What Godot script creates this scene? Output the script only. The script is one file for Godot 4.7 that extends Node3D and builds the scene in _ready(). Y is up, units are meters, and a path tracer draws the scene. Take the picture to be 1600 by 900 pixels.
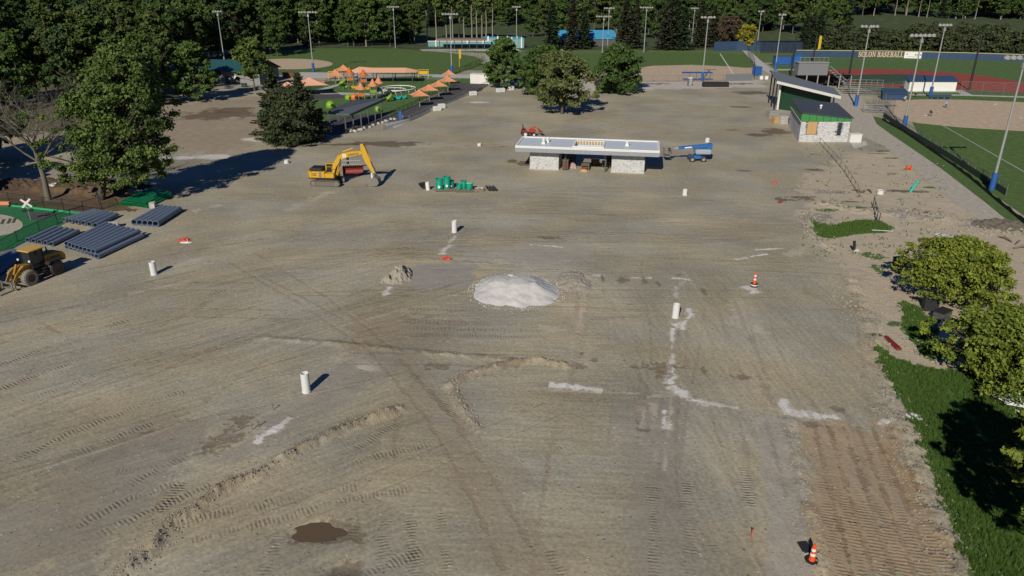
extends Node3D
# A park building site seen from a drone: y up, metres, the drone 30 m above the origin looking towards -z.

const EYE := 30.0
const FOCAL := 1170.0
const PITCH := 0.40395          # radians below level
var used := {}
var M := {}
var tile := PackedByteArray()   # 512 x 512 seamless noise
var tile2 := PackedByteArray()
var hill := FastNoiseLite.new()

# ---------------------------------------------------------------- mesh builder
class Mb:
	var v := PackedVector3Array()
	var n := PackedVector3Array()
	var c := PackedColorArray()
	var col := Color.WHITE
	var x := Transform3D.IDENTITY
	func tri(a: Vector3, b: Vector3, d: Vector3) -> void:
		a = x * a; b = x * b; d = x * d
		var nn := (d - a).cross(b - a).normalized()
		v.append(a); v.append(b); v.append(d)
		n.append(nn); n.append(nn); n.append(nn)
		c.append(col); c.append(col); c.append(col)
	func quad(a: Vector3, b: Vector3, d: Vector3, e: Vector3) -> void:
		tri(a, b, d); tri(a, d, e)
	func stri(a: Vector3, b: Vector3, d: Vector3, na: Vector3, nb: Vector3, nd: Vector3) -> void:
		v.append(x * a); v.append(x * b); v.append(x * d)
		n.append((x.basis * na).normalized()); n.append((x.basis * nb).normalized()); n.append((x.basis * nd).normalized())
		c.append(col); c.append(col); c.append(col)
	# a box with chamfered edges when r > 0
	func box(at: Vector3, size: Vector3, b := Basis.IDENTITY, r := 0.0) -> void:
		var h := size * 0.5
		if r <= 0.0:
			var p := []
			for i in 8:
				p.append(at + b * Vector3(h.x if i & 1 else -h.x, h.y if i & 2 else -h.y, h.z if i & 4 else -h.z))
			quad(p[0], p[1], p[3], p[2]); quad(p[5], p[4], p[6], p[7])
			quad(p[4], p[0], p[2], p[6]); quad(p[1], p[5], p[7], p[3])
			quad(p[2], p[3], p[7], p[6]); quad(p[4], p[5], p[1], p[0])
			return
		var k := h - Vector3.ONE * r
		var ax := [Vector3.RIGHT, Vector3.UP, Vector3.BACK]
		for a in 3:
			var u: Vector3 = ax[(a + 1) % 3]; var w: Vector3 = ax[(a + 2) % 3]; var d: Vector3 = ax[a]
			for s in [-1.0, 1.0]:
				var o: Vector3 = d * h[a] * s
				var uu: Vector3 = u * k[(a + 1) % 3]; var ww: Vector3 = w * k[(a + 2) % 3]
				if s > 0: quad(at + b * (o - uu - ww), at + b * (o - uu + ww), at + b * (o + uu + ww), at + b * (o + uu - ww))
				else: quad(at + b * (o - uu - ww), at + b * (o + uu - ww), at + b * (o + uu + ww), at + b * (o - uu + ww))
			# edges along axis a
			for s in [-1.0, 1.0]:
				for t in [-1.0, 1.0]:
					var e := d * k[a]
					var p1: Vector3 = u * h[(a + 1) % 3] * s + w * k[(a + 2) % 3] * t
					var p2: Vector3 = u * k[(a + 1) % 3] * s + w * h[(a + 2) % 3] * t
					if s * t > 0: quad(at + b * (p1 - e), at + b * (p2 - e), at + b * (p2 + e), at + b * (p1 + e))
					else: quad(at + b * (p1 - e), at + b * (p1 + e), at + b * (p2 + e), at + b * (p2 - e))
		for i in 8:
			var s := Vector3(1 if i & 1 else -1, 1 if i & 2 else -1, 1 if i & 4 else -1)
			var q1 := Vector3(h.x * s.x, k.y * s.y, k.z * s.z); var q2 := Vector3(k.x * s.x, h.y * s.y, k.z * s.z); var q3 := Vector3(k.x * s.x, k.y * s.y, h.z * s.z)
			if s.x * s.y * s.z > 0: tri(at + b * q1, at + b * q3, at + b * q2)
			else: tri(at + b * q1, at + b * q2, at + b * q3)
	# eight corners: bottom a b c d (counter-clockwise from above), top the same
	func hexa(p: Array) -> void:
		quad(p[0], p[3], p[2], p[1]); quad(p[4], p[5], p[6], p[7])
		for i in 4:
			var j := (i + 1) % 4
			quad(p[i], p[j], p[4 + j], p[4 + i])
	func cyl(a: Vector3, b: Vector3, r0: float, r1: float, sides := 10, caps := true) -> void:
		tube([a, b], [r0, r1], sides, caps)
	func tube(p: Array, r: Array, sides := 8, caps := true) -> void:
		var rings := []
		var nor := []
		var ref := Vector3.ZERO
		for i in p.size():
			var d: Vector3 = (p[mini(i + 1, p.size() - 1)] - p[maxi(i - 1, 0)])
			if d.length() < 1e-6: d = Vector3.UP
			d = d.normalized()
			if ref == Vector3.ZERO: ref = d.cross(Vector3.RIGHT if absf(d.x) < 0.8 else Vector3.UP).normalized()
			ref = (ref - d * ref.dot(d)).normalized()
			var w := d.cross(ref)
			var ring := []; var rn := []
			for k in sides:
				var t := TAU * k / sides
				var o := ref * cos(t) + w * sin(t)
				ring.append(p[i] + o * r[i]); rn.append(o)
			rings.append(ring); nor.append(rn)
		for i in p.size() - 1:
			for k in sides:
				var j := (k + 1) % sides
				stri(rings[i][k], rings[i + 1][j], rings[i][j], nor[i][k], nor[i + 1][j], nor[i][j])
				stri(rings[i][k], rings[i + 1][k], rings[i + 1][j], nor[i][k], nor[i + 1][k], nor[i + 1][j])
		if caps:
			for k in range(1, sides - 1):
				tri(rings[0][0], rings[0][k], rings[0][k + 1])
				var e: Array = rings[-1]
				tri(e[0], e[k + 1], e[k])
	# open pipe with a wall
	func pipe(a: Vector3, b: Vector3, ro: float, ri: float, sides := 14) -> void:
		tube([a, b], [ro, ro], sides, false)
		var d := (b - a).normalized()
		var ref := d.cross(Vector3.RIGHT if absf(d.x) < 0.8 else Vector3.UP).normalized()
		var w := d.cross(ref)
		for k in sides:
			var o := ref * cos(TAU * k / sides) + w * sin(TAU * k / sides)
			var q := ref * cos(TAU * (k + 1) / sides) + w * sin(TAU * (k + 1) / sides)
			stri(a + o * ri, a + q * ri, b + q * ri, -o, -q, -q); stri(a + o * ri, b + q * ri, b + o * ri, -o, -q, -o)
			quad(a + o * ro, a + q * ro, a + q * ri, a + o * ri); quad(b + o * ro, b + o * ri, b + q * ri, b + q * ro)
	# a 2D outline (x, y) pushed along z from z0 to z1
	func prism(pts: PackedVector2Array, z0: float, z1: float) -> void:
		var ix := Geometry2D.triangulate_polygon(pts)
		var cw := Geometry2D.is_polygon_clockwise(pts)
		for i in range(0, ix.size(), 3):
			var a := pts[ix[i]]; var b := pts[ix[i + 1]]; var d := pts[ix[i + 2]]
			if (b - a).cross(d - a) > 0: var s := b; b = d; d = s
			tri(Vector3(a.x, a.y, z1), Vector3(b.x, b.y, z1), Vector3(d.x, d.y, z1))
			tri(Vector3(a.x, a.y, z0), Vector3(d.x, d.y, z0), Vector3(b.x, b.y, z0))
		for i in pts.size():
			var a := pts[i]; var b := pts[(i + 1) % pts.size()]
			if cw: var s := a; a = b; b = s
			quad(Vector3(a.x, a.y, z0), Vector3(a.x, a.y, z1), Vector3(b.x, b.y, z1), Vector3(b.x, b.y, z0))
	# a level sheet with the outline of world (x, z) points
	func sheet(pts: PackedVector2Array, y: float, thick := 0.0) -> void:
		var ix := Geometry2D.triangulate_polygon(pts)
		for i in range(0, ix.size(), 3):
			var a := pts[ix[i]]; var b := pts[ix[i + 1]]; var d := pts[ix[i + 2]]
			if (b - a).cross(d - a) < 0: var s := b; b = d; d = s
			tri(Vector3(a.x, y, a.y), Vector3(b.x, y, b.y), Vector3(d.x, y, d.y))
		if thick > 0:
			for i in pts.size():
				var a := pts[i]; var b := pts[(i + 1) % pts.size()]
				quad(Vector3(a.x, y, a.y), Vector3(b.x, y, b.y), Vector3(b.x, y - thick, b.y), Vector3(a.x, y - thick, a.y))
	func lathe(prof: Array, sides := 16, at := Vector3.ZERO) -> void:
		for i in prof.size() - 1:
			var p: Vector2 = prof[i]; var q: Vector2 = prof[i + 1]
			var d := (q - p).normalized(); var sl := Vector2(d.y, -d.x)
			for k in sides:
				var t := TAU * k / sides; var u := TAU * (k + 1) / sides
				var o := Vector3(cos(t), 0, sin(t)); var w := Vector3(cos(u), 0, sin(u))
				var no := o * sl.x + Vector3.UP * sl.y; var nw := w * sl.x + Vector3.UP * sl.y
				stri(at + o * p.x + Vector3.UP * p.y, at + w * q.x + Vector3.UP * q.y, at + o * q.x + Vector3.UP * q.y, no, nw, no)
				stri(at + o * p.x + Vector3.UP * p.y, at + w * p.x + Vector3.UP * p.y, at + w * q.x + Vector3.UP * q.y, no, nw, nw)
	func mesh(colored := false) -> ArrayMesh:
		var a := []
		a.resize(Mesh.ARRAY_MAX)
		a[Mesh.ARRAY_VERTEX] = v; a[Mesh.ARRAY_NORMAL] = n
		if colored: a[Mesh.ARRAY_COLOR] = c
		var m := ArrayMesh.new()
		m.add_surface_from_arrays(Mesh.PRIMITIVE_TRIANGLES, a)
		return m

# ---------------------------------------------------------------- naming
func numbered(called: String) -> String:
	var k: int = used.get(called, 0)
	used[called] = k + 1
	return called if k == 0 else "%s_%03d" % [called, k]

func tag(o: Node, label: String, category := "", group := "", kind := "") -> Node:
	if label: o.set_meta("label", label)
	if category: o.set_meta("category", category)
	if group: o.set_meta("group", group)
	if kind: o.set_meta("kind", kind)
	return o

func thing(called: String, label: String, category: String, at := Vector3.ZERO, turn := 0.0, group := "") -> Node3D:
	var o := Node3D.new()
	o.name = numbered(called)
	add_child(o)
	o.position = at
	o.rotation.y = turn
	tag(o, label, category, group)
	return o

func part(called: String, mb, mat, parent: Node, label := "") -> MeshInstance3D:
	var o := MeshInstance3D.new()
	o.name = called
	o.mesh = mb.mesh(mat.vertex_color_use_as_albedo) if mb is Mb else mb
	o.material_override = mat
	parent.add_child(o, true)
	if label: o.set_meta("label", label)
	return o

func single(called: String, mb, mat, label: String, category: String, at := Vector3.ZERO, turn := 0.0, group := "") -> MeshInstance3D:
	var o := MeshInstance3D.new()
	o.name = numbered(called)
	o.mesh = mb.mesh(mat.vertex_color_use_as_albedo) if mb is Mb else mb
	o.material_override = mat
	add_child(o)
	o.position = at
	o.rotation.y = turn
	tag(o, label, category, group)
	return o

func struct(called: String, mb, mat, label: String, category: String) -> MeshInstance3D:
	var o := single(called, mb, mat, label, category)
	o.set_meta("kind", "structure")
	return o

func copy(o: Node3D, base: String, at: Vector3, turn := 0.0, label := "", group := "") -> Node3D:
	var d: Node3D = o.duplicate()
	d.name = numbered(base)
	add_child(d)
	d.position = at
	d.rotation.y = turn
	if label: d.set_meta("label", label)
	if group: d.set_meta("group", group)
	return d

# ---------------------------------------------------------------- survey: where a point of the photograph lies on a level plane
func spot(px: float, py: float, h := 0.0) -> Vector3:
	var a := PITCH + atan((py - 450.0) / FOCAL)
	var d := (EYE - h) / tan(a)
	var zc := d * cos(PITCH) + (EYE - h) * sin(PITCH)
	return Vector3((px - 800.0) / FOCAL * zc, h, -d)

func flat(px: float, py: float) -> Vector2:
	var p := spot(px, py)
	return Vector2(p.x, p.z)

func flats(a: Array) -> PackedVector2Array:
	var r := PackedVector2Array()
	for i in range(0, a.size(), 2): r.append(flat(a[i], a[i + 1]))
	return r

func ground_at(px: float, py: float) -> Vector3:
	var p := spot(px, py)
	return Vector3(p.x, land(p.x, p.z), p.z)

# height of a thing that stands at base and whose top is seen in row top
func tall(base: Vector3, top: float) -> float:
	return EYE + base.z * tan(PITCH + atan((top - 450.0) / FOCAL))

# ---------------------------------------------------------------- materials
func srgb(r: float, g: float, b: float) -> Color:
	return Color(r, g, b).linear_to_srgb()

func plain(r: float, g: float, b: float, rough := 0.7, metal := 0.0) -> StandardMaterial3D:
	var m := StandardMaterial3D.new()
	m.albedo_color = srgb(r, g, b)
	m.roughness = rough
	m.metallic = metal
	return m

func noise_tex(freq: float, seed_: int, lo: float, hi: float, oct := 4) -> ImageTexture:
	var key := "%.3f %d %.2f %.2f" % [freq, seed_, lo, hi]
	if M.has(key): return M[key]
	var f := FastNoiseLite.new()
	f.seed = seed_; f.frequency = freq; f.fractal_octaves = oct
	f.noise_type = FastNoiseLite.TYPE_SIMPLEX_SMOOTH
	var size := 512
	var d := f.get_seamless_image(size, size).get_data()
	var curve := PackedByteArray()
	curve.resize(256)
	for i in 256: curve[i] = int(255 * lerpf(lo, hi, clampf((i / 255.0 - 0.5) * 1.6 + 0.5, 0, 1)))
	for i in size * size: d[i] = curve[d[i]]
	M[key] = ImageTexture.create_from_image(Image.create_from_data(size, size, false, Image.FORMAT_L8, d))
	return M[key]

# a surface mottled between two linear colours, scale = metres per repeat
func mottled(lo: Color, hi: Color, scale: float, rough := 0.85, freq := 0.02, relief := 0.0, seed_ := 3) -> StandardMaterial3D:
	var m := StandardMaterial3D.new()
	var share := snappedf((lo.r + lo.g + lo.b) / (hi.r + hi.g + hi.b), 0.1)
	var s := Color(share, share, share).linear_to_srgb().r
	m.albedo_color = hi.linear_to_srgb()
	m.albedo_texture = noise_tex(freq, seed_, s, 1.0)
	m.uv1_triplanar = true
	m.uv1_world_triplanar = true
	m.uv1_scale = Vector3.ONE / scale
	m.roughness = rough
	if relief > 0:
		m.heightmap_enabled = true
		m.heightmap_texture = noise_tex(freq * 2.5, 12, 0.0, 1.0, 5)
		m.heightmap_scale = relief
	return m

func make_materials() -> void:
	M.yellow = mottled(Color(0.58, 0.32, 0.018), Color(0.66, 0.39, 0.03), 2.0, 0.45)
	M.shaded_loader_yellow = mottled(Color(0.26, 0.14, 0.02), Color(0.42, 0.235, 0.03), 2.0, 0.55)  # paint darkened to stand for the shade the loader sits in
	M.black = plain(0.02, 0.02, 0.022, 0.6)
	M.rubber = mottled(Color(0.03, 0.03, 0.03), Color(0.07, 0.065, 0.06), 1.0, 0.9)
	M.dusty_rubber = mottled(Color(0.16, 0.145, 0.12), Color(0.3, 0.28, 0.24), 1.0, 0.95)
	M.track = mottled(Color(0.12, 0.105, 0.085), Color(0.22, 0.195, 0.16), 1.0, 0.85)
	M.steel = mottled(Color(0.15, 0.14, 0.13), Color(0.25, 0.23, 0.21), 1.2, 0.55)
	M.chrome = plain(0.6, 0.6, 0.6, 0.25, 0.9)
	M.galv = plain(0.42, 0.43, 0.44, 0.45, 0.5)
	M.pole = mottled(Color(0.25, 0.26, 0.27), Color(0.33, 0.34, 0.345), 3.0, 0.5)
	M.glass = plain(0.03, 0.04, 0.045, 0.08)
	M.white = plain(0.75, 0.75, 0.73, 0.6)
	M.white_dusty = mottled(Color(0.62, 0.62, 0.6), Color(0.76, 0.76, 0.74), 1.5, 0.7)
	M.pvc = mottled(Color(0.62, 0.64, 0.64), Color(0.74, 0.76, 0.76), 0.8, 0.45)
	M.red = mottled(Color(0.42, 0.03, 0.02), Color(0.55, 0.05, 0.03), 1.5, 0.5)
	M.dark_red = mottled(Color(0.16, 0.02, 0.015), Color(0.25, 0.035, 0.025), 1.5, 0.6)
	M.orange = plain(0.75, 0.09, 0.015, 0.5)
	M.blue = mottled(Color(0.015, 0.10, 0.36), Color(0.03, 0.15, 0.45), 2.0, 0.4)
	M.blue_pad = plain(0.02, 0.10, 0.34, 0.6)
	M.navy = mottled(Color(0.018, 0.045, 0.10), Color(0.03, 0.07, 0.15), 4.0, 0.7)
	M.grey = mottled(Color(0.25, 0.25, 0.25), Color(0.36, 0.36, 0.355), 2.0, 0.7)
	M.dark_grey = mottled(Color(0.06, 0.063, 0.068), Color(0.1, 0.103, 0.108), 2.0, 0.65)
	M.concrete = mottled(Color(0.40, 0.39, 0.36), Color(0.54, 0.53, 0.5), 6.0, 0.9, 0.02, 0.6)
	M.asphalt = mottled(Color(0.05, 0.05, 0.055), Color(0.085, 0.083, 0.085), 8.0, 0.9)
	M.path = mottled(Color(0.37, 0.335, 0.27), Color(0.46, 0.42, 0.345), 9.0, 0.95, 0.02, 1.0)
	M.grass = mottled(Color(0.05, 0.105, 0.018), Color(0.08, 0.15, 0.03), 14.0, 0.95, 0.03, 3.0)
	M.field = mottled(Color(0.055, 0.11, 0.02), Color(0.085, 0.155, 0.028), 24.0, 0.95, 0.03, 3.0, 5)
	M.turf = mottled(Color(0.055, 0.12, 0.028), Color(0.085, 0.165, 0.038), 24.0, 0.9, 0.02, 1.0, 6)
	M.dark_turf = mottled(Color(0.02, 0.06, 0.03), Color(0.03, 0.075, 0.035), 16.0, 0.9)
	M.clay = mottled(Color(0.46, 0.35, 0.235), Color(0.54, 0.42, 0.295), 16.0, 0.95, 0.02, 1.0)
	M.red_clay = mottled(Color(0.25, 0.04, 0.028), Color(0.32, 0.055, 0.035), 16.0, 0.9)
	M.play_green = mottled(Color(0.012, 0.13, 0.045), Color(0.02, 0.18, 0.065), 6.0, 0.8)
	M.stone_a = mottled(Color(0.50, 0.50, 0.49), Color(0.62, 0.62, 0.6), 0.9, 0.9, 0.04, 2.0)
	M.stone_b = mottled(Color(0.36, 0.36, 0.36), Color(0.5, 0.5, 0.49), 0.9, 0.9, 0.04, 2.0)
	M.stone_c = mottled(Color(0.60, 0.59, 0.57), Color(0.7, 0.69, 0.67), 0.9, 0.9, 0.04, 2.0)
	M.mortar = plain(0.3, 0.3, 0.29, 0.95)
	M.roof_blue = mottled(Color(0.52, 0.60, 0.66), Color(0.6, 0.675, 0.73), 5.0, 0.5)
	M.fascia = mottled(Color(0.24, 0.27, 0.31), Color(0.31, 0.345, 0.385), 3.0, 0.5)
	M.wood = mottled(Color(0.45, 0.27, 0.11), Color(0.6, 0.38, 0.17), 0.7, 0.8)
	M.old_wood = mottled(Color(0.16, 0.11, 0.075), Color(0.26, 0.19, 0.14), 0.8, 0.85)
	M.brown = mottled(Color(0.12, 0.05, 0.025), Color(0.18, 0.08, 0.045), 0.8, 0.7)
	M.green_metal = mottled(Color(0.04, 0.22, 0.06), Color(0.055, 0.27, 0.08), 2.0, 0.5)
	M.dark_green = mottled(Color(0.012, 0.05, 0.025), Color(0.018, 0.065, 0.035), 2.0, 0.5)
	M.slate = mottled(Color(0.055, 0.065, 0.08), Color(0.075, 0.085, 0.10), 3.0, 0.5)
	M.slate_light = mottled(Color(0.13, 0.15, 0.17), Color(0.18, 0.2, 0.225), 3.0, 0.5)
	M.teal_roof = mottled(Color(0.012, 0.07, 0.075), Color(0.02, 0.095, 0.10), 3.0, 0.6)
	M.canopy = mottled(Color(0.62, 0.24, 0.10), Color(0.72, 0.30, 0.14), 3.0, 0.85)
	M.canopy_pale = mottled(Color(0.70, 0.36, 0.22), Color(0.78, 0.42, 0.27), 3.0, 0.85)
	M.play_orange = plain(0.6, 0.17, 0.025, 0.5)
	M.lime = plain(0.2, 0.36, 0.025, 0.5)
	M.play_yellow = plain(0.65, 0.42, 0.03, 0.45)
	M.teal_plastic = plain(0.005, 0.30, 0.20, 0.5)
	M.teal_light = plain(0.02, 0.42, 0.32, 0.5)
	M.sewer_green = mottled(Color(0.006, 0.20, 0.075), Color(0.01, 0.27, 0.105), 1.0, 0.5)
	M.pipe_blue = mottled(Color(0.115, 0.155, 0.225), Color(0.165, 0.215, 0.30), 1.5, 0.55)
	M.pool_teal = mottled(Color(0.10, 0.28, 0.30), Color(0.16, 0.36, 0.38), 6.0, 0.6)
	M.sky_blue = plain(0.06, 0.32, 0.55, 0.5)
	M.chain = plain(0.22, 0.23, 0.23, 0.6, 0.4)
	M.chain_dark = plain(0.02, 0.024, 0.024, 0.6)
	M.silt = plain(0.012, 0.013, 0.014, 0.8)
	M.bark = mottled(Color(0.085, 0.07, 0.055), Color(0.15, 0.13, 0.105), 0.6, 0.95, 0.03, 3.0)
	M.pale_bark = mottled(Color(0.22, 0.19, 0.15), Color(0.34, 0.3, 0.25), 0.8, 0.95)
	M.gravel = mottled(Color(0.52, 0.51, 0.49), Color(0.66, 0.65, 0.625), 2.2, 0.95, 0.03, 2.0)
	M.dirt = mottled(Color(0.25, 0.215, 0.165), Color(0.37, 0.325, 0.26), 1.8, 0.98, 0.05, 5.0)
	M.tan_dirt = mottled(Color(0.3, 0.265, 0.21), Color(0.4, 0.36, 0.295), 1.8, 0.98, 0.05, 1.5)
	M.dark_dirt = mottled(Color(0.13, 0.11, 0.085), Color(0.22, 0.19, 0.15), 1.8, 0.98, 0.05, 5.0)
	M.topsoil = mottled(Color(0.06, 0.042, 0.028), Color(0.13, 0.09, 0.06), 2.0, 0.98, 0.05, 5.0)
	M.skin = plain(0.42, 0.25, 0.17, 0.6)
	M.leaf = StandardMaterial3D.new()
	M.leaf.vertex_color_use_as_albedo = true
	M.leaf.roughness = 0.75
	M.leaf.backlight = Color(0.3, 0.36, 0.1)
	M.tint = StandardMaterial3D.new()
	M.tint.vertex_color_use_as_albedo = true
	M.tint.roughness = 0.9
	M.water = plain(0.13, 0.092, 0.05, 0.05)

# ---------------------------------------------------------------- the land
# ridges of loose soil: [outline in the survey, half width, height]
var ridges := []
var hollows := []

func seg_dist(p: Vector2, a: Vector2, b: Vector2) -> float:
	var d := b - a
	var t := clampf((p - a).dot(d) / maxf(d.length_squared(), 1e-6), 0, 1)
	return p.distance_to(a + d * t)

func plan_land() -> void:
	hill.seed = 21; hill.frequency = 0.11; hill.fractal_octaves = 4
	for r in [
		[[185, 905, 225, 870, 262, 822, 300, 800, 345, 765, 400, 742, 480, 695, 560, 660, 622, 640], 0.42, 0.42],
		[[700, 604, 725, 588, 770, 572, 830, 563, 880, 570], 0.34, 0.26],
		[[705, 605, 725, 640, 745, 670], 0.4, 0.14],
		[[405, 527, 520, 536, 640, 548, 780, 560, 880, 572], 0.35, 0.12],
		[[1332, 440, 1345, 480, 1372, 540, 1385, 590, 1402, 650, 1425, 700, 1452, 770, 1480, 840, 1512, 905], 0.85, 0.3],
		[[1236, 660, 1246, 720, 1262, 790, 1280, 850, 1290, 905], 0.5, 0.16],
		[[1290, 320, 1350, 330, 1420, 335, 1480, 345], 1.6, 0.3],
		[[1265, 330, 1262, 360, 1290, 385], 0.9, 0.28],
		[[640, 405, 700, 408, 760, 412], 0.45, 0.12],
		[[918, 425, 912, 470, 900, 540, 885, 600], 0.35, 0.09],
		[[0, 290, 40, 290, 90, 298, 140, 300, 190, 302], 1.5, 0.75]]:
		ridges.append([flats(r[0]), r[1], r[2], Rect2()])
	for r in ridges:
		var b := Rect2(r[0][0], Vector2.ZERO)
		for p in r[0]: b = b.expand(p)
		r[3] = b.grow(r[1] * 2.5)
	hollows = [[flat(495, 830), 1.7, 0.85, 0.26], [flat(540, 888), 1.4, 0.8, 0.22]]

func soft(a: float, b: float, x: float) -> float:
	var t := clampf((x - a) / (b - a), 0, 1)
	return t * t * (3 - 2 * t)

func land(x: float, z: float) -> float:
	if z < -330:
		var up := soft(-380, -900, z) * 26.0
		var bank := soft(-318, -360, z) * soft(60, 130, x) * 3.5
		return up + bank + soft(-360, -420, z) * hill.get_noise_2d(x * 0.12, z * 0.12) * 2.0
	if z > -26 or z < -310 or absf(x) > 80 and z > -110: return 0.0
	var edge := minf(minf(-26 - z, z + 310), 6.0) / 6.0
	if z > -110: edge = minf(edge, minf(80 - absf(x), 6.0) / 6.0)
	else: edge = minf(edge, minf(minf(x + 140, 160 - x), 6.0) / 6.0)
	# where two sheets of land with different cells meet, keep the line level
	for seam in [-60.0, -110.0]: edge = minf(edge, absf(z - seam) / 1.5)
	if z > -60: edge = minf(edge, minf(48 - absf(x), 3.0) / 3.0)
	if edge <= 0: return 0.0
	var p := Vector2(x, z)
	var loose := (1.0 - soft(-104, -116, z)) * (1.0 - soft(50, 58, x)) * (1.0 - soft(-46, -50, x)) + 0.12
	var h := (hill.get_noise_2d(x, z) * 0.05 + hill.get_noise_2d(x * 4.1 + 50, z * 4.1) * 0.022) * minf(loose, 1.0)
	if z > -120:
		for r in ridges:
			if not r[3].has_point(p): continue
			var d := 1e9
			var pts: PackedVector2Array = r[0]
			for i in pts.size() - 1: d = minf(d, seg_dist(p, pts[i], pts[i + 1]))
			var k: float = d / r[1]
			if k < 2.4: h += r[2] * exp(-k * k) * (0.85 + 0.8 * hill.get_noise_2d(x * 5, z * 5) + 0.5 * hill.get_noise_2d(x * 25, z * 25))
		for q in hollows:
			var e: Vector2 = p - q[0]
			var k2: float = (e.x * e.x) / (q[1] * q[1]) + (e.y * e.y) / (q[2] * q[2])
			if k2 < 5: h -= q[3] * exp(-k2 * 1.1)
	return h * edge

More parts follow.
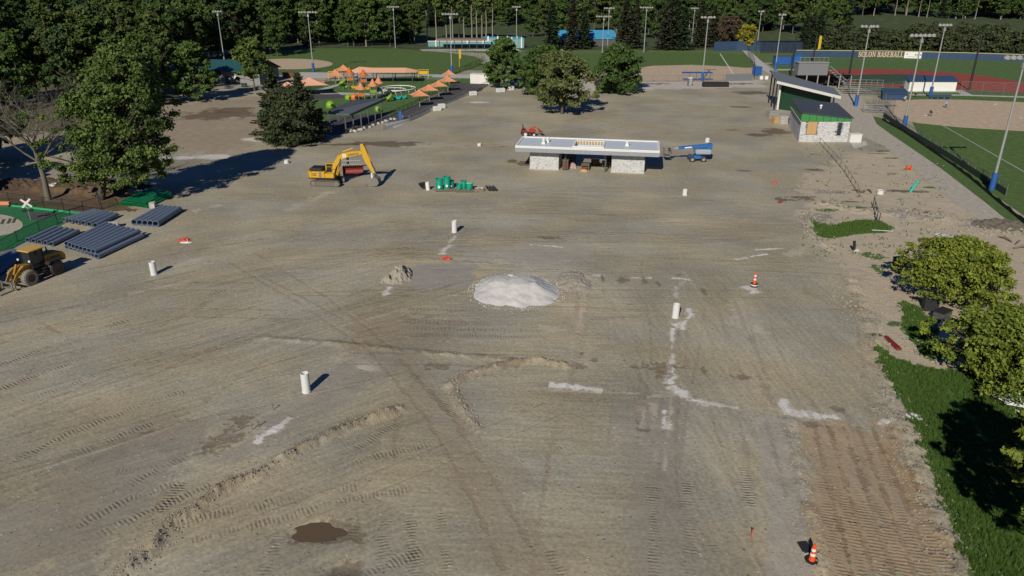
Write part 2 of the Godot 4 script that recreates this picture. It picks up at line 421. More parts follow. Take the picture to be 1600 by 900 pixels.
# ---------------------------------------------------------------- colour and relief of the soil
class Soil:
	var x0 := 0.0
	var z0 := 0.0
	var s := 10.0
	var w := 0
	var h := 0
	var rgb := PackedByteArray()
	var up := PackedFloat32Array()
	var tile: PackedByteArray
	var tile2: PackedByteArray
	func setup(x0_: float, x1: float, z0_: float, z1: float, s_: float, t: PackedByteArray, t2: PackedByteArray) -> void:
		x0 = x0_; z0 = z0_; s = s_; tile = t; tile2 = t2
		w = int(round((x1 - x0) * s)); h = int(round((z1 - z0) * s))
		rgb.resize(w * h * 3); up.resize(w * h)
		var calm := 1.0 if s > 15 else (0.85 if s > 8 else 0.55)   # the streaks run together on the coarser map
		var i := 0
		var q := 0
		for y in h:
			var z := z0 + (y + 0.5) / s
			for k in w:
				var x := x0 + (k + 0.5) / s
				# which way the graders ran: across in the middle, away on the right, slanting on the left
				var u: float; var v: float
				var edge := -6.0 + 0.12 * (z + 60.0) + 0.05 * (tile2[((int(z * 9.0) & 511) << 9) | (int(x * 9.0) & 511)] - 128)
				if x < edge - 4.0 and z > -95.0:
					u = x * 0.82 - z * 0.57; v = x * 0.57 + z * 0.82
				elif x > 9.0 and z > -74.0:
					u = z + 0.12 * x; v = x - 0.10 * z
				else:
					u = x + 0.06 * z; v = z - 0.06 * x
				var streak := (tile[((int(v * 46.0) & 511) << 9) | (int(u * 3.3) & 511)] - 128) / 128.0
				var wide := (tile2[((int(v * 11.0) & 511) << 9) | (int(u * 2.0) & 511)] - 128) / 128.0
				var blot := (tile2[((int(z * 5.3 + 90) & 511) << 9) | (int(x * 5.3) & 511)] - 128) / 128.0
				var red := (tile2[((int(z * 7.7 + 300) & 511) << 9) | (int(x * 6.1 + 77) & 511)] - 128) / 128.0
				var grit := (tile[((int(z * 61.0) & 511) << 9) | (int(x * 61.0) & 511)] - 128) / 128.0
				var f := 1.0 + streak * 0.07 * calm + wide * 0.06 * calm + blot * 0.10 + grit * 0.11
				var warm := clampf(red * 1.3, -0.7, 1.0)
				rgb[q] = clampi(int(158.0 * f * (1.0 + 0.03 * warm)), 0, 255)
				rgb[q + 1] = clampi(int(151.0 * f * (1.0 + 0.005 * warm)), 0, 255)
				rgb[q + 2] = clampi(int(131.0 * f * (1.0 - 0.045 * warm)), 0, 255)
				up[i] = streak * 0.006 + wide * 0.006 + grit * 0.007
				i += 1
				q += 3
	func noise(x: float, z: float, f: float) -> float:
		return (tile2[((int(z * f + 131) & 511) << 9) | (int(x * f + 57) & 511)] - 128) / 128.0
	func fine(x: float, z: float, f: float) -> float:
		return (tile[((int(z * f + 31) & 511) << 9) | (int(x * f + 257) & 511)] - 128) / 128.0
	func put(k: int, y: int, c: Color, a: float, dh: float) -> void:
		var i := y * w + k
		var q := i * 3
		c = Color(minf(c.r * 1.17, 0.86), minf(c.g * 1.155, 0.86), minf(c.b * 1.17, 0.85))
		rgb[q] = int(lerpf(rgb[q], c.r * 255, a)); rgb[q + 1] = int(lerpf(rgb[q + 1], c.g * 255, a)); rgb[q + 2] = int(lerpf(rgb[q + 2], c.b * 255, a))
		up[i] += dh
	# a band along a line; ragged edges; cleat > 0 cuts it into the bars of a crawler track
	func band(pts: PackedVector2Array, width: float, c: Color, a: float, dh := 0.0, ragged := 0.5, cleat := 0.0) -> void:
		var along := 0.0
		for n in pts.size() - 1:
			var p := pts[n]; var e := pts[n + 1] - pts[n]
			var len := e.length()
			if len < 0.01: continue
			var d := e / len
			var pieces := int(ceil(len / 3.0))
			for j in pieces:
				var t0 := len * j / pieces; var t1 := len * (j + 1) / pieces
				var r := Rect2(p + d * t0, Vector2.ZERO).expand(p + d * t1).grow(width * 0.9)
				var k0 := maxi(int((r.position.x - x0) * s), 0); var k1 := mini(int((r.end.x - x0) * s) + 1, w)
				var y0 := maxi(int((r.position.y - z0) * s), 0); var y1 := mini(int((r.end.y - z0) * s) + 1, h)
				for y in range(y0, y1):
					var z := z0 + (y + 0.5) / s
					for k in range(k0, k1):
						var x := x0 + (k + 0.5) / s
						var o := Vector2(x, z) - p
						var t := o.dot(d)
						if t < t0 or t >= t1: continue
						var side := o.cross(d)
						var m := absf(side) / (width * 0.5)
						if m > 1.7: continue
						m += ragged * (noise(x, z, 34.0) * 0.9 + fine(x, z, 26.0) * 0.75 + fine(x, z, 97.0) * 0.45)
						var g := clampf((1.0 - m) * 1.8, 0, 1)
						if g <= 0: continue
						if cleat > 0:
							var ph := fposmod((along + t + 0.06 * fine(x, z, 20.0)) / cleat, 1.0)
							g *= clampf(0.5 + 1.2 * noise(x, z, 7.0) + 0.8 * fine(x, z, 16.0), 0, 1)
							if ph > 0.5: put(k, y, c, a * g * 0.35, dh * g * 0.2)
							else: put(k, y, c, a * g, -dh * g)
						else: put(k, y, c, a * g * clampf((0.75 if a < 0.8 else 1.0) + 0.9 * noise(x, z, 12.0), 0.1 if a < 0.8 else 0.55, 1.0), dh * g)
			along += len
	func blob(at: Vector2, rx: float, rz: float, c: Color, a: float, dh := 0.0, ragged := 0.6, f := 22.0) -> void:
		var k0 := maxi(int((at.x - rx * 1.8 - x0) * s), 0); var k1 := mini(int((at.x + rx * 1.8 - x0) * s) + 1, w)
		var y0 := maxi(int((at.y - rz * 1.8 - z0) * s), 0); var y1 := mini(int((at.y + rz * 1.8 - z0) * s) + 1, h)
		for y in range(y0, y1):
			var z := z0 + (y + 0.5) / s
			for k in range(k0, k1):
				var x := x0 + (k + 0.5) / s
				var m := Vector2((x - at.x) / rx, (z - at.y) / rz).length() + ragged * (noise(x, z, f) * 0.8 + fine(x, z, f * 1.6) * 0.5)
				if m < 1.0: put(k, y, c, a * clampf((1.0 - m) * 3.5, 0, 1), dh * (1.0 - m))
	func patch(poly: PackedVector2Array, c: Color, c2: Color, a: float, ragged := 0.5, dh := 0.0) -> void:
		var b := Rect2(poly[0], Vector2.ZERO)
		for p in poly: b = b.expand(p)
		b = b.grow(1.0)
		var k0 := maxi(int((b.position.x - x0) * s), 0); var k1 := mini(int((b.end.x - x0) * s) + 1, w)
		var y0 := maxi(int((b.position.y - z0) * s), 0); var y1 := mini(int((b.end.y - z0) * s) + 1, h)
		if k0 >= k1: return
		for y in range(y0, y1):
			var z := z0 + (y + 0.5) / s
			for k in range(k0, k1):
				var x := x0 + (k + 0.5) / s
				var q := Vector2(x + ragged * (noise(x, z, 21.0) + fine(x, z, 30.0) * 0.5), z + ragged * (noise(z, x, 21.0) + fine(z, x, 30.0) * 0.5))
				if Geometry2D.is_point_in_polygon(q, poly):
					put(k, y, c.lerp(c2, clampf(0.5 + 0.5 * noise(x, z, 40.0) + 0.4 * fine(x, z, 90.0), 0, 1)), a, dh * fine(x, z, 90.0))
	func material() -> StandardMaterial3D:
		var m := StandardMaterial3D.new()
		m.albedo_texture = ImageTexture.create_from_image(Image.create_from_data(w, h, false, Image.FORMAT_RGB8, rgb))
		m.heightmap_enabled = true
		m.heightmap_scale = 100.0
		m.heightmap_texture = ImageTexture.create_from_image(Image.create_from_data(w, h, false, Image.FORMAT_RF, up.to_byte_array()))
		m.roughness = 0.97
		m.texture_repeat = false
		return m

func grid(am: ArrayMesh, x0: float, x1: float, z0: float, z1: float, cell: float, mat: Material) -> void:
	var nx := int(ceil((x1 - x0) / cell)); var nz := int(ceil((z1 - z0) / cell))
	var v := PackedVector3Array(); var uv := PackedVector2Array(); var nn := PackedVector3Array(); var ix := PackedInt32Array()
	v.resize((nx + 1) * (nz + 1)); uv.resize(v.size()); nn.resize(v.size())
	for j in nz + 1:
		for i in nx + 1:
			var x := lerpf(x0, x1, float(i) / nx); var z := lerpf(z0, z1, float(j) / nz)
			v[j * (nx + 1) + i] = Vector3(x, land(x, z), z)
			uv[j * (nx + 1) + i] = Vector2(float(i) / nx, float(j) / nz)
	for j in nz + 1:
		for i in nx + 1:
			var a := v[j * (nx + 1) + maxi(i - 1, 0)]; var b := v[j * (nx + 1) + mini(i + 1, nx)]
			var c := v[maxi(j - 1, 0) * (nx + 1) + i]; var d := v[mini(j + 1, nz) * (nx + 1) + i]
			nn[j * (nx + 1) + i] = (d - c).cross(b - a).normalized()
	ix.resize(nx * nz * 6)
	var q := 0
	for j in nz:
		for i in nx:
			var a := j * (nx + 1) + i
			for k in [a, a + 1, a + nx + 2, a, a + nx + 2, a + nx + 1]:
				ix[q] = k
				q += 1
	var arr := []
	arr.resize(Mesh.ARRAY_MAX)
	arr[Mesh.ARRAY_VERTEX] = v; arr[Mesh.ARRAY_NORMAL] = nn; arr[Mesh.ARRAY_TEX_UV] = uv; arr[Mesh.ARRAY_INDEX] = ix
	am.add_surface_from_arrays(Mesh.PRIMITIVE_TRIANGLES, arr)
	am.surface_set_material(am.get_surface_count() - 1, mat)

func build_ground() -> void:
	var f := FastNoiseLite.new()
	f.seed = 5; f.frequency = 0.045; f.fractal_octaves = 4
	tile = f.get_seamless_image(512, 512).get_data()
	f.seed = 8; f.frequency = 0.012; f.fractal_octaves = 4
	tile2 = f.get_seamless_image(512, 512).get_data()
	var maps := []
	for r in [[-48.0, 48.0, -60.0, -26.0, 17.0], [-80.0, 80.0, -110.0, -60.0, 11.2], [-140.0, 160.0, -310.0, -110.0, 4.0]]:
		var so := Soil.new()
		so.setup(r[0], r[1], r[2], r[3], r[4], tile, tile2)
		maps.append(so)
	print("soil base ", Time.get_ticks_msec())
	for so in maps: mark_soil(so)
	print("soil marks ", Time.get_ticks_msec())
	var am := ArrayMesh.new()
	grid(am, -48, 48, -60, -26, 0.2, maps[0].material())
	grid(am, -80, 80, -110, -60, 0.3, maps[1].material())
	grid(am, -140, 160, -310, -110, 2.0, maps[2].material())
	var wild: StandardMaterial3D = M.wild
	for r in [[-1200, -48, -60, -26], [48, 1200, -60, -26], [-1200, -80, -110, -60], [80, 1200, -110, -60], [-1200, -140, -310, -110], [160, 1200, -310, -110], [-1200, 1200, -26, 300]]:
		grid(am, r[0], r[1], r[2], r[3], 300, wild)
	grid(am, -1200, 1200, -1700, -310, 10, wild)
	var o := MeshInstance3D.new()
	o.name = "ground"
	o.mesh = am
	add_child(o)
	tag(o, "bare graded soil of the building site with crawler tracks", "ground", "", "structure")
	print("ground ", Time.get_ticks_msec())

func mark_soil(so: Soil) -> void:
	var white := Color(0.82, 0.82, 0.80); var pale := Color(0.66, 0.63, 0.57); var greyc := Color(0.515, 0.505, 0.475)
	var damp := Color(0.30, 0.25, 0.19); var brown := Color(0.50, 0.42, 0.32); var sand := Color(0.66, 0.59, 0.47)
	var g1 := Color(0.18, 0.29, 0.09); var g2 := Color(0.25, 0.36, 0.13)
	if so.s < 10:
		# far ground: woodland floor, verges, broken paving
		so.patch(flats([-400, 100, 330, 100, 300, 140, 200, 200, -500, 240]), Color(0.25, 0.24, 0.15), Color(0.33, 0.31, 0.2), 0.9, 4.0)
		so.patch(flats([360, 68, 1640, 68, 1640, 96, 1180, 98, 760, 110, 360, 110]), Color(0.24, 0.33, 0.15), Color(0.31, 0.38, 0.19), 0.95, 2.0)
		so.patch(flats([200, 170, 420, 150, 440, 200, 380, 235, 180, 250]), Color(0.47, 0.42, 0.345), Color(0.54, 0.50, 0.43), 0.7, 4.0)
		so.patch(flats([660, 78, 770, 84, 790, 100, 757, 100, 740, 90, 660, 82]), Color(0.62, 0.6, 0.57), pale, 0.8, 1.0)
		so.patch(flats([890, 128, 1180, 122, 1200, 136, 900, 142]), Color(0.6, 0.59, 0.56), Color(0.68, 0.66, 0.62), 0.8, 2.0)
		for b in [[1175, 145, 5.0, 3.0], [1155, 167, 2.6, 1.2], [1182, 211, 2.8, 1.6], [1145, 203, 1.4, 0.5], [1212, 205, 3.0, 3.0], [1280, 265, 2.6, 0.9], [822, 255, 1.6, 2.2], [600, 225, 8.0, 2.4], [530, 226, 5.0, 1.0], [785, 229, 1.2, 0.4], [800, 252, 1.0, 1.2], [1160, 267, 1.4, 0.4], [340, 180, 9, 6], [360, 172, 6, 4]]:  # damp spots; the one under the left pavilion eave is painted shadow
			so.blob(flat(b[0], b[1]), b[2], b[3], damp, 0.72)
		so.blob(flat(365, 184), 1.6, 1.2, Color(0.6, 0.62, 0.66), 0.6)
		for b in [[1000, 131, 9, 1.6], [1150, 131, 7, 1.5]]: so.blob(flat(b[0], b[1]), b[2], b[3], Color(0.2, 0.19, 0.17), 0.6, 0, 1.0)
		for b in [[400, 218, 3.2, 2.2], [335, 245, 4, 2], [270, 247, 4, 1.5], [745, 160, 3, 1.5]]: so.blob(flat(b[0], b[1]), b[2], b[3], Color(0.72, 0.71, 0.68), 0.8, 0.0, 0.4)
		for l in [[980, 190, 860, 208], [985, 196, 880, 216], [1010, 175, 1180, 180], [930, 170, 1060, 165], [700, 205, 800, 190], [640, 235, 780, 225], [660, 250, 760, 245], [1040, 205, 1170, 195], [560, 205, 660, 190], [880, 190, 1000, 160]]:
			so.band(flats(l), 0.9, Color(0.42, 0.38, 0.31), 0.35, -0.02, 0.9)
			var l2 := [l[0], l[1] + 4, l[2], l[3] + 4]
			so.band(flats(l2), 0.8, Color(0.42, 0.38, 0.31), 0.3, -0.02, 0.9)
	# soil of other kinds
	so.patch(flats([1250, 280, 1330, 240, 1420, 235, 1600, 345, 1640, 480, 1500, 600, 1400, 600, 1375, 520, 1320, 430, 1290, 390, 1255, 330]), Color(0.65, 0.605, 0.51), Color(0.58, 0.55, 0.48), 0.85, 1.8, 0.03)
	so.patch(flats([640, 412, 745, 412, 735, 450, 650, 448]), greyc, Color(0.47, 0.47, 0.46), 0.75, 0.8)
	so.patch(flats([720, 390, 920, 372, 925, 405, 860, 412, 720, 408]), greyc, Color(0.56, 0.55, 0.53), 0.5, 1.5)
	so.patch(flats([560, 540, 660, 550, 520, 640, 380, 720, 330, 720, 440, 640]), Color(0.5, 0.485, 0.45), Color(0.46, 0.445, 0.41), 0.45, 1.2)
	so.patch(flats([0, 800, 180, 700, 260, 640, 330, 690, 220, 800, 120, 900, -60, 900]), Color(0.46, 0.44, 0.4), Color(0.42, 0.40, 0.365), 0.4, 1.6)
	so.patch(flats([1245, 660, 1390, 665, 1500, 905, 1290, 905]), Color(0.58, 0.50, 0.38), Color(0.53, 0.46, 0.36), 0.55, 1.3)
	so.patch(flats([1400, 690, 1440, 790, 1420, 800, 1370, 700]), Color(0.55, 0.46, 0.33), Color(0.5, 0.43, 0.32), 0.5, 1.0)
	so.patch(flats([1185, 650, 1235, 655, 1262, 800, 1275, 905, 1200, 905, 1195, 760]), Color(0.6, 0.585, 0.55), Color(0.5, 0.49, 0.46), 0.6, 0.6)
	so.patch(flats([955, 620, 1060, 620, 1068, 740, 1072, 905, 985, 905, 985, 760]), Color(0.51, 0.49, 0.45), Color(0.45, 0.43, 0.395), 0.4, 0.7)
	so.patch(flats([590, 560, 640, 555, 800, 720, 880, 905, 780, 905, 700, 740]), Color(0.5, 0.455, 0.38), Color(0.46, 0.425, 0.36), 0.28, 1.2)
	so.patch(flats([540, 480, 720, 500, 690, 540, 560, 535]), Color(0.48, 0.42, 0.345), Color(0.46, 0.42, 0.35), 0.4, 1.5)
	so.patch(flats([0, 285, 200, 300, 210, 330, 0, 330]), Color(0.27, 0.21, 0.15), Color(0.36, 0.29, 0.21), 0.9, 1.5)
	# grass that grew back
	for p in [[1366, 540, 1400, 560, 1450, 575, 1560, 580, 1700, 600, 1760, 1000, 1545, 1000, 1505, 860, 1462, 750, 1425, 660, 1385, 590],
		[1268, 345, 1300, 352, 1330, 345, 1370, 343, 1396, 355, 1385, 363, 1330, 366, 1300, 374, 1275, 372]]:
		so.patch(flats(p), g1, g2, 0.95, 0.45, 0.03)
	so.patch(flats([1405, 470, 1440, 480, 1480, 560, 1440, 560, 1415, 520]), g1, g2, 0.8, 0.9, 0.02)
	for b in [[1360, 400, 1.2, 1.6], [1372, 420, 0.8, 1.2], [1395, 505, 0.8, 0.5], [1372, 526, 0.6, 0.4], [1290, 328, 1.5, 0.7], [1345, 326, 2.0, 0.6], [1455, 293, 1.0, 0.8], [1375, 227, 0.9, 0.5], [1384, 236, 1.3, 0.7], [1395, 247, 1.5, 0.5], [190, 320, 2.5, 1.0], [60, 320, 3.0, 1.0], [1290, 400, 0.5, 0.3]]:
		so.blob(flat(b[0], b[1]), b[2], b[3], g1, 0.8, 0.02, 1.0)
	so.blob(flat(1418, 299), 2.6, 0.8, damp, 0.75, 0, 0.8)
	for b in [[1280, 340, 2.0, 1.6], [1300, 300, 2.2, 1.1], [1430, 335, 4.0, 1.8], [1550, 350, 3.5, 2.5]]: so.blob(flat(b[0], b[1]), b[2], b[3], Color(0.4, 0.4, 0.41), 0.6, 0.05, 1.2, 34)
	for b in [[1370, 240, 2.0, 0.3], [1330, 315, 1.6, 0.4], [1230, 312, 3.0, 0.9], [1250, 308, 2.2, 0.6]]: so.blob(flat(b[0], b[1]), b[2], b[3], Color(0.3, 0.25, 0.19), 0.7, 0, 1.0)
	# stone dust laid over the pipe trenches
	for l in [[1056, 447, 1057, 465, 0.5], [1075, 481, 1080, 492, 0.35], [1080, 492, 1070, 504, 0.35], [1070, 504, 1053, 509, 0.5], [1060, 505, 1068, 515, 0.4], [1051, 512, 1050, 545, 0.22], [1052, 552, 1050, 575, 0.5], [1050, 572, 1046, 600, 0.45], [1050, 602, 1072, 622, 0.7], [1072, 624, 1110, 630, 0.55], [1108, 630, 1154, 637, 0.4], [1228, 644, 1268, 648, 0.6], [1264, 648, 1314, 653, 0.5], [1222, 622, 1226, 648, 0.45], [1376, 655, 1390, 660, 0.8],
		[926, 429, 946, 430, 0.4], [985, 434, 1018, 434, 0.3], [1050, 434, 1078, 437, 0.3], [1148, 405, 1168, 402, 0.3], [1172, 401, 1200, 397, 0.3], [1180, 390, 1225, 388, 0.25], [400, 694, 428, 670, 0.6], [424, 674, 456, 652, 0.4], [690, 398, 702, 382, 0.5], [702, 380, 712, 368, 0.3], [1165, 446, 1183, 458, 0.9], [828, 382, 880, 386, 0.25], [858, 600, 905, 604, 0.5], [900, 604, 942, 610, 0.4], [610, 448, 600, 462, 0.4], [1038, 640, 1040, 670, 0.35], [1380, 655, 1392, 662, 0.6]]:
		so.band(flats([l[0], l[1], l[2], l[3]]), l[4] * 2.6, pale, 0.4, 0.0, 1.3)
		so.band(flats([l[0], l[1], l[2], l[3]]), l[4] * 1.6, white, 0.85, 0.02, 0.9)
	for l in [[1000, 635, 1005, 700, 0.5], [1022, 630, 1024, 720, 0.5], [1050, 600, 1038, 735, 0.3], [905, 485, 895, 575, 0.6], [918, 430, 905, 520, 0.5], [1075, 437, 1055, 450, 0.4], [940, 545, 920, 575, 0.8], [925, 540, 905, 575, 0.7], [520, 552, 600, 578, 1.2], [560, 572, 590, 578, 0.7], [725, 590, 760, 578, 0.4], [270, 418, 322, 400, 0.7], [300, 440, 200, 460, 1.2], [640, 405, 760, 404, 0.4], [760, 405, 900, 408, 0.5], [850, 470, 900, 480, 1.0], [840, 510, 890, 515, 1.0], [1160, 470, 1175, 520, 2.0], [860, 610, 1000, 615, 0.3], [1010, 620, 1060, 618, 0.4], [1170, 638, 1220, 640, 0.4], [450, 330, 520, 300, 1.5], [1450, 315, 1540, 330, 2.0], [345, 320, 300, 330, 1.0], [1230, 400, 1260, 385, 1.4], [140, 560, 60, 590, 0.9]]:
		so.band(flats([l[0], l[1], l[2], l[3]]), l[4] * 1.3, pale, 0.55, 0.0, 1.0)
	# smears of darker soil
	for b in [[855, 371, 1.6, 0.35], [862, 373, 2.2, 0.25], [1040, 575, 1.0, 1.2], [905, 573, 0.4, 0.4], [985, 475, 0.35, 0.15], [1008, 672, 0.3, 0.2], [942, 434, 0.12, 0.9], [975, 438, 0.5, 0.6], [1008, 440, 0.2, 0.7], [1030, 445, 0.2, 0.6], [1060, 430, 0.3, 0.3], [1100, 455, 0.15, 0.8], [355, 680, 0.8, 1.6], [1170, 590, 0.8, 0.4], [1100, 580, 0.2, 0.8], [540, 888, 1.3, 0.7], [495, 832, 1.7, 0.8], [910, 552, 0.3, 0.3], [930, 562, 0.25, 0.3], [990, 573, 0.25, 0.25], [680, 570, 1.0, 0.5], [1275, 665, 0.7, 0.3], [1310, 640, 0.3, 0.3]]:
		so.blob(flat(b[0], b[1]), b[2] * 1.2, b[3] * 1.2, damp, 0.42, -0.03, 1.3)
	# damp turned soil along the ridges
	for r in [0, 1, 2, 3]: so.band(ridges[r][0], 1.3 if r < 2 else 0.6, Color(0.40, 0.35, 0.28), 0.5, 0.0, 1.4)
	# crawler tracks and wheel ruts
	for k in 6:
		var f := (k + 0.5) / 6.0
		so.band(flats([lerpf(1250, 1385, f), 664, lerpf(1275, 1430, f), 760, lerpf(1300, 1500, f), 905]), 1.0, Color(0.48, 0.40, 0.30) if k % 2 else Color(0.45, 0.40, 0.32), 0.35, 0.022, 0.6, 0.27)
		so.band(flats([lerpf(1250, 1385, (k + 1) / 6.0), 664, lerpf(1300, 1500, (k + 1) / 6.0), 905]), 0.35, Color(0.38, 0.31, 0.22), 0.4, -0.04, 0.9)
	var rut := Color(0.40, 0.37, 0.31); var rut2 := Color(0.45, 0.38, 0.30)
	for l in [[-10, 612, 60, 585, 190, 540, 330, 470], [-10, 645, 120, 598, 240, 545], [-10, 575, 100, 533, 200, 500], [200, 462, 245, 440], [210, 478, 250, 452], [-10, 742, 80, 690, 200, 640, 290, 610], [-10, 770, 130, 705, 240, 660], [60, 850, 200, 780, 330, 735], [90, 870, 230, 800, 360, 745],
		[185, 735, 250, 728], [290, 710, 200, 760], [250, 830, 330, 805, 430, 780], [300, 845, 420, 815, 540, 780, 640, 765], [400, 795, 470, 775, 560, 760], [240, 690, 300, 735, 250, 800], [440, 830, 410, 905], [560, 815, 530, 860], [480, 745, 600, 710, 690, 690], [560, 700, 620, 660], [800, 725, 880, 700], [790, 705, 860, 680], [600, 800, 600, 905], [640, 790, 650, 905], [690, 800, 700, 905], [620, 560, 720, 660, 745, 690], [660, 860, 560, 905],
		[640, 482, 760, 484, 890, 487], [630, 500, 900, 508], [620, 522, 900, 528], [640, 512, 890, 517], [560, 545, 720, 552], [1020, 760, 1024, 905], [1072, 750, 1080, 905], [1160, 730, 1172, 790], [860, 860, 880, 905], [1110, 850, 1130, 905], [270, 395, 320, 385], [330, 460, 400, 440], [820, 640, 760, 700]]:
		so.band(flats(l), 0.8, rut, 0.42, 0.032, 0.6, 0.25 if so.s > 15 else 0.36)
	for l in [[400, 395, 520, 470, 610, 540, 700, 640, 780, 760, 850, 890], [360, 410, 480, 480, 580, 550, 660, 640, 720, 740, 790, 890], [410, 430, 540, 500], [-10, 660, 160, 590, 330, 520, 420, 490], [-10, 700, 160, 620, 340, 540, 430, 505], [-10, 540, 160, 480, 300, 430], [60, 640, 250, 570, 400, 520], [-10, 800, 200, 690, 300, 640, 420, 560], [150, 900, 240, 800, 300, 700], [40, 590, 70, 560], [95, 520, 60, 500], [620, 640, 618, 720], [735, 660, 700, 640], [1310, 440, 1345, 500, 1370, 560, 1395, 620], [1245, 420, 1262, 460], [1340, 510, 1350, 590], [905, 420, 900, 560, 860, 700, 830, 905], [1075, 500, 1072, 575], [1330, 470, 1370, 510], [470, 350, 640, 345], [560, 360, 780, 356], [640, 330, 1000, 335], [700, 340, 1180, 350], [500, 400, 700, 380], [880, 360, 1250, 372], [900, 345, 1240, 330], [400, 420, 560, 415], [960, 400, 1240, 410], [780, 296, 900, 304, 1050, 309, 1150, 316], [640, 320, 860, 316]]:
		so.band(flats(l), 0.4, rut2, 0.3, -0.02, 1.1)
	# pebbles and crumbs
	var rng := RandomNumberGenerator.new()
	rng.seed = 78
	for k in 150:   # wheel marks that cross one another
		var p: Vector2; var d: Vector2
		var zone := k % 5
		if zone < 2: p = Vector2(rng.randf_range(-52, -12), rng.randf_range(-88, -30)); d = Vector2(0.82, -0.57)
		elif zone == 2: p = Vector2(rng.randf_range(-14, 8), rng.randf_range(-104, -52)); d = Vector2(1, 0.04)
		elif zone == 3: p = Vector2(rng.randf_range(8, 27), rng.randf_range(-55, -28)); d = Vector2(0.1, -1)
		else: p = Vector2(rng.randf_range(-40, 36), rng.randf_range(-108, -60)); d = Vector2(1, 0.0)
		d = d.rotated(rng.randf_range(-0.14, 0.14))
		var pts := PackedVector2Array()
		var n := rng.randi_range(3, 6)
		for i in n:
			pts.append(p)
			d = d.rotated(rng.randf_range(-0.06, 0.06))
			p += d * rng.randf_range(3, 6)
		var tone := Color(0.43, 0.395, 0.33) if k % 3 else Color(0.62, 0.595, 0.53)
		var wdt := rng.randf_range(0.2, 0.55)
		so.band(pts, wdt, tone, rng.randf_range(0.18, 0.38), -0.018 if k % 3 else 0.012, 1.0)
		if k % 2:
			var off := PackedVector2Array()
			for q in pts: off.append(q + d.orthogonal() * 1.9)
			so.band(off, wdt, tone, 0.25, -0.018 if k % 3 else 0.012, 1.0)
	rng.seed = 77
	if so.s > 10:
		for k in 9000:
			var p := Vector2(rng.randf_range(so.x0, so.x0 + so.w / so.s), rng.randf_range(so.z0, so.z0 + so.h / so.s))
			var big := rng.randf() < 0.06
			var shade := rng.randf()
			var y := int((p.y - so.z0) * so.s); var x := int((p.x - so.x0) * so.s)
			if x < 1 or y < 1 or x >= so.w - 2 or y >= so.h - 2: continue
			var c := Color(0.72, 0.7, 0.66) if shade > 0.6 else Color(0.33, 0.29, 0.24)
			so.put(x, y, c, 0.6, 0.03)
			if big:
				so.put(x + 1, y, c, 0.6, 0.03); so.put(x, y + 1, c, 0.5, 0.02); so.put(x + 1, y + 1, c, 0.4, 0.02)

# ---------------------------------------------------------------- trees
func leaf(mb: Mb, at: Vector3, nrm: Vector3, size: float, rng: RandomNumberGenerator, long := 1.5) -> void:
	var u := nrm.cross(Vector3(rng.randf_range(-1, 1), rng.randf_range(-1, 1), rng.randf_range(-1, 1))).normalized()
	var w := nrm.cross(u) * size * 0.5
	u *= size * 0.5 * long
	var bend := nrm * size * 0.18
	mb.tri(at - u - bend, at + w, at + u - bend)
	mb.tri(at - u - bend, at + u - bend, at - w)

# round: 0 spreading, 1 tall oval, 2 low dome
func crown_radius(t: float, form: int) -> float:
	if form == 0: return pow(sin(PI * clampf(0.16 + 0.80 * t, 0, 1)), 0.6)
	if form == 1: return pow(sin(PI * clampf(0.22 + 0.74 * t, 0, 1)), 0.75)
	return sqrt(maxf(0.0, 1.0 - t * t)) * (0.75 + 0.25 * minf(1.0, t * 5.0))

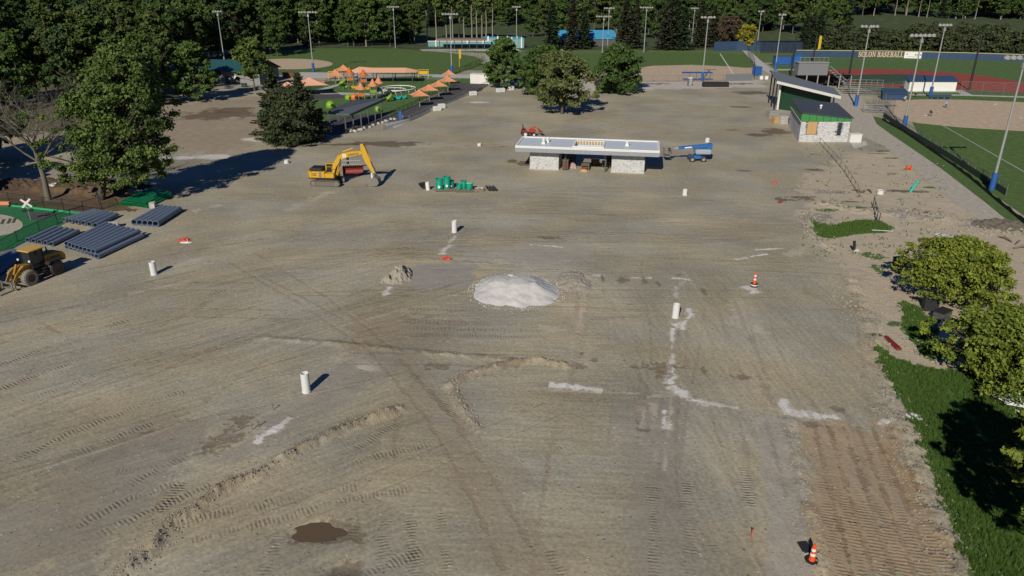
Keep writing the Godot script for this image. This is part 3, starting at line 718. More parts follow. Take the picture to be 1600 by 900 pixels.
func broadleaf(seed_: int, height: float, radius: float, base: float, trunk: float, clumps: int, leaves: int, size: float, ca: Color, cb: Color, form := 0, clump_share := 0.26, bark: Material = null, shift := Vector3.ZERO) -> Node3D:
	var rng := RandomNumberGenerator.new()
	rng.seed = seed_
	var root := Node3D.new()
	var wood := Mb.new(); var crown := Mb.new()
	var lean := Vector3(rng.randf_range(-0.5, 0.5), 0, rng.randf_range(-0.5, 0.5)) * radius * 0.12
	lean += shift
	var top := Vector3(0, height * 0.86, 0) + lean
	var tp := []; var tr := []
	for i in 7:
		var t := i / 6.0
		tp.append(Vector3(0, -0.3, 0).lerp(top, t) + Vector3(rng.randf_range(-1, 1), 0, rng.randf_range(-1, 1)) * trunk * 0.6 * sin(PI * t))
		tr.append(trunk * (1.35 if i == 0 else 1.0) * lerpf(1.0, 0.12, pow(t, 0.8)))
	wood.tube(tp, tr, 8)
	var ph := rng.randf() * TAU
	for k in clumps:
		var t := pow(rng.randf(), 0.85)
		var ang := k * 2.39996 + rng.randf_range(-0.5, 0.5)
		var lump := 1.0 + 0.16 * sin(ang * 3.0 + ph) + 0.12 * sin(ang * 2.0 - ph * 2 + t * 5)
		var rr := radius * crown_radius(t, form) * lump
		var fr := sqrt(rng.randf_range(0.12, 1.0))
		var cr := radius * clump_share * rng.randf_range(0.65, 1.25)
		if k % 4 == 1:   # sprays that stick out
			fr = rng.randf_range(1.0, 1.22)
			cr *= 0.6
		var pos := Vector3(cos(ang), 0, sin(ang)) * maxf(rr * fr - cr * 0.4, 0.0) + Vector3(0, base + (height - base - cr * 0.5) * t, 0) + lean * (0.5 + 0.5 * t)
		var shade := rng.randf()
		if k % 3 == 0 or rng.randf() < 0.2:
			var from: Vector3 = Vector3.ZERO.lerp(top, clampf((pos.y - Vector2(pos.x, pos.z).length() * 0.75) / top.y, 0.22, 0.9))
			var r0 := trunk * lerpf(0.38, 0.12, from.y / height)
			var mid := from.lerp(pos, 0.5) + Vector3(rng.randf_range(-1, 1), rng.randf_range(-0.2, 1.2), rng.randf_range(-1, 1)) * radius * 0.07
			wood.tube([from, mid, pos], [r0, r0 * 0.6, r0 * 0.18], 5, false)
			for j in 2: wood.tube([mid, pos + Vector3(rng.randf_range(-1, 1), rng.randf_range(-0.5, 1), rng.randf_range(-1, 1)) * cr], [r0 * 0.4, r0 * 0.1], 4, false)
		for j in leaves:
			var o := Vector3(rng.randfn(), rng.randfn() * 0.6, rng.randfn()) * cr * (0.5 if form < 2 else 0.72)
			var nrm := (o.normalized() * 0.7 + Vector3(rng.randf_range(-1, 1), rng.randf_range(-0.3, 1.3), rng.randf_range(-1, 1))).normalized()
			crown.col = ca.lerp(cb, clampf(shade * 0.65 + rng.randf() * 0.5 - 0.08, 0, 1))
			leaf(crown, pos + o, nrm, size * (0.5 + 1.3 * pow(rng.randf(), 1.5)), rng)
	part("trunk", wood, bark if bark else M.bark, root)
	part("crown", crown, M.leaf, root)
	return root

func conifer(seed_: int, height: float, radius: float, base: float, trunk: float, whorls: int, size: float, ca: Color, cb: Color, full := 1.0) -> Node3D:
	var rng := RandomNumberGenerator.new()
	rng.seed = seed_
	var root := Node3D.new()
	var wood := Mb.new(); var crown := Mb.new()
	wood.tube([Vector3(0, -0.3, 0), Vector3(0, height * 0.5, 0), Vector3(0, height * 0.97, 0)], [trunk, trunk * 0.6, 0.04], 8)
	for k in whorls:
		var t := float(k) / (whorls - 1)
		var y := lerpf(base, height * 0.98, t)
		var rr := radius * (pow(1.0 - t, 0.8) * 0.95 + 0.05) * rng.randf_range(0.8, 1.12)
		var count := int(lerpf(11, 4, t))
		var turn := rng.randf() * TAU
		for j in count:
			var ang := turn + TAU * j / count + rng.randf_range(-0.25, 0.25)
			var len := rr * rng.randf_range(0.4, 1.15)
			var d := Vector3(cos(ang), lerpf(-0.28, 0.5, t), sin(ang))
			var shade := rng.randf()
			if rng.randf() < 0.5: wood.tube([Vector3(0, y, 0), Vector3(0, y, 0) + d * len * 0.8], [trunk * 0.14, 0.02], 4, false)
			var steps := maxi(3, int(len / (size * 0.42) * full))
			for i in steps:
				var f := (i + rng.randf()) / steps
				var p := Vector3(0, y, 0) + d * len * f + Vector3(0, 0.12 * len * f * f, 0)
				for q in 3:
					var o := Vector3(rng.randf_range(-1, 1), rng.randf_range(-0.5, 0.35), rng.randf_range(-1, 1)) * size * (0.35 + 0.8 * (1.0 - f))
					crown.col = ca.lerp(cb, clampf(shade * 0.5 + rng.randf() * 0.5, 0, 1))
					leaf(crown, p + o, Vector3(rng.randf_range(-0.7, 0.7), 1, rng.randf_range(-0.7, 0.7)).normalized(), size * rng.randf_range(0.6, 1.2), rng, 2.0)
	part("trunk", wood, M.bark, root)
	part("crown", crown, M.leaf, root)
	return root

func branchy(wood: Mb, rng: RandomNumberGenerator, at: Vector3, dir: Vector3, len: float, r: float, depth: int) -> void:
	var p := [at]; var rr := [r]
	var d := dir
	for i in 3:
		d = (d + Vector3(rng.randf_range(-1, 1), rng.randf_range(-0.35, 0.55), rng.randf_range(-1, 1)) * 0.22).normalized()
		p.append(p[-1] + d * len / 3.0)
		rr.append(r * lerpf(1.0, 0.6, (i + 1) / 3.0))
	wood.tube(p, rr, 6 if depth > 2 else 4, false)
	if depth == 0: return
	for k in rng.randi_range(3, 4):
		var q: Vector3 = p[rng.randi_range(1, 3)] if k > 0 else p[3]
		var nd := (d + Vector3(rng.randf_range(-1, 1), rng.randf_range(-0.45, 0.6), rng.randf_range(-1, 1)) * 0.95).normalized()
		branchy(wood, rng, q, nd, len * rng.randf_range(0.55, 0.8), rr[3] * 0.8, depth - 1)

func place_tree(o: Node3D, called: String, label: String, at: Vector3, turn := 0.0, scale_ := 1.0, group := "", own := true) -> Node3D:
	var t: Node3D = o.duplicate() if own else o
	t.name = numbered(called)
	add_child(t)
	t.position = at
	t.rotation.y = turn
	t.scale = Vector3.ONE * scale_
	tag(t, label, "tree", group)
	return t

func build_trees() -> void:
	var da := Color(0.033, 0.069, 0.011); var db := Color(0.075, 0.138, 0.022)
	# near trees on the right and the maple on the left
	var n1 := broadleaf(101, 6.5, 4.7, 1.3, 0.22, 430, 72, 0.16, Color(0.062, 0.098, 0.007), Color(0.237, 0.281, 0.030), 2, 0.11)
	place_tree(n1, "small_tree", "low spreading olive green tree beside the black bins on sandy soil", Vector3(43.2, 0, -67), 0.4, 1.0, "", false)
	var n2 := broadleaf(102, 6.5, 4.9, 1.0, 0.24, 460, 72, 0.16, Color(0.056, 0.098, 0.007), Color(0.219, 0.269, 0.030), 2, 0.11)
	place_tree(n2, "small_tree", "wide low tree on the grass bank beside the broken white bench", Vector3(38.6, 0, -50.6), 1.0, 1.0, "", false)
	var n3 := broadleaf(104, 12.0, 4.2, 4.4, 0.24, 200, 60, 0.24, Color(0.069, 0.106, 0.010), Color(0.188, 0.237, 0.027), 0, 0.13)
	place_tree(n3, "small_tree", "taller tree at the end of the grass bank past the white bench", Vector3(29.0, 0, -29.0), 2.2, 1.0, "", false)
	var big := broadleaf(103, 21.0, 6.7, 3.0, 0.5, 420, 170, 0.21, Color(0.042, 0.078, 0.013), Color(0.124, 0.189, 0.034), 1, 0.17, null, Vector3(7.4, 0, 0.5))
	place_tree(big, "shade_tree", "tall full green tree standing above the stacked pipes", ground_at(156, 312), 0.0, 1.0, "", false)
	# bare tree
	var wood := Mb.new()
	var rng := RandomNumberGenerator.new()
	rng.seed = 44
	wood.tube([Vector3(0, -0.2, 0), Vector3(0.1, 3.5, 0), Vector3(0.0, 7.2, 0.2)], [0.42, 0.34, 0.27], 9)
	for k in 10:
		var a := k * 2.4 + 0.3
		branchy(wood, rng, Vector3(0.02, 5.0 + 0.42 * k, 0.15), Vector3(cos(a) * 0.9, 0.75, sin(a) * 0.9).normalized(), 5.6 - 0.18 * k, 0.15, 5 if k < 3 else 4)
	var bare := thing("bare_tree", "leafless grey tree with thin bare branches", "tree", ground_at(76, 312))
	part("trunk", wood, mottled(Color(0.13, 0.115, 0.095), Color(0.2, 0.18, 0.155), 0.8, 0.95), bare)
	# four trees in the middle of the site
	var m1 := broadleaf(111, 13.5, 6.4, 2.2, 0.3, 130, 110, 0.36, Color(0.062, 0.094, 0.022), Color(0.138, 0.156, 0.050), 0, 0.2)
	place_tree(m1, "park_tree", "thin olive brown tree standing on bare soil with twigs showing", ground_at(878, 178), 0, 1.0, "", false)
	var m2 := broadleaf(112, 12.4, 6.2, 0.8, 0.32, 150, 120, 0.38, da * 0.9, db * 0.9, 1, 0.22)
	place_tree(m2, "park_tree", "dense dark green rounded tree by the dirt infield", ground_at(966, 146), 0, 1.0, "", false)
	var m3 := broadleaf(113, 13.4, 5.0, 1.4, 0.3, 120, 110, 0.4, Color(0.037, 0.081, 0.011), Color(0.088, 0.150, 0.025), 1, 0.18)
	place_tree(m3, "park_tree", "bright green upright tree beside the white storage container", ground_at(788, 139), 0.5, 1.0, "", false)
	place_tree(m2, "park_tree", "green tree half hidden behind the olive brown tree", ground_at(846, 148), 1.5, 1.0)
	# spruces by the playground shelter
	var s1 := conifer(121, 13.6, 5.4, 0.2, 0.26, 38, 0.33, Color(0.028, 0.044, 0.016), Color(0.071, 0.092, 0.034), 1.5)
	place_tree(s1, "spruce_tree", "dark spruce beside the slate roofed shelter, taller of a pair", ground_at(476, 219), 0, 0.92, "", false)
	place_tree(s1, "spruce_tree", "dark spruce at the edge of the shade, shorter of a pair", ground_at(436, 219), 1.3, 0.98)
	var bush := broadleaf(122, 10.2, 5.6, 0.2, 0.26, 300, 90, 0.26, Color(0.022, 0.036, 0.013), Color(0.066, 0.085, 0.03), 2, 0.15)
	place_tree(bush, "spruce_tree", "bushy dark evergreen filling the gap between the two pointed spruces", ground_at(458, 223), 2.9, 1.0, "", false)
	# young trees near the teal roofed building
	place_tree(m3, "young_tree", "slim green tree in front of the teal roofed building wall", ground_at(309, 158), 0.8, 1.05)
	var y2 := broadleaf(114, 13.0, 4.2, 3.0, 0.22, 90, 90, 0.4, Color(0.06, 0.10, 0.015), Color(0.12, 0.17, 0.03), 0, 0.22)
	place_tree(y2, "young_tree", "light yellow green tree at the corner of the teal roofed building", ground_at(398, 142), 0, 1.05, "", false)
	# trees that stand left of the pipes and the loader and shade them
	place_tree(m2, "edge_tree", "round green tree beside the wheel loader at the end of the pipes", Vector3(-61, 0, -59), 0.7, 1.05)
	for e in [[-85, -98, 1.1], [-92, -110, 1.25], [-88, -124, 1.2]]: place_tree(m3, "edge_tree", "upright green tree past the traffic garden beside the soil bank", Vector3(e[0], 0, e[1]), e[0], e[2] * 1.1, "trees past the traffic garden")
	# woods
	var kinds := []
	for k in 5:
		kinds.append(broadleaf(200 + k, 19.0 + k, 5.6 + 0.3 * (k % 3), 2.5 + 0.9 * k, 0.32, 85, 95, 0.5, [Color(0.023, 0.055, 0.009), Color(0.029, 0.065, 0.009), Color(0.034, 0.069, 0.010), Color(0.019, 0.044, 0.010), Color(0.036, 0.062, 0.010)][k], [Color(0.058, 0.114, 0.018), Color(0.072, 0.137, 0.019), Color(0.088, 0.140, 0.022), Color(0.047, 0.091, 0.018), Color(0.091, 0.127, 0.023)][k], k % 2, 0.2, M.pale_bark if k == 2 else null))
	var firs := []
	for k in 2:
		firs.append(conifer(230 + k, 17.0 + 2 * k, 4.6, 0.8, 0.3, 24, 0.7, [Color(0.018, 0.036, 0.016), Color(0.03, 0.036, 0.02)][k], [Color(0.04, 0.07, 0.028), Color(0.065, 0.07, 0.038)][k]))
	var tallwood := broadleaf(240, 25, 4.6, 15.0, 0.36, 34, 60, 0.66, Color(0.05, 0.08, 0.016), Color(0.12, 0.16, 0.035), 0, 0.3, M.pale_bark)
	var shrub := broadleaf(250, 8.5, 5.0, 0.3, 0.2, 60, 70, 0.6, Color(0.026, 0.04, 0.014), Color(0.06, 0.075, 0.028), 2, 0.26)
	var gold := broadleaf(251, 8.5, 3.4, 1.6, 0.2, 50, 60, 0.5, Color(0.16, 0.15, 0.008), Color(0.28, 0.24, 0.015), 0, 0.26)
	var russet := broadleaf(252, 12.0, 4.6, 2.5, 0.25, 60, 50, 0.5, Color(0.05, 0.036, 0.022), Color(0.10, 0.07, 0.042), 0, 0.24)
	rng.seed = 900
	var count := 0
	# [survey x range, survey y of the stems, depth of the belt in metres, trees, label, group, kinds]
	for b in [
		[-300, 270, 175, 26, 26, "leafy tree in the wood behind the tall green shade tree", "trees behind the shade tree", 0, 0.85],
		[-500, 300, 132, 50, 34, "leafy tree in the deep wood beside the teal roofed building", "trees beside the teal roofed building", 0, 0.95],
		[255, 440, 99, 40, 20, "leafy tree behind the teal roof of the long building", "trees behind the teal roof", 0, 0.95],
		[380, 655, 73, 30, 34, "leafy tree in the wood along the outfield of the grass ball field", "trees along the outfield", 0, 1.0],
		[820, 1180, 62, 50, 22, "leafy tree in the wood behind the dirt infield ball field", "trees behind the dirt infield", 0, 0.92],
		[1150, 1320, 66, 40, 14, "leafy tree behind the batting cage and the blue booth", "trees behind the batting cage", 0, 0.85],
		[1190, 1680, 43, 60, 40, "leafy tree on the wooded bank above the outfield wall", "trees on the wooded bank", 0, 0.9],
		[620, 1200, 47, 70, 44, "leafy tree in the far wood below the white far roofs", "trees in the far wood", 0, 0.95]]:
		for k in b[4]:
			var px: float = lerpf(b[0], b[1], (k + rng.randf()) / b[4])
			var p := spot(px, b[2])
			p.z -= rng.randf() * b[3]
			p.x *= (p.z / spot(px, b[2]).z)
			p.y = land(p.x, p.z) - 0.1
			var pick := rng.randi_range(0, 4)
			var kind: Node3D = kinds[pick] if k % 9 != 4 else firs[1 if pick == 2 else 0]
			place_tree(kind, "woodland_tree", "dark conifer among the leafy trees, " + b[6] if k % 9 == 4 else ["mid green ", "bright green ", "pale stemmed ", "dark green ", "yellow green "][pick] + b[5], p, rng.randf() * TAU, b[8] * rng.randf_range(0.7, 1.22), "conifers among the " + b[6] if k % 9 == 4 else ["mid green ", "bright green ", "pale stemmed ", "dark green ", "yellow green "][pick] + b[6])
			count += 1
	# tall pale stems
	for px in [668, 683, 696, 706, 716, 727, 738, 746, 752, 760, 772]:
		var p := spot(px + rng.randf_range(-3, 3), 66 + rng.randf_range(-2, 2))
		place_tree(tallwood, "tall_tree", "tall bare stemmed tree with a high crown behind the brown pavilion roof", p, rng.randf() * TAU, rng.randf_range(0.9, 1.1), "tall trees behind the pavilion")
	for px in [1318, 1362, 1395, 1412, 1432, 1445, 1462, 1490, 1505, 1520, 1560]:
		var p := spot(px, 42 + rng.randf_range(-2, 1))
		p.y = land(p.x, p.z)
		place_tree(tallwood, "tall_tree", "tall bare stemmed tree on the bank above the outfield wall", p, rng.randf() * TAU, rng.randf_range(0.7, 0.85), "tall trees on the bank")
	# evergreens between the fields
	for e in [[862, 78, 0, 1.05], [893, 77, 1, 1.0], [912, 76, 0, 0.9], [975, 76, 1, 1.1], [992, 75, 1, 0.95], [1040, 78, 1, 1.1], [1054, 77, 0, 1.1], [1066, 78, 0, 0.95], [1092, 74, 1, 0.95], [1112, 73, 1, 0.85], [1255, 76, 0, 0.75], [1278, 75, 0, 0.85], [1266, 73, 1, 0.7]]:
		var p := spot(e[0], e[1])
		place_tree(firs[e[2]], "evergreen_tree", "dull brownish evergreen between the outfield and the far wood" if e[2] == 1 else "dark green evergreen between the outfield and the far wood", p, rng.randf() * TAU, e[3], "brownish evergreens behind the outfield" if e[2] == 1 else "dark evergreens behind the outfield")
	for e in [[1130, 73], [1142, 72]]: place_tree(russet, "russet_tree", "thin russet brown tree by the dark windscreen fence", spot(e[0], e[1]), rng.randf() * TAU, 1.0, "russet trees by the windscreen")
	place_tree(gold, "gold_tree", "small yellow leaved tree at the end of the concrete path", spot(1166, 78), 0, 1.15)
	for k in 26:
		var p := spot(1300 + k * 13.0 + rng.randf_range(-4, 4), 75 + rng.randf_range(-3, 2) + k * 0.25)
		place_tree(shrub, "hedge_tree", "low dark bushy tree in the row behind the outfield wall", p, rng.randf() * TAU, rng.randf_range(0.8, 1.15), "row of bushy trees behind the outfield wall")
	# what lies beyond reads as one mass
	var xs := [[], [], []]
	for k in 1500:
		var z := -lerpf(360, 1100, pow(rng.randf(), 1.4))
		var x := rng.randf_range(-1, 1) * (0.78 * -z + 60)
		if z > -520 and x > -60 and x < 480 and z > -440: continue
		var s := rng.randf_range(0.85, 1.25)
		xs[k % 3].append(Transform3D(Basis(Vector3.UP, rng.randf() * TAU).scaled(Vector3(s, s, s)), Vector3(x, land(x, z) - 0.2, z)))
	for j in 3:
		var mm := MultiMesh.new()
		mm.transform_format = MultiMesh.TRANSFORM_3D
		mm.mesh = kinds[[0, 1, 4][j]].get_node("crown").mesh
		mm.instance_count = xs[j].size()
		for k in xs[j].size(): mm.set_instance_transform(k, xs[j][k])
		var mi := MultiMeshInstance3D.new()
		mi.name = numbered("far_wood")
		mi.multimesh = mm
		mi.material_override = M.leaf
		add_child(mi)
		tag(mi, "unbroken leafy wood that fills the far background", "wood", "far woods", "stuff")
	for k in kinds + firs + [tallwood, shrub, gold, russet]: k.free()
	print("trees ", count, " ", Time.get_ticks_msec())

# ---------------------------------------------------------------- machines
func stadium(len: float, height: float, grow := 0.0, steps := 8) -> PackedVector2Array:
	var r := height / 2
	var p := PackedVector2Array()
	for k in steps + 1:
		var a := -PI / 2 + PI * k / steps
		p.append(Vector2(len / 2 - r + cos(a) * (r + grow), r + sin(a) * (r + grow)))
	for k in steps + 1:
		var a := PI / 2 + PI * k / steps
		p.append(Vector2(-len / 2 + r + cos(a) * (r + grow), r + sin(a) * (r + grow)))
	return p

func text_mesh(words: String, size: float, font_name := "Droid Sans", depth := 0.01) -> TextMesh:
	var t := TextMesh.new()
	t.text = words
	var f := SystemFont.new()
	f.font_names = PackedStringArray([font_name])
	f.font_weight = 700
	t.font = f
	t.font_size = 64
	t.pixel_size = size / 64.0
	t.depth = depth
	return t

func ram(root: Node3D, a: Vector3, b: Vector3, r: float, mat: Material, share := 0.55) -> void:
	var m := Mb.new()
	m.cyl(a, a.lerp(b, share), r, r, 10)
	var o := part("hydraulic_cylinder", m, mat, root)
	m = Mb.new()
	m.cyl(a.lerp(b, share), b, r * 0.55, r * 0.55, 8)
	part("rod", m, M.chrome, o)

func build_excavator() -> void:
	var t := thing("excavator", "yellow crawler excavator with its bucket resting on the soil", "excavator", ground_at(513, 288) + Vector3(0, 0.02, 0), -0.1)
	for s in [-1.0, 1.0]:
		var m := Mb.new()
		m.prism(stadium(4.5, 0.92, -0.12), s * 1.25 - 0.12, s * 1.25 + 0.12)
		var tr := part("track_frame", m, M.track, t)
		m = Mb.new()
		var o := stadium(4.5, 0.92, 0.0, 8); var inn := stadium(4.5, 0.92, -0.07, 8)
		for k in o.size():
			var j := (k + 1) % o.size()
			for e in [-0.3, 0.3]:
				var z: float = s * 1.25 + e
				m.quad(Vector3(o[k].x, o[k].y, z), Vector3(o[j].x, o[j].y, z), Vector3(inn[j].x, inn[j].y, z), Vector3(inn[k].x, inn[k].y, z))
			m.quad(Vector3(o[k].x, o[k].y, s * 1.25 - 0.3), Vector3(o[j].x, o[j].y, s * 1.25 - 0.3), Vector3(o[j].x, o[j].y, s * 1.25 + 0.3), Vector3(o[k].x, o[k].y, s * 1.25 + 0.3))
			m.quad(Vector3(inn[k].x, inn[k].y, s * 1.25 - 0.3), Vector3(inn[k].x, inn[k].y, s * 1.25 + 0.3), Vector3(inn[j].x, inn[j].y, s * 1.25 + 0.3), Vector3(inn[j].x, inn[j].y, s * 1.25 - 0.3))
		# grousers round the belt
		var peri := 0.0
		for k in o.size():
			var a := o[k]; var b := o[(k + 1) % o.size()]
			var d := (b - a)
			var n := int(d.length() / 0.17)
			for q in n:
				var p := a + d * (q + 0.5) / n
				var nn := Vector2(d.y, -d.x).normalized()
				m.box(Vector3(p.x + nn.x * 0.02, p.y + nn.y * 0.02, s * 1.25), Vector3(0.05, 0.05, 0.6), Basis(Vector3(0, 0, 1), d.angle()))
			peri += d.length()
		part("track_belt", m, M.track, tr)
		for k in 7:
			m = Mb.new()
			m.cyl(Vector3(-1.5 + k * 0.5, 0.2, s * 1.25 - 0.2), Vector3(-1.5 + k * 0.5, 0.2, s * 1.25 + 0.2), 0.12, 0.12, 10)
			part("roller", m, M.steel, tr)
		for e in [-1.8, 1.8]:
			m = Mb.new()
			m.cyl(Vector3(e, 0.46, s * 1.25 - 0.22), Vector3(e, 0.46, s * 1.25 + 0.22), 0.34, 0.34, 14)
			m.cyl(Vector3(e, 0.46, s * 1.25 - 0.26), Vector3(e, 0.46, s * 1.25 + 0.26), 0.14, 0.14, 10)
			part("sprocket" if e < 0 else "idler", m, M.steel, tr)
	var c := Mb.new()
	c.box(Vector3(0, 0.72, 0), Vector3(2.2, 0.5, 2.2), Basis.IDENTITY, 0.06)
	c.cyl(Vector3(0, 0.9, 0), Vector3(0, 1.12, 0), 0.75, 0.75, 20)
	part("undercarriage", c, M.track, t)
	c = Mb.new()
	c.box(Vector3(-0.45, 1.2, 0), Vector3(4.1, 0.16, 2.6), Basis.IDENTITY, 0.03)
	part("deck", c, M.black, t)
	c = Mb.new()   # rounded counterweight
	var cw := PackedVector2Array()
	for k in 13:
		var a := PI / 2 + PI * k / 12
		cw.append(Vector2(-1.95 + cos(a) * 0.85, sin(a) * 1.36))
	c.x = Transform3D(Basis(Vector3.RIGHT, PI / 2), Vector3(0, 0, 0))
	c.prism(cw, -2.25, -1.28)
	part("counterweight", c, M.yellow, t)
	for s in [-1.0, 1.0]:
		c = Mb.new()
		c.box(Vector3(-0.95, 1.76, s * 0.99), Vector3(1.98, 0.93, 0.72), Basis.IDENTITY, 0.05)
		var sp := part("side_panel", c, M.yellow, t)
		c = Mb.new()
		c.box(Vector3(-0.62, 1.78, s * 1.352), Vector3(0.36, 0.8, 0.02))
		part("vent_grille", c, M.steel, sp)
		for k in 2:
			c = Mb.new()
			c.box(Vector3(-1.5, 1.9 - k * 0.22, s * 1.352), Vector3(0.62, 0.12, 0.015))
			part("panel_marking", c, M.brown, sp)
	c = Mb.new()
	c.box(Vector3(0.75, 1.62, 0.95), Vector3(1.38, 0.66, 0.78), Basis.IDENTITY, 0.06)
	part("fuel_tank", c, M.yellow, t)
	c = Mb.new()
	c.box(Vector3(-1.35, 2.42, 0.1), Vector3(2.0, 0.5, 2.1), Basis.IDENTITY, 0.16)
	c.cyl(Vector3(-1.7, 2.6, 0.5), Vector3(-1.7, 3.0, 0.5), 0.09, 0.09, 10)
	part("engine_hood", c, M.black, t)
	# cab on the far side
	c = Mb.new()
	for q in [Vector3(-0.2, 0, -1.25), Vector3(1.35, 0, -1.25), Vector3(-0.2, 0, -0.4), Vector3(1.5, 0, -0.4)]: c.box(q + Vector3(0, 2.15, 0), Vector3(0.1, 1.8, 0.1))
	c.box(Vector3(0.62, 3.05, -0.83), Vector3(1.85, 0.12, 1.0), Basis.IDENTITY, 0.04)
	c.box(Vector3(0.62, 1.5, -0.83), Vector3(1.8, 0.5, 0.98), Basis.IDENTITY, 0.04)
	var cab := part("cab", c, M.yellow, t)
	c = Mb.new()
	c.box(Vector3(0.62, 2.38, -0.83), Vector3(1.66, 1.22, 0.86))
	part("cab_glass", c, M.glass, cab)
	c = Mb.new()
	for q in [[Vector3(0.3, 2.0, 1.3), Vector3(0.3, 3.0, 1.3)], [Vector3(0.3, 3.0, 1.3), Vector3(1.2, 3.0, 1.3)], [Vector3(1.2, 3.0, 1.3), Vector3(1.35, 1.9, 1.3)]]: c.cyl(q[0], q[1], 0.03, 0.03, 6)
	part("handrail", c, M.yellow, t)
	# boom, stick and bucket
	c = Mb.new()
	c.prism(PackedVector2Array([Vector2(0.75, 1.45), Vector2(1.05, 1.4), Vector2(1.5, 2.7), Vector2(2.35, 3.75), Vector2(3.2, 4.22), Vector2(5.6, 4.78), Vector2(5.75, 5.0), Vector2(5.6, 5.22), Vector2(4.2, 5.12), Vector2(2.7, 4.85), Vector2(1.9, 4.4), Vector2(1.05, 3.1)]), -0.28, 0.28)
	var boom := part("boom", c, M.yellow, t)
	var wm := MeshInstance3D.new()
	wm.name = "lettering"
	wm.mesh = text_mesh("KOMATSU", 0.36)
	wm.material_override = M.black
	wm.transform = Transform3D(Basis(Vector3(0, 0, 1), 0.17), Vector3(4.35, 4.72, 0.288))
	boom.add_child(wm)
	c = Mb.new()
	c.box(Vector3(2.95, 4.46, 0.287), Vector3(0.52, 0.5, 0.012), Basis(Vector3(0, 0, 1), 0.2))
	var badge := part("badge", c, M.white, boom, "white square badge on the side of the boom")
	c = Mb.new()
	c.box(Vector3(2.95, 4.46, 0.296), Vector3(0.26, 0.07, 0.008), Basis(Vector3(0, 0, 1), 0.2))
	c.box(Vector3(2.95, 4.46, 0.298), Vector3(0.07, 0.26, 0.008), Basis(Vector3(0, 0, 1), 0.2))
	part("badge_mark", c, M.grey, badge)
	for s in [-0.42, 0.42]: ram(t, Vector3(1.55, 1.6, s), Vector3(2.35, 4.1, s), 0.09, M.yellow)
	ram(t, Vector3(2.75, 5.0, 0), Vector3(5.55, 6.05, 0), 0.1, M.yellow)
	c = Mb.new()
	c.prism(PackedVector2Array([Vector2(5.45, 6.2), Vector2(5.85, 6.3), Vector2(6.2, 5.6), Vector2(6.5, 4.6), Vector2(7.35, 2.05), Vector2(7.2, 1.8), Vector2(7.02, 1.92), Vector2(6.0, 3.6), Vector2(5.72, 4.3), Vector2(5.5, 5.0)]), -0.22, 0.22)
	part("stick", c, M.yellow, t)
	ram(t, Vector3(6.3, 5.0, 0), Vector3(7.28, 2.75, 0), 0.09, M.yellow)
	c = Mb.new()
	c.box(Vector3(7.3, 2.25, 0), Vector3(0.2, 0.9, 0.4), Basis(Vector3(0, 0, 1), 0.3), 0.02)
	c.box(Vector3(7.15, 1.6, 0), Vector3(0.3, 0.7, 0.5), Basis(Vector3(0, 0, 1), 0.1), 0.03)
	part("linkage", c, M.steel, t)
	c = Mb.new()
	var outer := PackedVector2Array([Vector2(7.3, 1.5), Vector2(7.85, 1.1), Vector2(8.0, 0.6), Vector2(7.7, 0.15), Vector2(7.1, 0.02), Vector2(6.2, 0.0), Vector2(6.15, 0.08), Vector2(6.9, 0.18), Vector2(7.3, 0.3), Vector2(7.45, 0.6), Vector2(7.3, 0.95), Vector2(6.95, 1.25)])
	c.prism(outer, -0.7, 0.7)
	for z in [-0.7, 0.66]: c.prism(PackedVector2Array([Vector2(7.3, 1.5), Vector2(7.85, 1.1), Vector2(8.0, 0.6), Vector2(7.7, 0.15), Vector2(7.1, 0.02), Vector2(6.2, 0.0), Vector2(6.6, 0.7), Vector2(6.95, 1.25)]), z - 0.001, z + 0.043)
	var bk := part("bucket", c, M.steel, t)
	for k in 5:
		c = Mb.new()
		c.box(Vector3(6.08, 0.05, -0.6 + k * 0.3), Vector3(0.28, 0.07, 0.12))
		part("tooth", c, M.track, bk)

func wheel(t: Node3D, at: Vector3, r: float, width: float, tyre: Material, rim: Material) -> void:
	var m := Mb.new()
	m.x = Transform3D(Basis(Vector3.RIGHT, PI / 2), at)
	m.lathe([Vector2(r * 0.52, -width / 2), Vector2(r * 0.86, -width / 2), Vector2(r * 0.97, -width * 0.4), Vector2(r, -width * 0.2), Vector2(r, width * 0.2), Vector2(r * 0.97, width * 0.4), Vector2(r * 0.86, width / 2), Vector2(r * 0.52, width / 2)], 24)
	for k in 20:
		var a := TAU * k / 20
		for s in [-1.0, 1.0]:
			m.box(Vector3(cos(a) * r, s * width * 0.24, sin(a) * r), Vector3(0.06, width * 0.42, 0.09), Basis(Vector3.UP, -a - s * 0.1))
	var w := part("wheel", m, tyre, t)
	m = Mb.new()
	m.x = Transform3D(Basis(Vector3.RIGHT, PI / 2), at)
	m.lathe([Vector2(0.001, -width * 0.32), Vector2(r * 0.3, -width * 0.3), Vector2(r * 0.53, -width * 0.44), Vector2(r * 0.53, width * 0.44), Vector2(r * 0.3, width * 0.3), Vector2(0.001, width * 0.32)], 18)
	part("rim", m, rim, w)

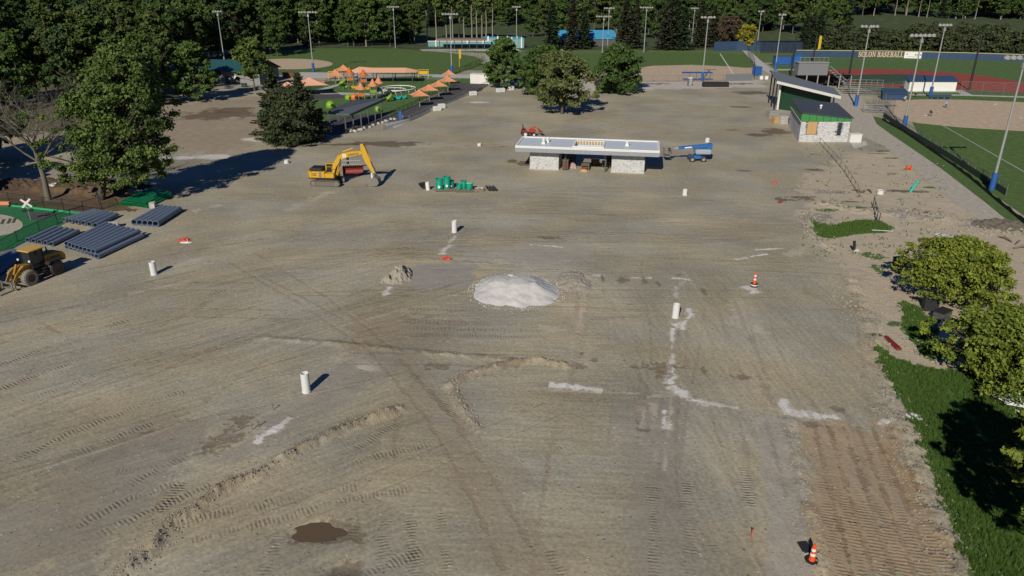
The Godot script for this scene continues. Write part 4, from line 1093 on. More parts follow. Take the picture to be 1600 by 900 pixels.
func build_loader() -> void:
	# faces +x in its own axes
	var p := (ground_at(54, 446) + ground_at(88, 428)) / 2
	p += Vector3(-1.0, 0, -0.35)
	var t := thing("wheel_loader", "dusty yellow wheel loader with a tan cab roof and lowered forks", "loader", Vector3(p.x, land(p.x, p.z), p.z), -1.93)
	for s in [-1.0, 1.0]:
		wheel(t, Vector3(1.55, 0.8, s * 1.0), 0.8, 0.6, M.dusty_rubber, M.brown)
		wheel(t, Vector3(-1.55, 0.8, s * 1.0), 0.8, 0.6, M.rubber, M.brown)
	var c := Mb.new()
	c.box(Vector3(0, 0.95, 0), Vector3(3.6, 0.5, 1.0), Basis.IDENTITY, 0.06)
	c.box(Vector3(1.55, 0.8, 0), Vector3(0.4, 0.4, 1.6)); c.box(Vector3(-1.55, 0.8, 0), Vector3(0.4, 0.4, 1.6))
	part("chassis", c, M.black, t)
	c = Mb.new()
	c.prism(PackedVector2Array([Vector2(-3.1, 1.2), Vector2(-0.75, 1.2), Vector2(-0.75, 2.35), Vector2(-2.2, 2.3), Vector2(-2.9, 2.12), Vector2(-3.15, 1.7)]), -0.72, 0.72)
	var hood := part("engine_hood", c, M.shaded_loader_yellow, t)
	c = Mb.new()
	for s in [-1.0, 1.0]:
		for k in 4: c.box(Vector3(-1.9, 1.5 + k * 0.16, s * 0.725), Vector3(1.2, 0.06, 0.02))
	part("louvre", c, M.black, hood)
	c = Mb.new()
	c.cyl(Vector3(-1.9, 2.2, 0.3), Vector3(-1.9, 2.85, 0.3), 0.07, 0.07, 10)
	part("exhaust", c, M.black, t)
	for s in [-1.0, 1.0]:
		c = Mb.new()
		c.prism(PackedVector2Array([Vector2(-2.5, 1.55), Vector2(-2.3, 1.75), Vector2(-0.8, 1.75), Vector2(-0.55, 1.5), Vector2(-0.7, 1.5), Vector2(-0.9, 1.64), Vector2(-2.2, 1.64), Vector2(-2.4, 1.5)]), s * 1.0 - 0.32, s * 1.0 + 0.32)
		part("fender", c, M.black, t)
		c = Mb.new()
		for k in 3: c.box(Vector3(-0.35, 0.55 + k * 0.32, s * 0.95), Vector3(0.5, 0.05, 0.35))
		part("step", c, M.black, t)
	c = Mb.new()
	for q in [Vector2(-0.7, -0.7), Vector2(-0.7, 0.7), Vector2(0.72, -0.62), Vector2(0.72, 0.62), Vector2(0.05, -0.72), Vector2(0.05, 0.72)]: c.box(Vector3(q.x, 2.4, q.y), Vector3(0.09, 1.7, 0.09))
	c.box(Vector3(0, 1.55, 0), Vector3(1.55, 0.35, 1.5), Basis.IDENTITY, 0.04)
	var cab := part("cab", c, M.black, t)
	c = Mb.new()
	c.box(Vector3(0, 2.48, 0), Vector3(1.36, 1.36, 1.34))
	part("cab_glass", c, M.glass, cab)
	c = Mb.new()
	c.box(Vector3(0, 3.3, 0), Vector3(1.85, 0.16, 1.62), Basis.IDENTITY, 0.05)
	part("cab_roof", c, plain(0.55, 0.34, 0.09, 0.6), cab, "tan cab roof")
	c = Mb.new()
	c.prism(PackedVector2Array([Vector2(0.7, 0.9), Vector2(2.1, 0.9), Vector2(2.0, 1.6), Vector2(1.5, 2.0), Vector2(0.75, 1.9)]), -0.42, 0.42)
	part("front_frame", c, M.shaded_loader_yellow, t)
	for s in [-1.0, 1.0]:
		c = Mb.new()
		c.prism(PackedVector2Array([Vector2(1.1, 1.95), Vector2(1.5, 2.05), Vector2(2.5, 1.5), Vector2(3.15, 0.6), Vector2(3.0, 0.4), Vector2(2.3, 1.2)]), s * 0.52 - 0.06, s * 0.52 + 0.06)
		part("lift_arm", c, M.shaded_loader_yellow, t)
		ram(t, Vector3(1.2, 1.2, s * 0.34), Vector3(2.5, 1.35, s * 0.34), 0.08, M.shaded_loader_yellow)
		c = Mb.new()
		c.box(Vector3(1.0, 2.35, s * 0.8), Vector3(0.14, 0.2, 0.26), Basis.IDENTITY, 0.03)
		part("headlight", c, M.white_dusty, t)
	c = Mb.new()
	c.box(Vector3(2.1, 1.75, 0), Vector3(0.2, 1.1, 0.22), Basis(Vector3(0, 0, 1), 0.5), 0.02)
	part("tilt_lever", c, M.shaded_loader_yellow, t)
	c = Mb.new()
	c.box(Vector3(3.25, 0.75, 0), Vector3(0.14, 0.16, 2.3)); c.box(Vector3(3.25, 0.2, 0), Vector3(0.14, 0.14, 2.3)); c.box(Vector3(3.25, 0.5, 1.0), Vector3(0.1, 0.6, 0.1)); c.box(Vector3(3.25, 0.5, -1.0), Vector3(0.1, 0.6, 0.1))
	var car := part("fork_carriage", c, M.track, t)
	for s in [-0.7, 0.7]:
		c = Mb.new()
		c.box(Vector3(4.0, 0.1, s), Vector3(1.5, 0.07, 0.16)); c.box(Vector3(3.36, 0.5, s), Vector3(0.07, 0.85, 0.16))
		part("fork", c, M.steel, car)

func build_lift() -> void:
	var t := thing("boom_lift", "blue boom lift with its basket beside the stone building", "boom lift", ground_at(1088, 251), 0.0)
	for s in [-1.0, 1.0]:
		for e in [-0.95, 0.95]: wheel(t, Vector3(e, 0.45, s * 0.95), 0.45, 0.32, M.rubber, M.grey)
	var c := Mb.new()
	c.box(Vector3(0, 0.62, 0), Vector3(2.6, 0.42, 1.5), Basis.IDENTITY, 0.08)
	c.box(Vector3(0, 0.9, 0), Vector3(1.2, 0.3, 1.1), Basis.IDENTITY, 0.06)
	part("chassis", c, M.blue, t)
	c = Mb.new()
	c.cyl(Vector3(0, 1.0, 0), Vector3(0, 1.2, 0), 0.5, 0.5, 18)
	part("slew_ring", c, M.black, t)
	c = Mb.new()
	c.box(Vector3(0.9, 1.62, 0), Vector3(2.7, 0.85, 2.1), Basis.IDENTITY, 0.2)
	part("turntable", c, mottled(Color(0.28, 0.33, 0.4), Color(0.36, 0.42, 0.5), 2.0, 0.5), t)
	c = Mb.new()
	c.prism(PackedVector2Array([Vector2(1.9, 1.5), Vector2(2.35, 1.5), Vector2(2.4, 2.9), Vector2(1.8, 2.9), Vector2(1.4, 2.3)]), -0.45, 0.45)
	part("boom_mount", c, M.blue, t)
	c = Mb.new()
	c.hexa([Vector3(2.2, 2.3, -0.2), Vector3(-3.2, 1.95, -0.2), Vector3(-3.2, 1.95, 0.2), Vector3(2.2, 2.3, 0.2), Vector3(2.2, 2.9, -0.2), Vector3(-3.2, 2.4, -0.2), Vector3(-3.2, 2.4, 0.2), Vector3(2.2, 2.9, 0.2)])
	var boom := part("boom", c, M.blue, t)
	c = Mb.new()
	c.box(Vector3(-1.6, 2.28, 0.207), Vector3(1.2, 0.2, 0.012), Basis(Vector3(0, 0, 1), 0.08))
	part("name_strip", c, M.white, boom, "white strip on the side of the blue boom")
	c = Mb.new()
	c.box(Vector3(-3.6, 2.15, 0), Vector3(0.9, 0.28, 0.28), Basis(Vector3(0, 0, 1), 0.1))
	part("inner_boom", c, M.grey, t)
	c = Mb.new()
	c.box(Vector3(-4.3, 1.7, 0), Vector3(0.5, 0.9, 0.3), Basis(Vector3(0, 0, 1), -0.5), 0.04)
	part("jib", c, M.steel, t)
	c = Mb.new()
	c.box(Vector3(-5.1, 0.95, 0), Vector3(1.0, 0.1, 1.9))
	for y in [1.4, 1.8, 2.1]:
		for e in [-0.5, 0.5]: c.box(Vector3(-5.1 + e, y, 0), Vector3(0.05, 0.05, 1.9))
		for e in [-0.95, 0.95]: c.box(Vector3(-5.1, y, e), Vector3(1.0, 0.05, 0.05))
	for e in [Vector2(-0.5, -0.95), Vector2(0.5, -0.95), Vector2(-0.5, 0.95), Vector2(0.5, 0.95), Vector2(-0.5, 0), Vector2(0.5, 0)]: c.box(Vector3(-5.1 + e.x, 1.52, e.y), Vector3(0.06, 1.2, 0.06))
	var bs := part("basket", c, M.steel, t)
	c = Mb.new()
	c.box(Vector3(-4.75, 1.95, 0.2), Vector3(0.35, 0.35, 0.7), Basis.IDENTITY, 0.04)
	part("control_box", c, M.black, bs)

func build_tractor() -> void:
	var t := thing("compact_tractor", "small red tractor with black roll bar behind the stone building", "tractor", ground_at(826, 213), 0.15)
	for s in [-1.0, 1.0]:
		wheel(t, Vector3(-0.8, 0.6, s * 0.75), 0.6, 0.35, M.rubber, M.white_dusty)
		wheel(t, Vector3(0.9, 0.4, s * 0.65), 0.4, 0.28, M.rubber, M.white_dusty)
	var c := Mb.new()
	c.box(Vector3(0.7, 1.05, 0), Vector3(1.3, 0.6, 0.7), Basis.IDENTITY, 0.1)
	part("hood", c, M.red, t)
	c = Mb.new()
	c.box(Vector3(-0.2, 0.7, 0), Vector3(2.4, 0.3, 0.5))
	part("chassis", c, M.black, t)
	for s in [-1.0, 1.0]:
		c = Mb.new()
		c.prism(PackedVector2Array([Vector2(-1.4, 0.9), Vector2(-1.2, 1.35), Vector2(-0.4, 1.35), Vector2(-0.2, 0.9), Vector2(-0.4, 1.2), Vector2(-1.2, 1.2)]), s * 0.75 - 0.2, s * 0.75 + 0.2)
		part("fender", c, M.red, t)
	c = Mb.new()
	c.box(Vector3(-0.75, 1.2, 0), Vector3(0.5, 0.12, 0.5), Basis.IDENTITY, 0.04); c.box(Vector3(-1.0, 1.5, 0), Vector3(0.12, 0.55, 0.5), Basis.IDENTITY, 0.04)
	part("seat", c, M.black, t)
	c = Mb.new()
	c.tube([Vector3(-1.15, 1.0, -0.5), Vector3(-1.15, 2.3, -0.5), Vector3(-1.15, 2.3, 0.5), Vector3(-1.15, 1.0, 0.5)], [0.05, 0.05, 0.05, 0.05], 6)
	part("roll_bar", c, M.black, t)
	c = Mb.new()
	for s in [-0.45, 0.45]: c.tube([Vector3(0.2, 1.5, s), Vector3(1.3, 1.8, s), Vector3(2.0, 1.2, s)], [0.07, 0.07, 0.07], 6)
	part("loader_arm", c, M.red, t)
	c = Mb.new()
	c.prism(PackedVector2Array([Vector2(2.0, 1.4), Vector2(2.1, 0.8), Vector2(2.7, 0.8), Vector2(2.7, 0.86), Vector2(2.16, 0.9), Vector2(2.06, 1.4)]), -0.8, 0.8)
	part("loader_bucket", c, M.red, t)

# ---------------------------------------------------------------- things lying about the site
func heap(called: String, label: String, at: Vector3, rx: float, rz: float, h: float, mat: Material, seed_: int, peaks: Array, rough := 0.12) -> void:
	var f := FastNoiseLite.new()
	f.seed = seed_; f.frequency = 0.35; f.fractal_octaves = 5
	var m := Mb.new()
	var n := 70
	var pts := []
	for j in n + 1:
		for i in n + 1:
			var u := (i * 2.0 / n - 1) * 1.15; var v := (j * 2.0 / n - 1) * 1.15
			var y := 0.0
			for p in peaks:
				var e := Vector2((u - p[0]) / p[2], (v - p[1]) / p[3]).length()
				y = maxf(y, p[4] * clampf(1.0 - e + 0.12 * f.get_noise_2d(u * 5 + 40, v * 5), 0, 1))
			if y > 0.68: y = 0.68 + (y - 0.68) * 0.35
			y *= h
			if y > 0: y += rough * h * f.get_noise_2d(u * rx * 3, v * rz * 3) * minf(y * 4, 1) + rough * 0.5 * f.get_noise_2d(u * rx * 11, v * rz * 11) * minf(y * 4, 1)
			pts.append(Vector3(u * rx, maxf(y, 0.0) - 0.07, v * rz))
	var nn := []
	for j in n + 1:
		for i in n + 1:
			var a: Vector3 = pts[j * (n + 1) + maxi(i - 1, 0)]; var b: Vector3 = pts[j * (n + 1) + mini(i + 1, n)]
			var c: Vector3 = pts[maxi(j - 1, 0) * (n + 1) + i]; var d: Vector3 = pts[mini(j + 1, n) * (n + 1) + i]
			nn.append((d - c).cross(b - a).normalized())
	for j in n:
		for i in n:
			var a := j * (n + 1) + i
			if pts[a].y < -0.06 and pts[a + 1].y < -0.06 and pts[a + n + 1].y < -0.06 and pts[a + n + 2].y < -0.06: continue
			m.stri(pts[a], pts[a + 1], pts[a + n + 2], nn[a], nn[a + 1], nn[a + n + 2])
			m.stri(pts[a], pts[a + n + 2], pts[a + n + 1], nn[a], nn[a + n + 2], nn[a + n + 1])
	single(called, m, mat, label, "pile", at)

func riser(px: float, py: float, top: float, r: float, label: String, group := "") -> void:
	var b := ground_at(px, py)
	var h := tall(b, top) - b.y
	var t := thing("pipe_riser", label, "pipe", b, px, group)
	var m := Mb.new()
	m.pipe(Vector3(0, -0.15, 0), Vector3(0.03, h, 0), r, r * 0.86, 20)
	part("pipe_wall", m, M.pvc, t)
	m = Mb.new()
	m.cyl(Vector3(0.02, h * 0.80, 0), Vector3(0.02, h * 0.82, 0), r * 0.86, r * 0.86, 18)
	part("inner_plug", m, M.grey, t)
	m = Mb.new()
	m.cyl(Vector3(0.0, 0.02, 0), Vector3(0.0, 0.12, 0), r * 1.1, r * 1.08, 20)
	part("collar", m, M.pvc, t)

func crumbs(called: String, label: String, category: String, spots: Array, seed_: int, mats: Array) -> void:
	# spots: [x, z, half width x, half width z, count, size]
	var rng := RandomNumberGenerator.new()
	rng.seed = seed_
	var m := Mb.new()
	for k in 8:   # one lumpy stone
		pass
	var st := Mb.new()
	var ring := []
	for j in 5:
		var row := []
		for i in 7:
			var a := TAU * i / 7; var b := PI * j / 4
			row.append(Vector3(sin(b) * cos(a), cos(b) * 0.7, sin(b) * sin(a)) * rng.randf_range(0.75, 1.2))
		ring.append(row)
	for j in 4:
		for i in 7:
			var k := (i + 1) % 7
			st.quad(ring[j][i], ring[j][k], ring[j + 1][k], ring[j + 1][i])
	var mm := MultiMesh.new()
	mm.transform_format = MultiMesh.TRANSFORM_3D
	mm.mesh = st.mesh()
	var xs := []
	for s in spots:
		for k in s[4]:
			var x: float = s[0] + rng.randfn() * 0.5 * s[2]; var z: float = s[1] + rng.randfn() * 0.5 * s[3]
			var q: float = s[5] * (0.35 + 1.2 * pow(rng.randf(), 3.0))
			xs.append(Transform3D(Basis.from_euler(Vector3(rng.randf() * 6, rng.randf() * 6, rng.randf() * 6)).scaled(Vector3(q, q * 0.8, q)), Vector3(x, land(x, z) + q * 0.2, z)))
	mm.instance_count = xs.size()
	for k in xs.size(): mm.set_instance_transform(k, xs[k])
	var o := MultiMeshInstance3D.new()
	o.name = numbered(called)
	o.multimesh = mm
	o.material_override = mats[0]
	add_child(o)
	tag(o, label, category, "", "stuff")

func pipe_row(a0: Vector2, a1: Vector2, b0: Vector2, b1: Vector2, n: int, r: float, mat: Material, label: String, group: String, rows := 1, called := "drain_pipe") -> void:
	# near ends lie along a0..a1, far ends along b0..b1
	var proto: Node3D = null
	for row in rows:
		for k in n - row:
			var f := (k + 0.5 + row * 0.5) / n
			var p := a0.lerp(a1, f); var q := b0.lerp(b1, f)
			var y := r + row * r * 1.74
			var at := Vector3((p.x + q.x) / 2, y + 0.03, (p.y + q.y) / 2)
			var slide := sin(k * 12.9 + row * 4.1) * (0.25 if r > 0.2 else 0.15)
			var d := (q - p).normalized()
			at += Vector3(d.x, 0, d.y) * slide
			var turn := atan2(-d.y, d.x)
			if proto == null:
				proto = thing(called, label, "pipe", at, turn, group)
				var m := Mb.new()
				var half := p.distance_to(q) / 2
				m.pipe(Vector3(-half, 0, 0), Vector3(half, 0, 0), r, r * 0.88, 14 if r > 0.15 else 9)
				part("barrel", m, mat, proto)
				m = Mb.new()
				m.pipe(Vector3(-half - 0.01, 0, 0), Vector3(-half + 0.3, 0, 0), r * 1.07, r * 0.9, 14 if r > 0.15 else 9)
				part("bell_end", m, mat, proto)
			else: copy(proto, called, at, turn)

func cone(at: Vector3, label: String, h: float, tyres: int) -> void:
	var t := thing("traffic_cone", label, "cone", at)
	var m := Mb.new()
	var y := 0.0
	for k in tyres:
		m = Mb.new()
		var pr := []
		for i in 9: pr.append(Vector2(0.3 + 0.09 * cos(PI / 2 - TAU * i / 8), y + 0.09 + 0.09 * sin(PI / 2 - TAU * i / 8)))
		m.lathe(pr, 18)
		part("tyre_ballast", m, M.white_dusty if k % 2 else M.rubber, t)
		y += 0.15
	m = Mb.new()
	var sq := PackedVector2Array()
	for i in 8: sq.append(Vector2(cos(TAU * (i + 0.5) / 8), sin(TAU * (i + 0.5) / 8)) * 0.38)
	m.sheet(sq, y + 0.06, 0.06)
	part("base", m, M.black, t)
	var bands := 6
	for k in bands:
		m = Mb.new()
		var f0 := float(k) / bands; var f1 := float(k + 1) / bands
		var r0 := lerpf(0.19, 0.11, pow(f0, 0.6)); var r1 := lerpf(0.19, 0.11, pow(f1, 0.6))
		m.lathe([Vector2(r0, y + 0.06 + h * f0), Vector2(r1, y + 0.06 + h * f1)], 16)
		if k == bands - 1: m.lathe([Vector2(r1, y + 0.06 + h), Vector2(0.05, y + 0.1 + h), Vector2(0.05, y + 0.2 + h), Vector2(0.001, y + 0.22 + h)], 12)
		part("reflective_band" if k == 2 or k == 4 else "cone_body", m, M.white if k == 2 or k == 4 else M.orange, t)

func box_thing(called: String, label: String, category: String, at: Vector3, size: Vector3, mat: Material, turn := 0.0, lid: Material = null) -> Node3D:
	var t := thing(called, label, category, at, turn)
	var m := Mb.new()
	m.box(Vector3(0, size.y * 0.46, 0), Vector3(size.x, size.y * 0.92, size.z), Basis.IDENTITY, minf(size.x, size.z) * 0.06)
	part("body", m, mat, t)
	m = Mb.new()
	m.box(Vector3(0, size.y * 0.96, 0), Vector3(size.x * 1.06, size.y * 0.08, size.z * 1.06), Basis.IDENTITY, size.y * 0.02)
	part("lid", m, lid if lid else mat, t)
	return t

func crumpled(called: String, label: String, category: String, at: Vector3, rx: float, rz: float, h: float, mat: Material, seed_: int) -> void:
	var f := FastNoiseLite.new()
	f.seed = seed_; f.frequency = 0.8
	var m := Mb.new()
	var n := 14
	var p := []
	for j in n + 1:
		for i in n + 1:
			var u := i * 2.0 / n - 1; var v := j * 2.0 / n - 1
			var e := clampf(1.0 - Vector2(u, v).length() + 0.35 * f.get_noise_2d(u * 3, v * 3), 0, 1)
			p.append(Vector3(u * rx, minf(e * 2.2, 1) * h * (0.7 + 0.9 * f.get_noise_2d(u * 4 + 9, v * 4)) - 0.02, v * rz))
	for j in n:
		for i in n:
			var a := j * (n + 1) + i
			if p[a].y <= 0.0 and p[a + n + 2].y <= 0.0: continue
			m.quad(p[a], p[a + 1], p[a + n + 2], p[a + n + 1])
	single(called, m, mat, label, category, at)

func build_site() -> void:
	build_excavator()
	build_loader()
	build_lift()
	build_tractor()
	print("machines ", Time.get_ticks_msec())
	riser(479, 613, 583, 0.32, "white pipe riser standing alone in the rutted soil, tallest of the risers")
	riser(241, 429, 409, 0.33, "white pipe riser beside the stacks of grey pipes")
	riser(710, 363, 345, 0.33, "grey white pipe riser below the green plastic basins")
	riser(1055, 496, 475, 0.33, "white pipe riser ringed by stone dust")
	riser(1070, 305, 296, 0.34, "short white pipe riser in front of the stone building")
	riser(1105, 222, 216, 0.4, "short white pipe riser beyond the blue boom lift")
	riser(1375, 303, 297, 0.45, "short white pipe riser at the end of the torn wire fence")
	riser(448, 255, 250, 0.4, "short white pipe stub left of the yellow excavator")
	riser(85, 296, 287, 0.5, "pale concrete pipe stub in the soil bank under the bare tree")
	riser(749, 228, 224, 0.35, "short white pipe stub above the green plastic basins")
	heap("gravel_pile", "heap of white crushed gravel", ground_at(806, 455), 4.4, 4.2, 1.7, M.gravel, 1, [[-0.28, -0.1, 0.72, 0.95, 0.86], [0.1, -0.05, 0.8, 1.0, 0.92], [0.42, 0.1, 0.55, 0.8, 0.72], [-0.1, -0.45, 0.7, 0.5, 0.66], [-0.55, 0.2, 0.42, 0.6, 0.45]], 0.015)
	heap("soil_pile", "low heap of brown soil against the white gravel", ground_at(893, 444) + Vector3(0.2, 0, -0.6), 2.2, 3.0, 0.7, M.tan_dirt, 2, [[0, 0, 0.9, 0.9, 1.0], [0.3, 0.4, 0.6, 0.6, 0.7], [0.0, -0.5, 0.8, 0.5, 0.8]], 0.2)
	heap("soil_pile", "small dark heap of loose soil on its own", ground_at(620, 432), 1.8, 2.4, 1.5, M.tan_dirt, 3, [[0.15, 0, 0.8, 0.95, 1.0], [-0.4, 0.5, 0.5, 0.5, 0.5]], 0.3)
	heap("stone_pile", "flat heap of white stone dust on the edge of the grass", ground_at(1425, 652), 0.9, 0.7, 0.3, M.gravel, 4, [[0, 0, 0.9, 0.9, 1.0]], 0.2)
	heap("rubble_pile", "grey heap of broken paving beside the concrete path", ground_at(1562, 352), 4.2, 2.6, 0.9, M.dark_dirt, 5, [[0, 0, 0.9, 0.9, 1.0], [0.4, 0.3, 0.5, 0.5, 0.6]], 0.5)
	heap("soil_bank", "long bank of dark topsoil under the bare tree", ground_at(95, 291), 13.0, 2.6, 1.3, M.topsoil, 6, [[-0.5, 0, 0.6, 0.9, 0.8], [0.0, 0.1, 0.6, 0.9, 1.0], [0.45, 0.1, 0.6, 0.9, 0.9]], 0.5)
	var gs := []
	for k in 40:
		var a := TAU * k / 40
		var c := flat(806, 455) + Vector2(cos(a) * 4.2, sin(a) * 3.9)
		gs.append([c.x, c.y, 1.0, 1.0, 26, 0.05])
	crumbs("gravel_spill", "loose white stones spilled round the foot of the gravel heap", "gravel", gs, 63, [plain(0.62, 0.62, 0.6, 0.95)])
	# puddle
	var pd := PackedVector2Array()
	var pc := flat(495, 831)
	for k in 26:
		var a := TAU * k / 26
		var rr := 1.0 + 0.13 * sin(a * 3 + 1) + 0.1 * sin(a * 5 + 2) + 0.06 * sin(a * 9)
		pd.append(pc + Vector2(cos(a) * 1.5, sin(a) * 0.85) * rr)
	var m := Mb.new()
	m.sheet(pd, -0.085)
	struct("puddle", m, M.water, "brown muddy puddle in the rutted soil", "puddle")
	# loose clods along the ridges
	var cl := []
	for r in [[0, 0.8, 60, 0.05], [1, 0.5, 40, 0.045], [4, 1.5, 90, 0.06], [5, 0.8, 30, 0.06], [2, 0.5, 20, 0.08], [7, 1.4, 40, 0.12]]:
		var pts: PackedVector2Array = ridges[r[0]][0]
		for i in pts.size() - 1:
			for q in 4:
				var c := pts[i].lerp(pts[i + 1], (q + 0.5) / 4)
				cl.append([c.x, c.y, r[1] * 1.3, r[1] * 1.3, r[2], r[3]])
	for q in [[1440, 335, 5, 2.5, 260, 0.14], [1560, 365, 4, 2, 150, 0.2], [1340, 470, 3, 5, 160, 0.1], [1420, 540, 3, 3, 150, 0.1], [1335, 330, 4, 1.5, 80, 0.12], [620, 436, 2.5, 2, 80, 0.1], [905, 452, 2.5, 2, 60, 0.1], [1350, 440, 3, 4, 120, 0.1], [1300, 300, 9, 3, 160, 0.12], [1400, 260, 8, 5, 160, 0.1], [1480, 350, 8, 3, 300, 0.13], [1350, 400, 5, 4, 200, 0.12], [1380, 480, 4, 4, 200, 0.1], [1560, 420, 6, 4, 200, 0.12]]:
		var c := flat(q[0], q[1])
		cl.append([c.x, c.y, q[2], q[3], q[4], q[5]])
	crumbs("soil_clods", "loose clods of tan soil scattered along the graded ridges", "clods", cl, 31, [mottled(Color(0.27, 0.23, 0.175), Color(0.38, 0.335, 0.27), 1.8, 0.98)])
	# pipes
	pipe_row(flat(207, 352), flat(244, 358), flat(250, 329), flat(285, 331), 5, 0.40, M.pipe_blue, "large blue grey drain pipe in the single row beside the green pipes", "row of five large drain pipes")
	pipe_row(flat(103, 389), flat(160, 404), flat(164, 357), flat(220, 376), 9, 0.3, M.pipe_blue, "blue grey drain pipe in the two layer stack beside the wheel loader", "two layer stack of drain pipes", 2)
	pipe_row(flat(97, 347), flat(146, 362), flat(146, 333), flat(190, 338), 6, 0.33, M.pipe_blue, "blue grey drain pipe stacked against the dark fence", "stack of drain pipes by the fence", 1)
	pipe_row(flat(40, 378), flat(82, 388), flat(84, 358), flat(126, 366), 5, 0.28, M.pipe_blue, "blue grey drain pipe in the low stack behind the wheel loader", "low stack of drain pipes", 1)
	pipe_row(flat(-40, 425), flat(-10, 440), flat(22, 395), flat(40, 402), 7, 0.28, M.pipe_blue, "blue grey drain pipe half hidden left of the wheel loader", "drain pipes left of the loader", 1)
	pipe_row(flat(188, 321), flat(234, 325), flat(226, 303), flat(270, 307), 14, 0.145, M.sewer_green, "green sewer pipe in the layered stack under the shade tree", "stack of green sewer pipes", 3, "sewer_pipe")
	box_thing("concrete_block", "rough pale concrete block between the pipe stacks", "block", ground_at(175, 356), Vector3(1.6, 0.7, 0.9), M.concrete, 0.4)
	box_thing("concrete_block", "small pale block at the foot of the green pipes", "block", ground_at(239, 325), Vector3(0.7, 0.8, 0.7), M.concrete, 0.2)
	# green plastic basins
	for b in [[687, 297, 279, 0.55, "tall teal plastic basin at the end of the left pallet", true], [699, 296, 276, 0.5, "tallest teal plastic basin standing on the left pallet", true], [705, 294, 282, 0.45, "squat teal plastic basin behind the left pallet", true], [718, 297, 288, 0.42, "short teal plastic basin at the end of the right pallet", false], [725, 296, 282, 0.4, "tall slim teal plastic basin in the middle of the right pallet", false], [734, 297, 286, 0.48, "teal plastic basin with a pale green lid", false]]:
		var at := ground_at(b[0], b[1]) + Vector3(0, 0.13, 0)
		var h := tall(at, b[2]) - 0.13
		var t := thing("plastic_basin", b[4], "basin", at)
		m = Mb.new()
		var r: float = b[3]
		m.lathe([Vector2(0.001, 0), Vector2(r, 0), Vector2(r, h * 0.93), Vector2(r * 1.08, h * 0.93), Vector2(r * 1.08, h), Vector2(r * 0.9, h), Vector2(r * 0.9, h * 0.7), Vector2(0.001, h * 0.7)], 18)
		part("barrel", m, M.teal_plastic, t)
		for k in 3:
			m = Mb.new()
			m.lathe([Vector2(r, h * (0.2 + k * 0.22)), Vector2(r * 1.05, h * (0.22 + k * 0.22)), Vector2(r, h * (0.26 + k * 0.22))], 18)
			part("rib", m, M.teal_plastic, t)
		m = Mb.new()
		m.cyl(Vector3(0, h * 0.3, r * 0.9), Vector3(0, h * 0.3, r * 1.35), r * 0.35, r * 0.35, 12)
		part("spout", m, M.white if b[5] else M.teal_plastic, t)
		if not b[5] and b[0] == 734:
			m = Mb.new()
			m.cyl(Vector3(0, h, 0), Vector3(0, h + 0.08, 0), r * 1.1, r * 1.05, 18)
			part("lid", m, plain(0.25, 0.6, 0.3, 0.5), t)
	for b in [[696, 298, 3.0], [727, 299, 2.8]]:
		var t := thing("pallet", "wooden pallet under the teal basins %s the white drum" % ("beside" if b[0] < 700 else "away from"), "pallet", ground_at(b[0], b[1]))
		for k in 6:
			m = Mb.new()
			m.box(Vector3(0, 0.115, -0.6 + k * 0.24), Vector3(b[2], 0.03, 0.16))
			part("slat", m, M.old_wood, t)
		for k in 3:
			m = Mb.new()
			m.box(Vector3(-b[2] * 0.45 + k * b[2] * 0.45, 0.05, 0), Vector3(0.12, 0.1, 1.4))
			part("bearer", m, M.old_wood, t)
	var drum := thing("pipe_fitting", "white ribbed pipe fitting lying against black fittings", "fitting", ground_at(669, 297))
	m = Mb.new()
	m.pipe(Vector3(0, 0, 0), Vector3(-0.1, 1.15, 0), 0.3, 0.25, 16)
	part("barrel", m, M.white, drum)
	for k in 3:
		var e := Vector3(-0.55 - 0.1 * k, 0.3 + 0.32 * k, -0.5)
		m = Mb.new()
		m.pipe(e + Vector3(-0.45, 0, 0), e + Vector3(0.45, 0.05, 0.1), 0.2, 0.16, 14)
		single("black_fitting", m, M.black, "short black pipe fitting heaped behind the white ribbed fitting", "fitting", drum.position, 0.3 * k, "black fittings")
	crumpled("pipe_parts", "jumble of pale and rusty pipe parts beside the teal basins", "pile", ground_at(748, 299), 0.95, 0.6, 0.45, M.old_wood, 4)
	for k in 5:
		m = Mb.new()
		m.pipe(Vector3(-0.2, 0, 0), Vector3(0.25, 0.05, 0), 0.1, 0.07, 10)
		single("pipe_coupling", m, M.white_dusty if k % 2 else M.grey, "pale pipe coupling on the jumble of pipe parts", "fitting", ground_at(744 + k * 3, 298.5) + Vector3(0, 0.42, 0), k * 1.1, "pale couplings")
	for k in 6:
		m = Mb.new()
		m.pipe(Vector3(0, 0.16, -0.5), Vector3(0, 0.2, 0.5), 0.19, 0.15, 12)
		single("grate_frame", m, M.dark_grey, "short dark pipe length in the row at the end of the site supplies", "fitting", ground_at(761 + k * 2.6, 298) + Vector3(0, 0.12 if k % 2 else 0.35, 0), 0.2, "dark pipe lengths")
	# attachments behind the excavator
	var at2 := ground_at(552, 272)
	var rb := thing("red_bucket", "dark red wide digging bucket behind the excavator arm", "bucket", at2 + Vector3(0, 0, 0), 0.15)
	m = Mb.new()
	m.prism(PackedVector2Array([Vector2(-0.6, 0), Vector2(0.7, 0), Vector2(1.0, 0.6), Vector2(0.7, 1.15), Vector2(-0.1, 1.3), Vector2(0.45, 0.95), Vector2(0.6, 0.55), Vector2(0.4, 0.15), Vector2(-0.6, 0.1)]), -1.6, 1.6)
	m.x = Transform3D(Basis(Vector3.UP, PI / 2), Vector3.ZERO)
	var shell := part("shell", m, M.dark_red, rb)
	shell.rotation.y = PI / 2
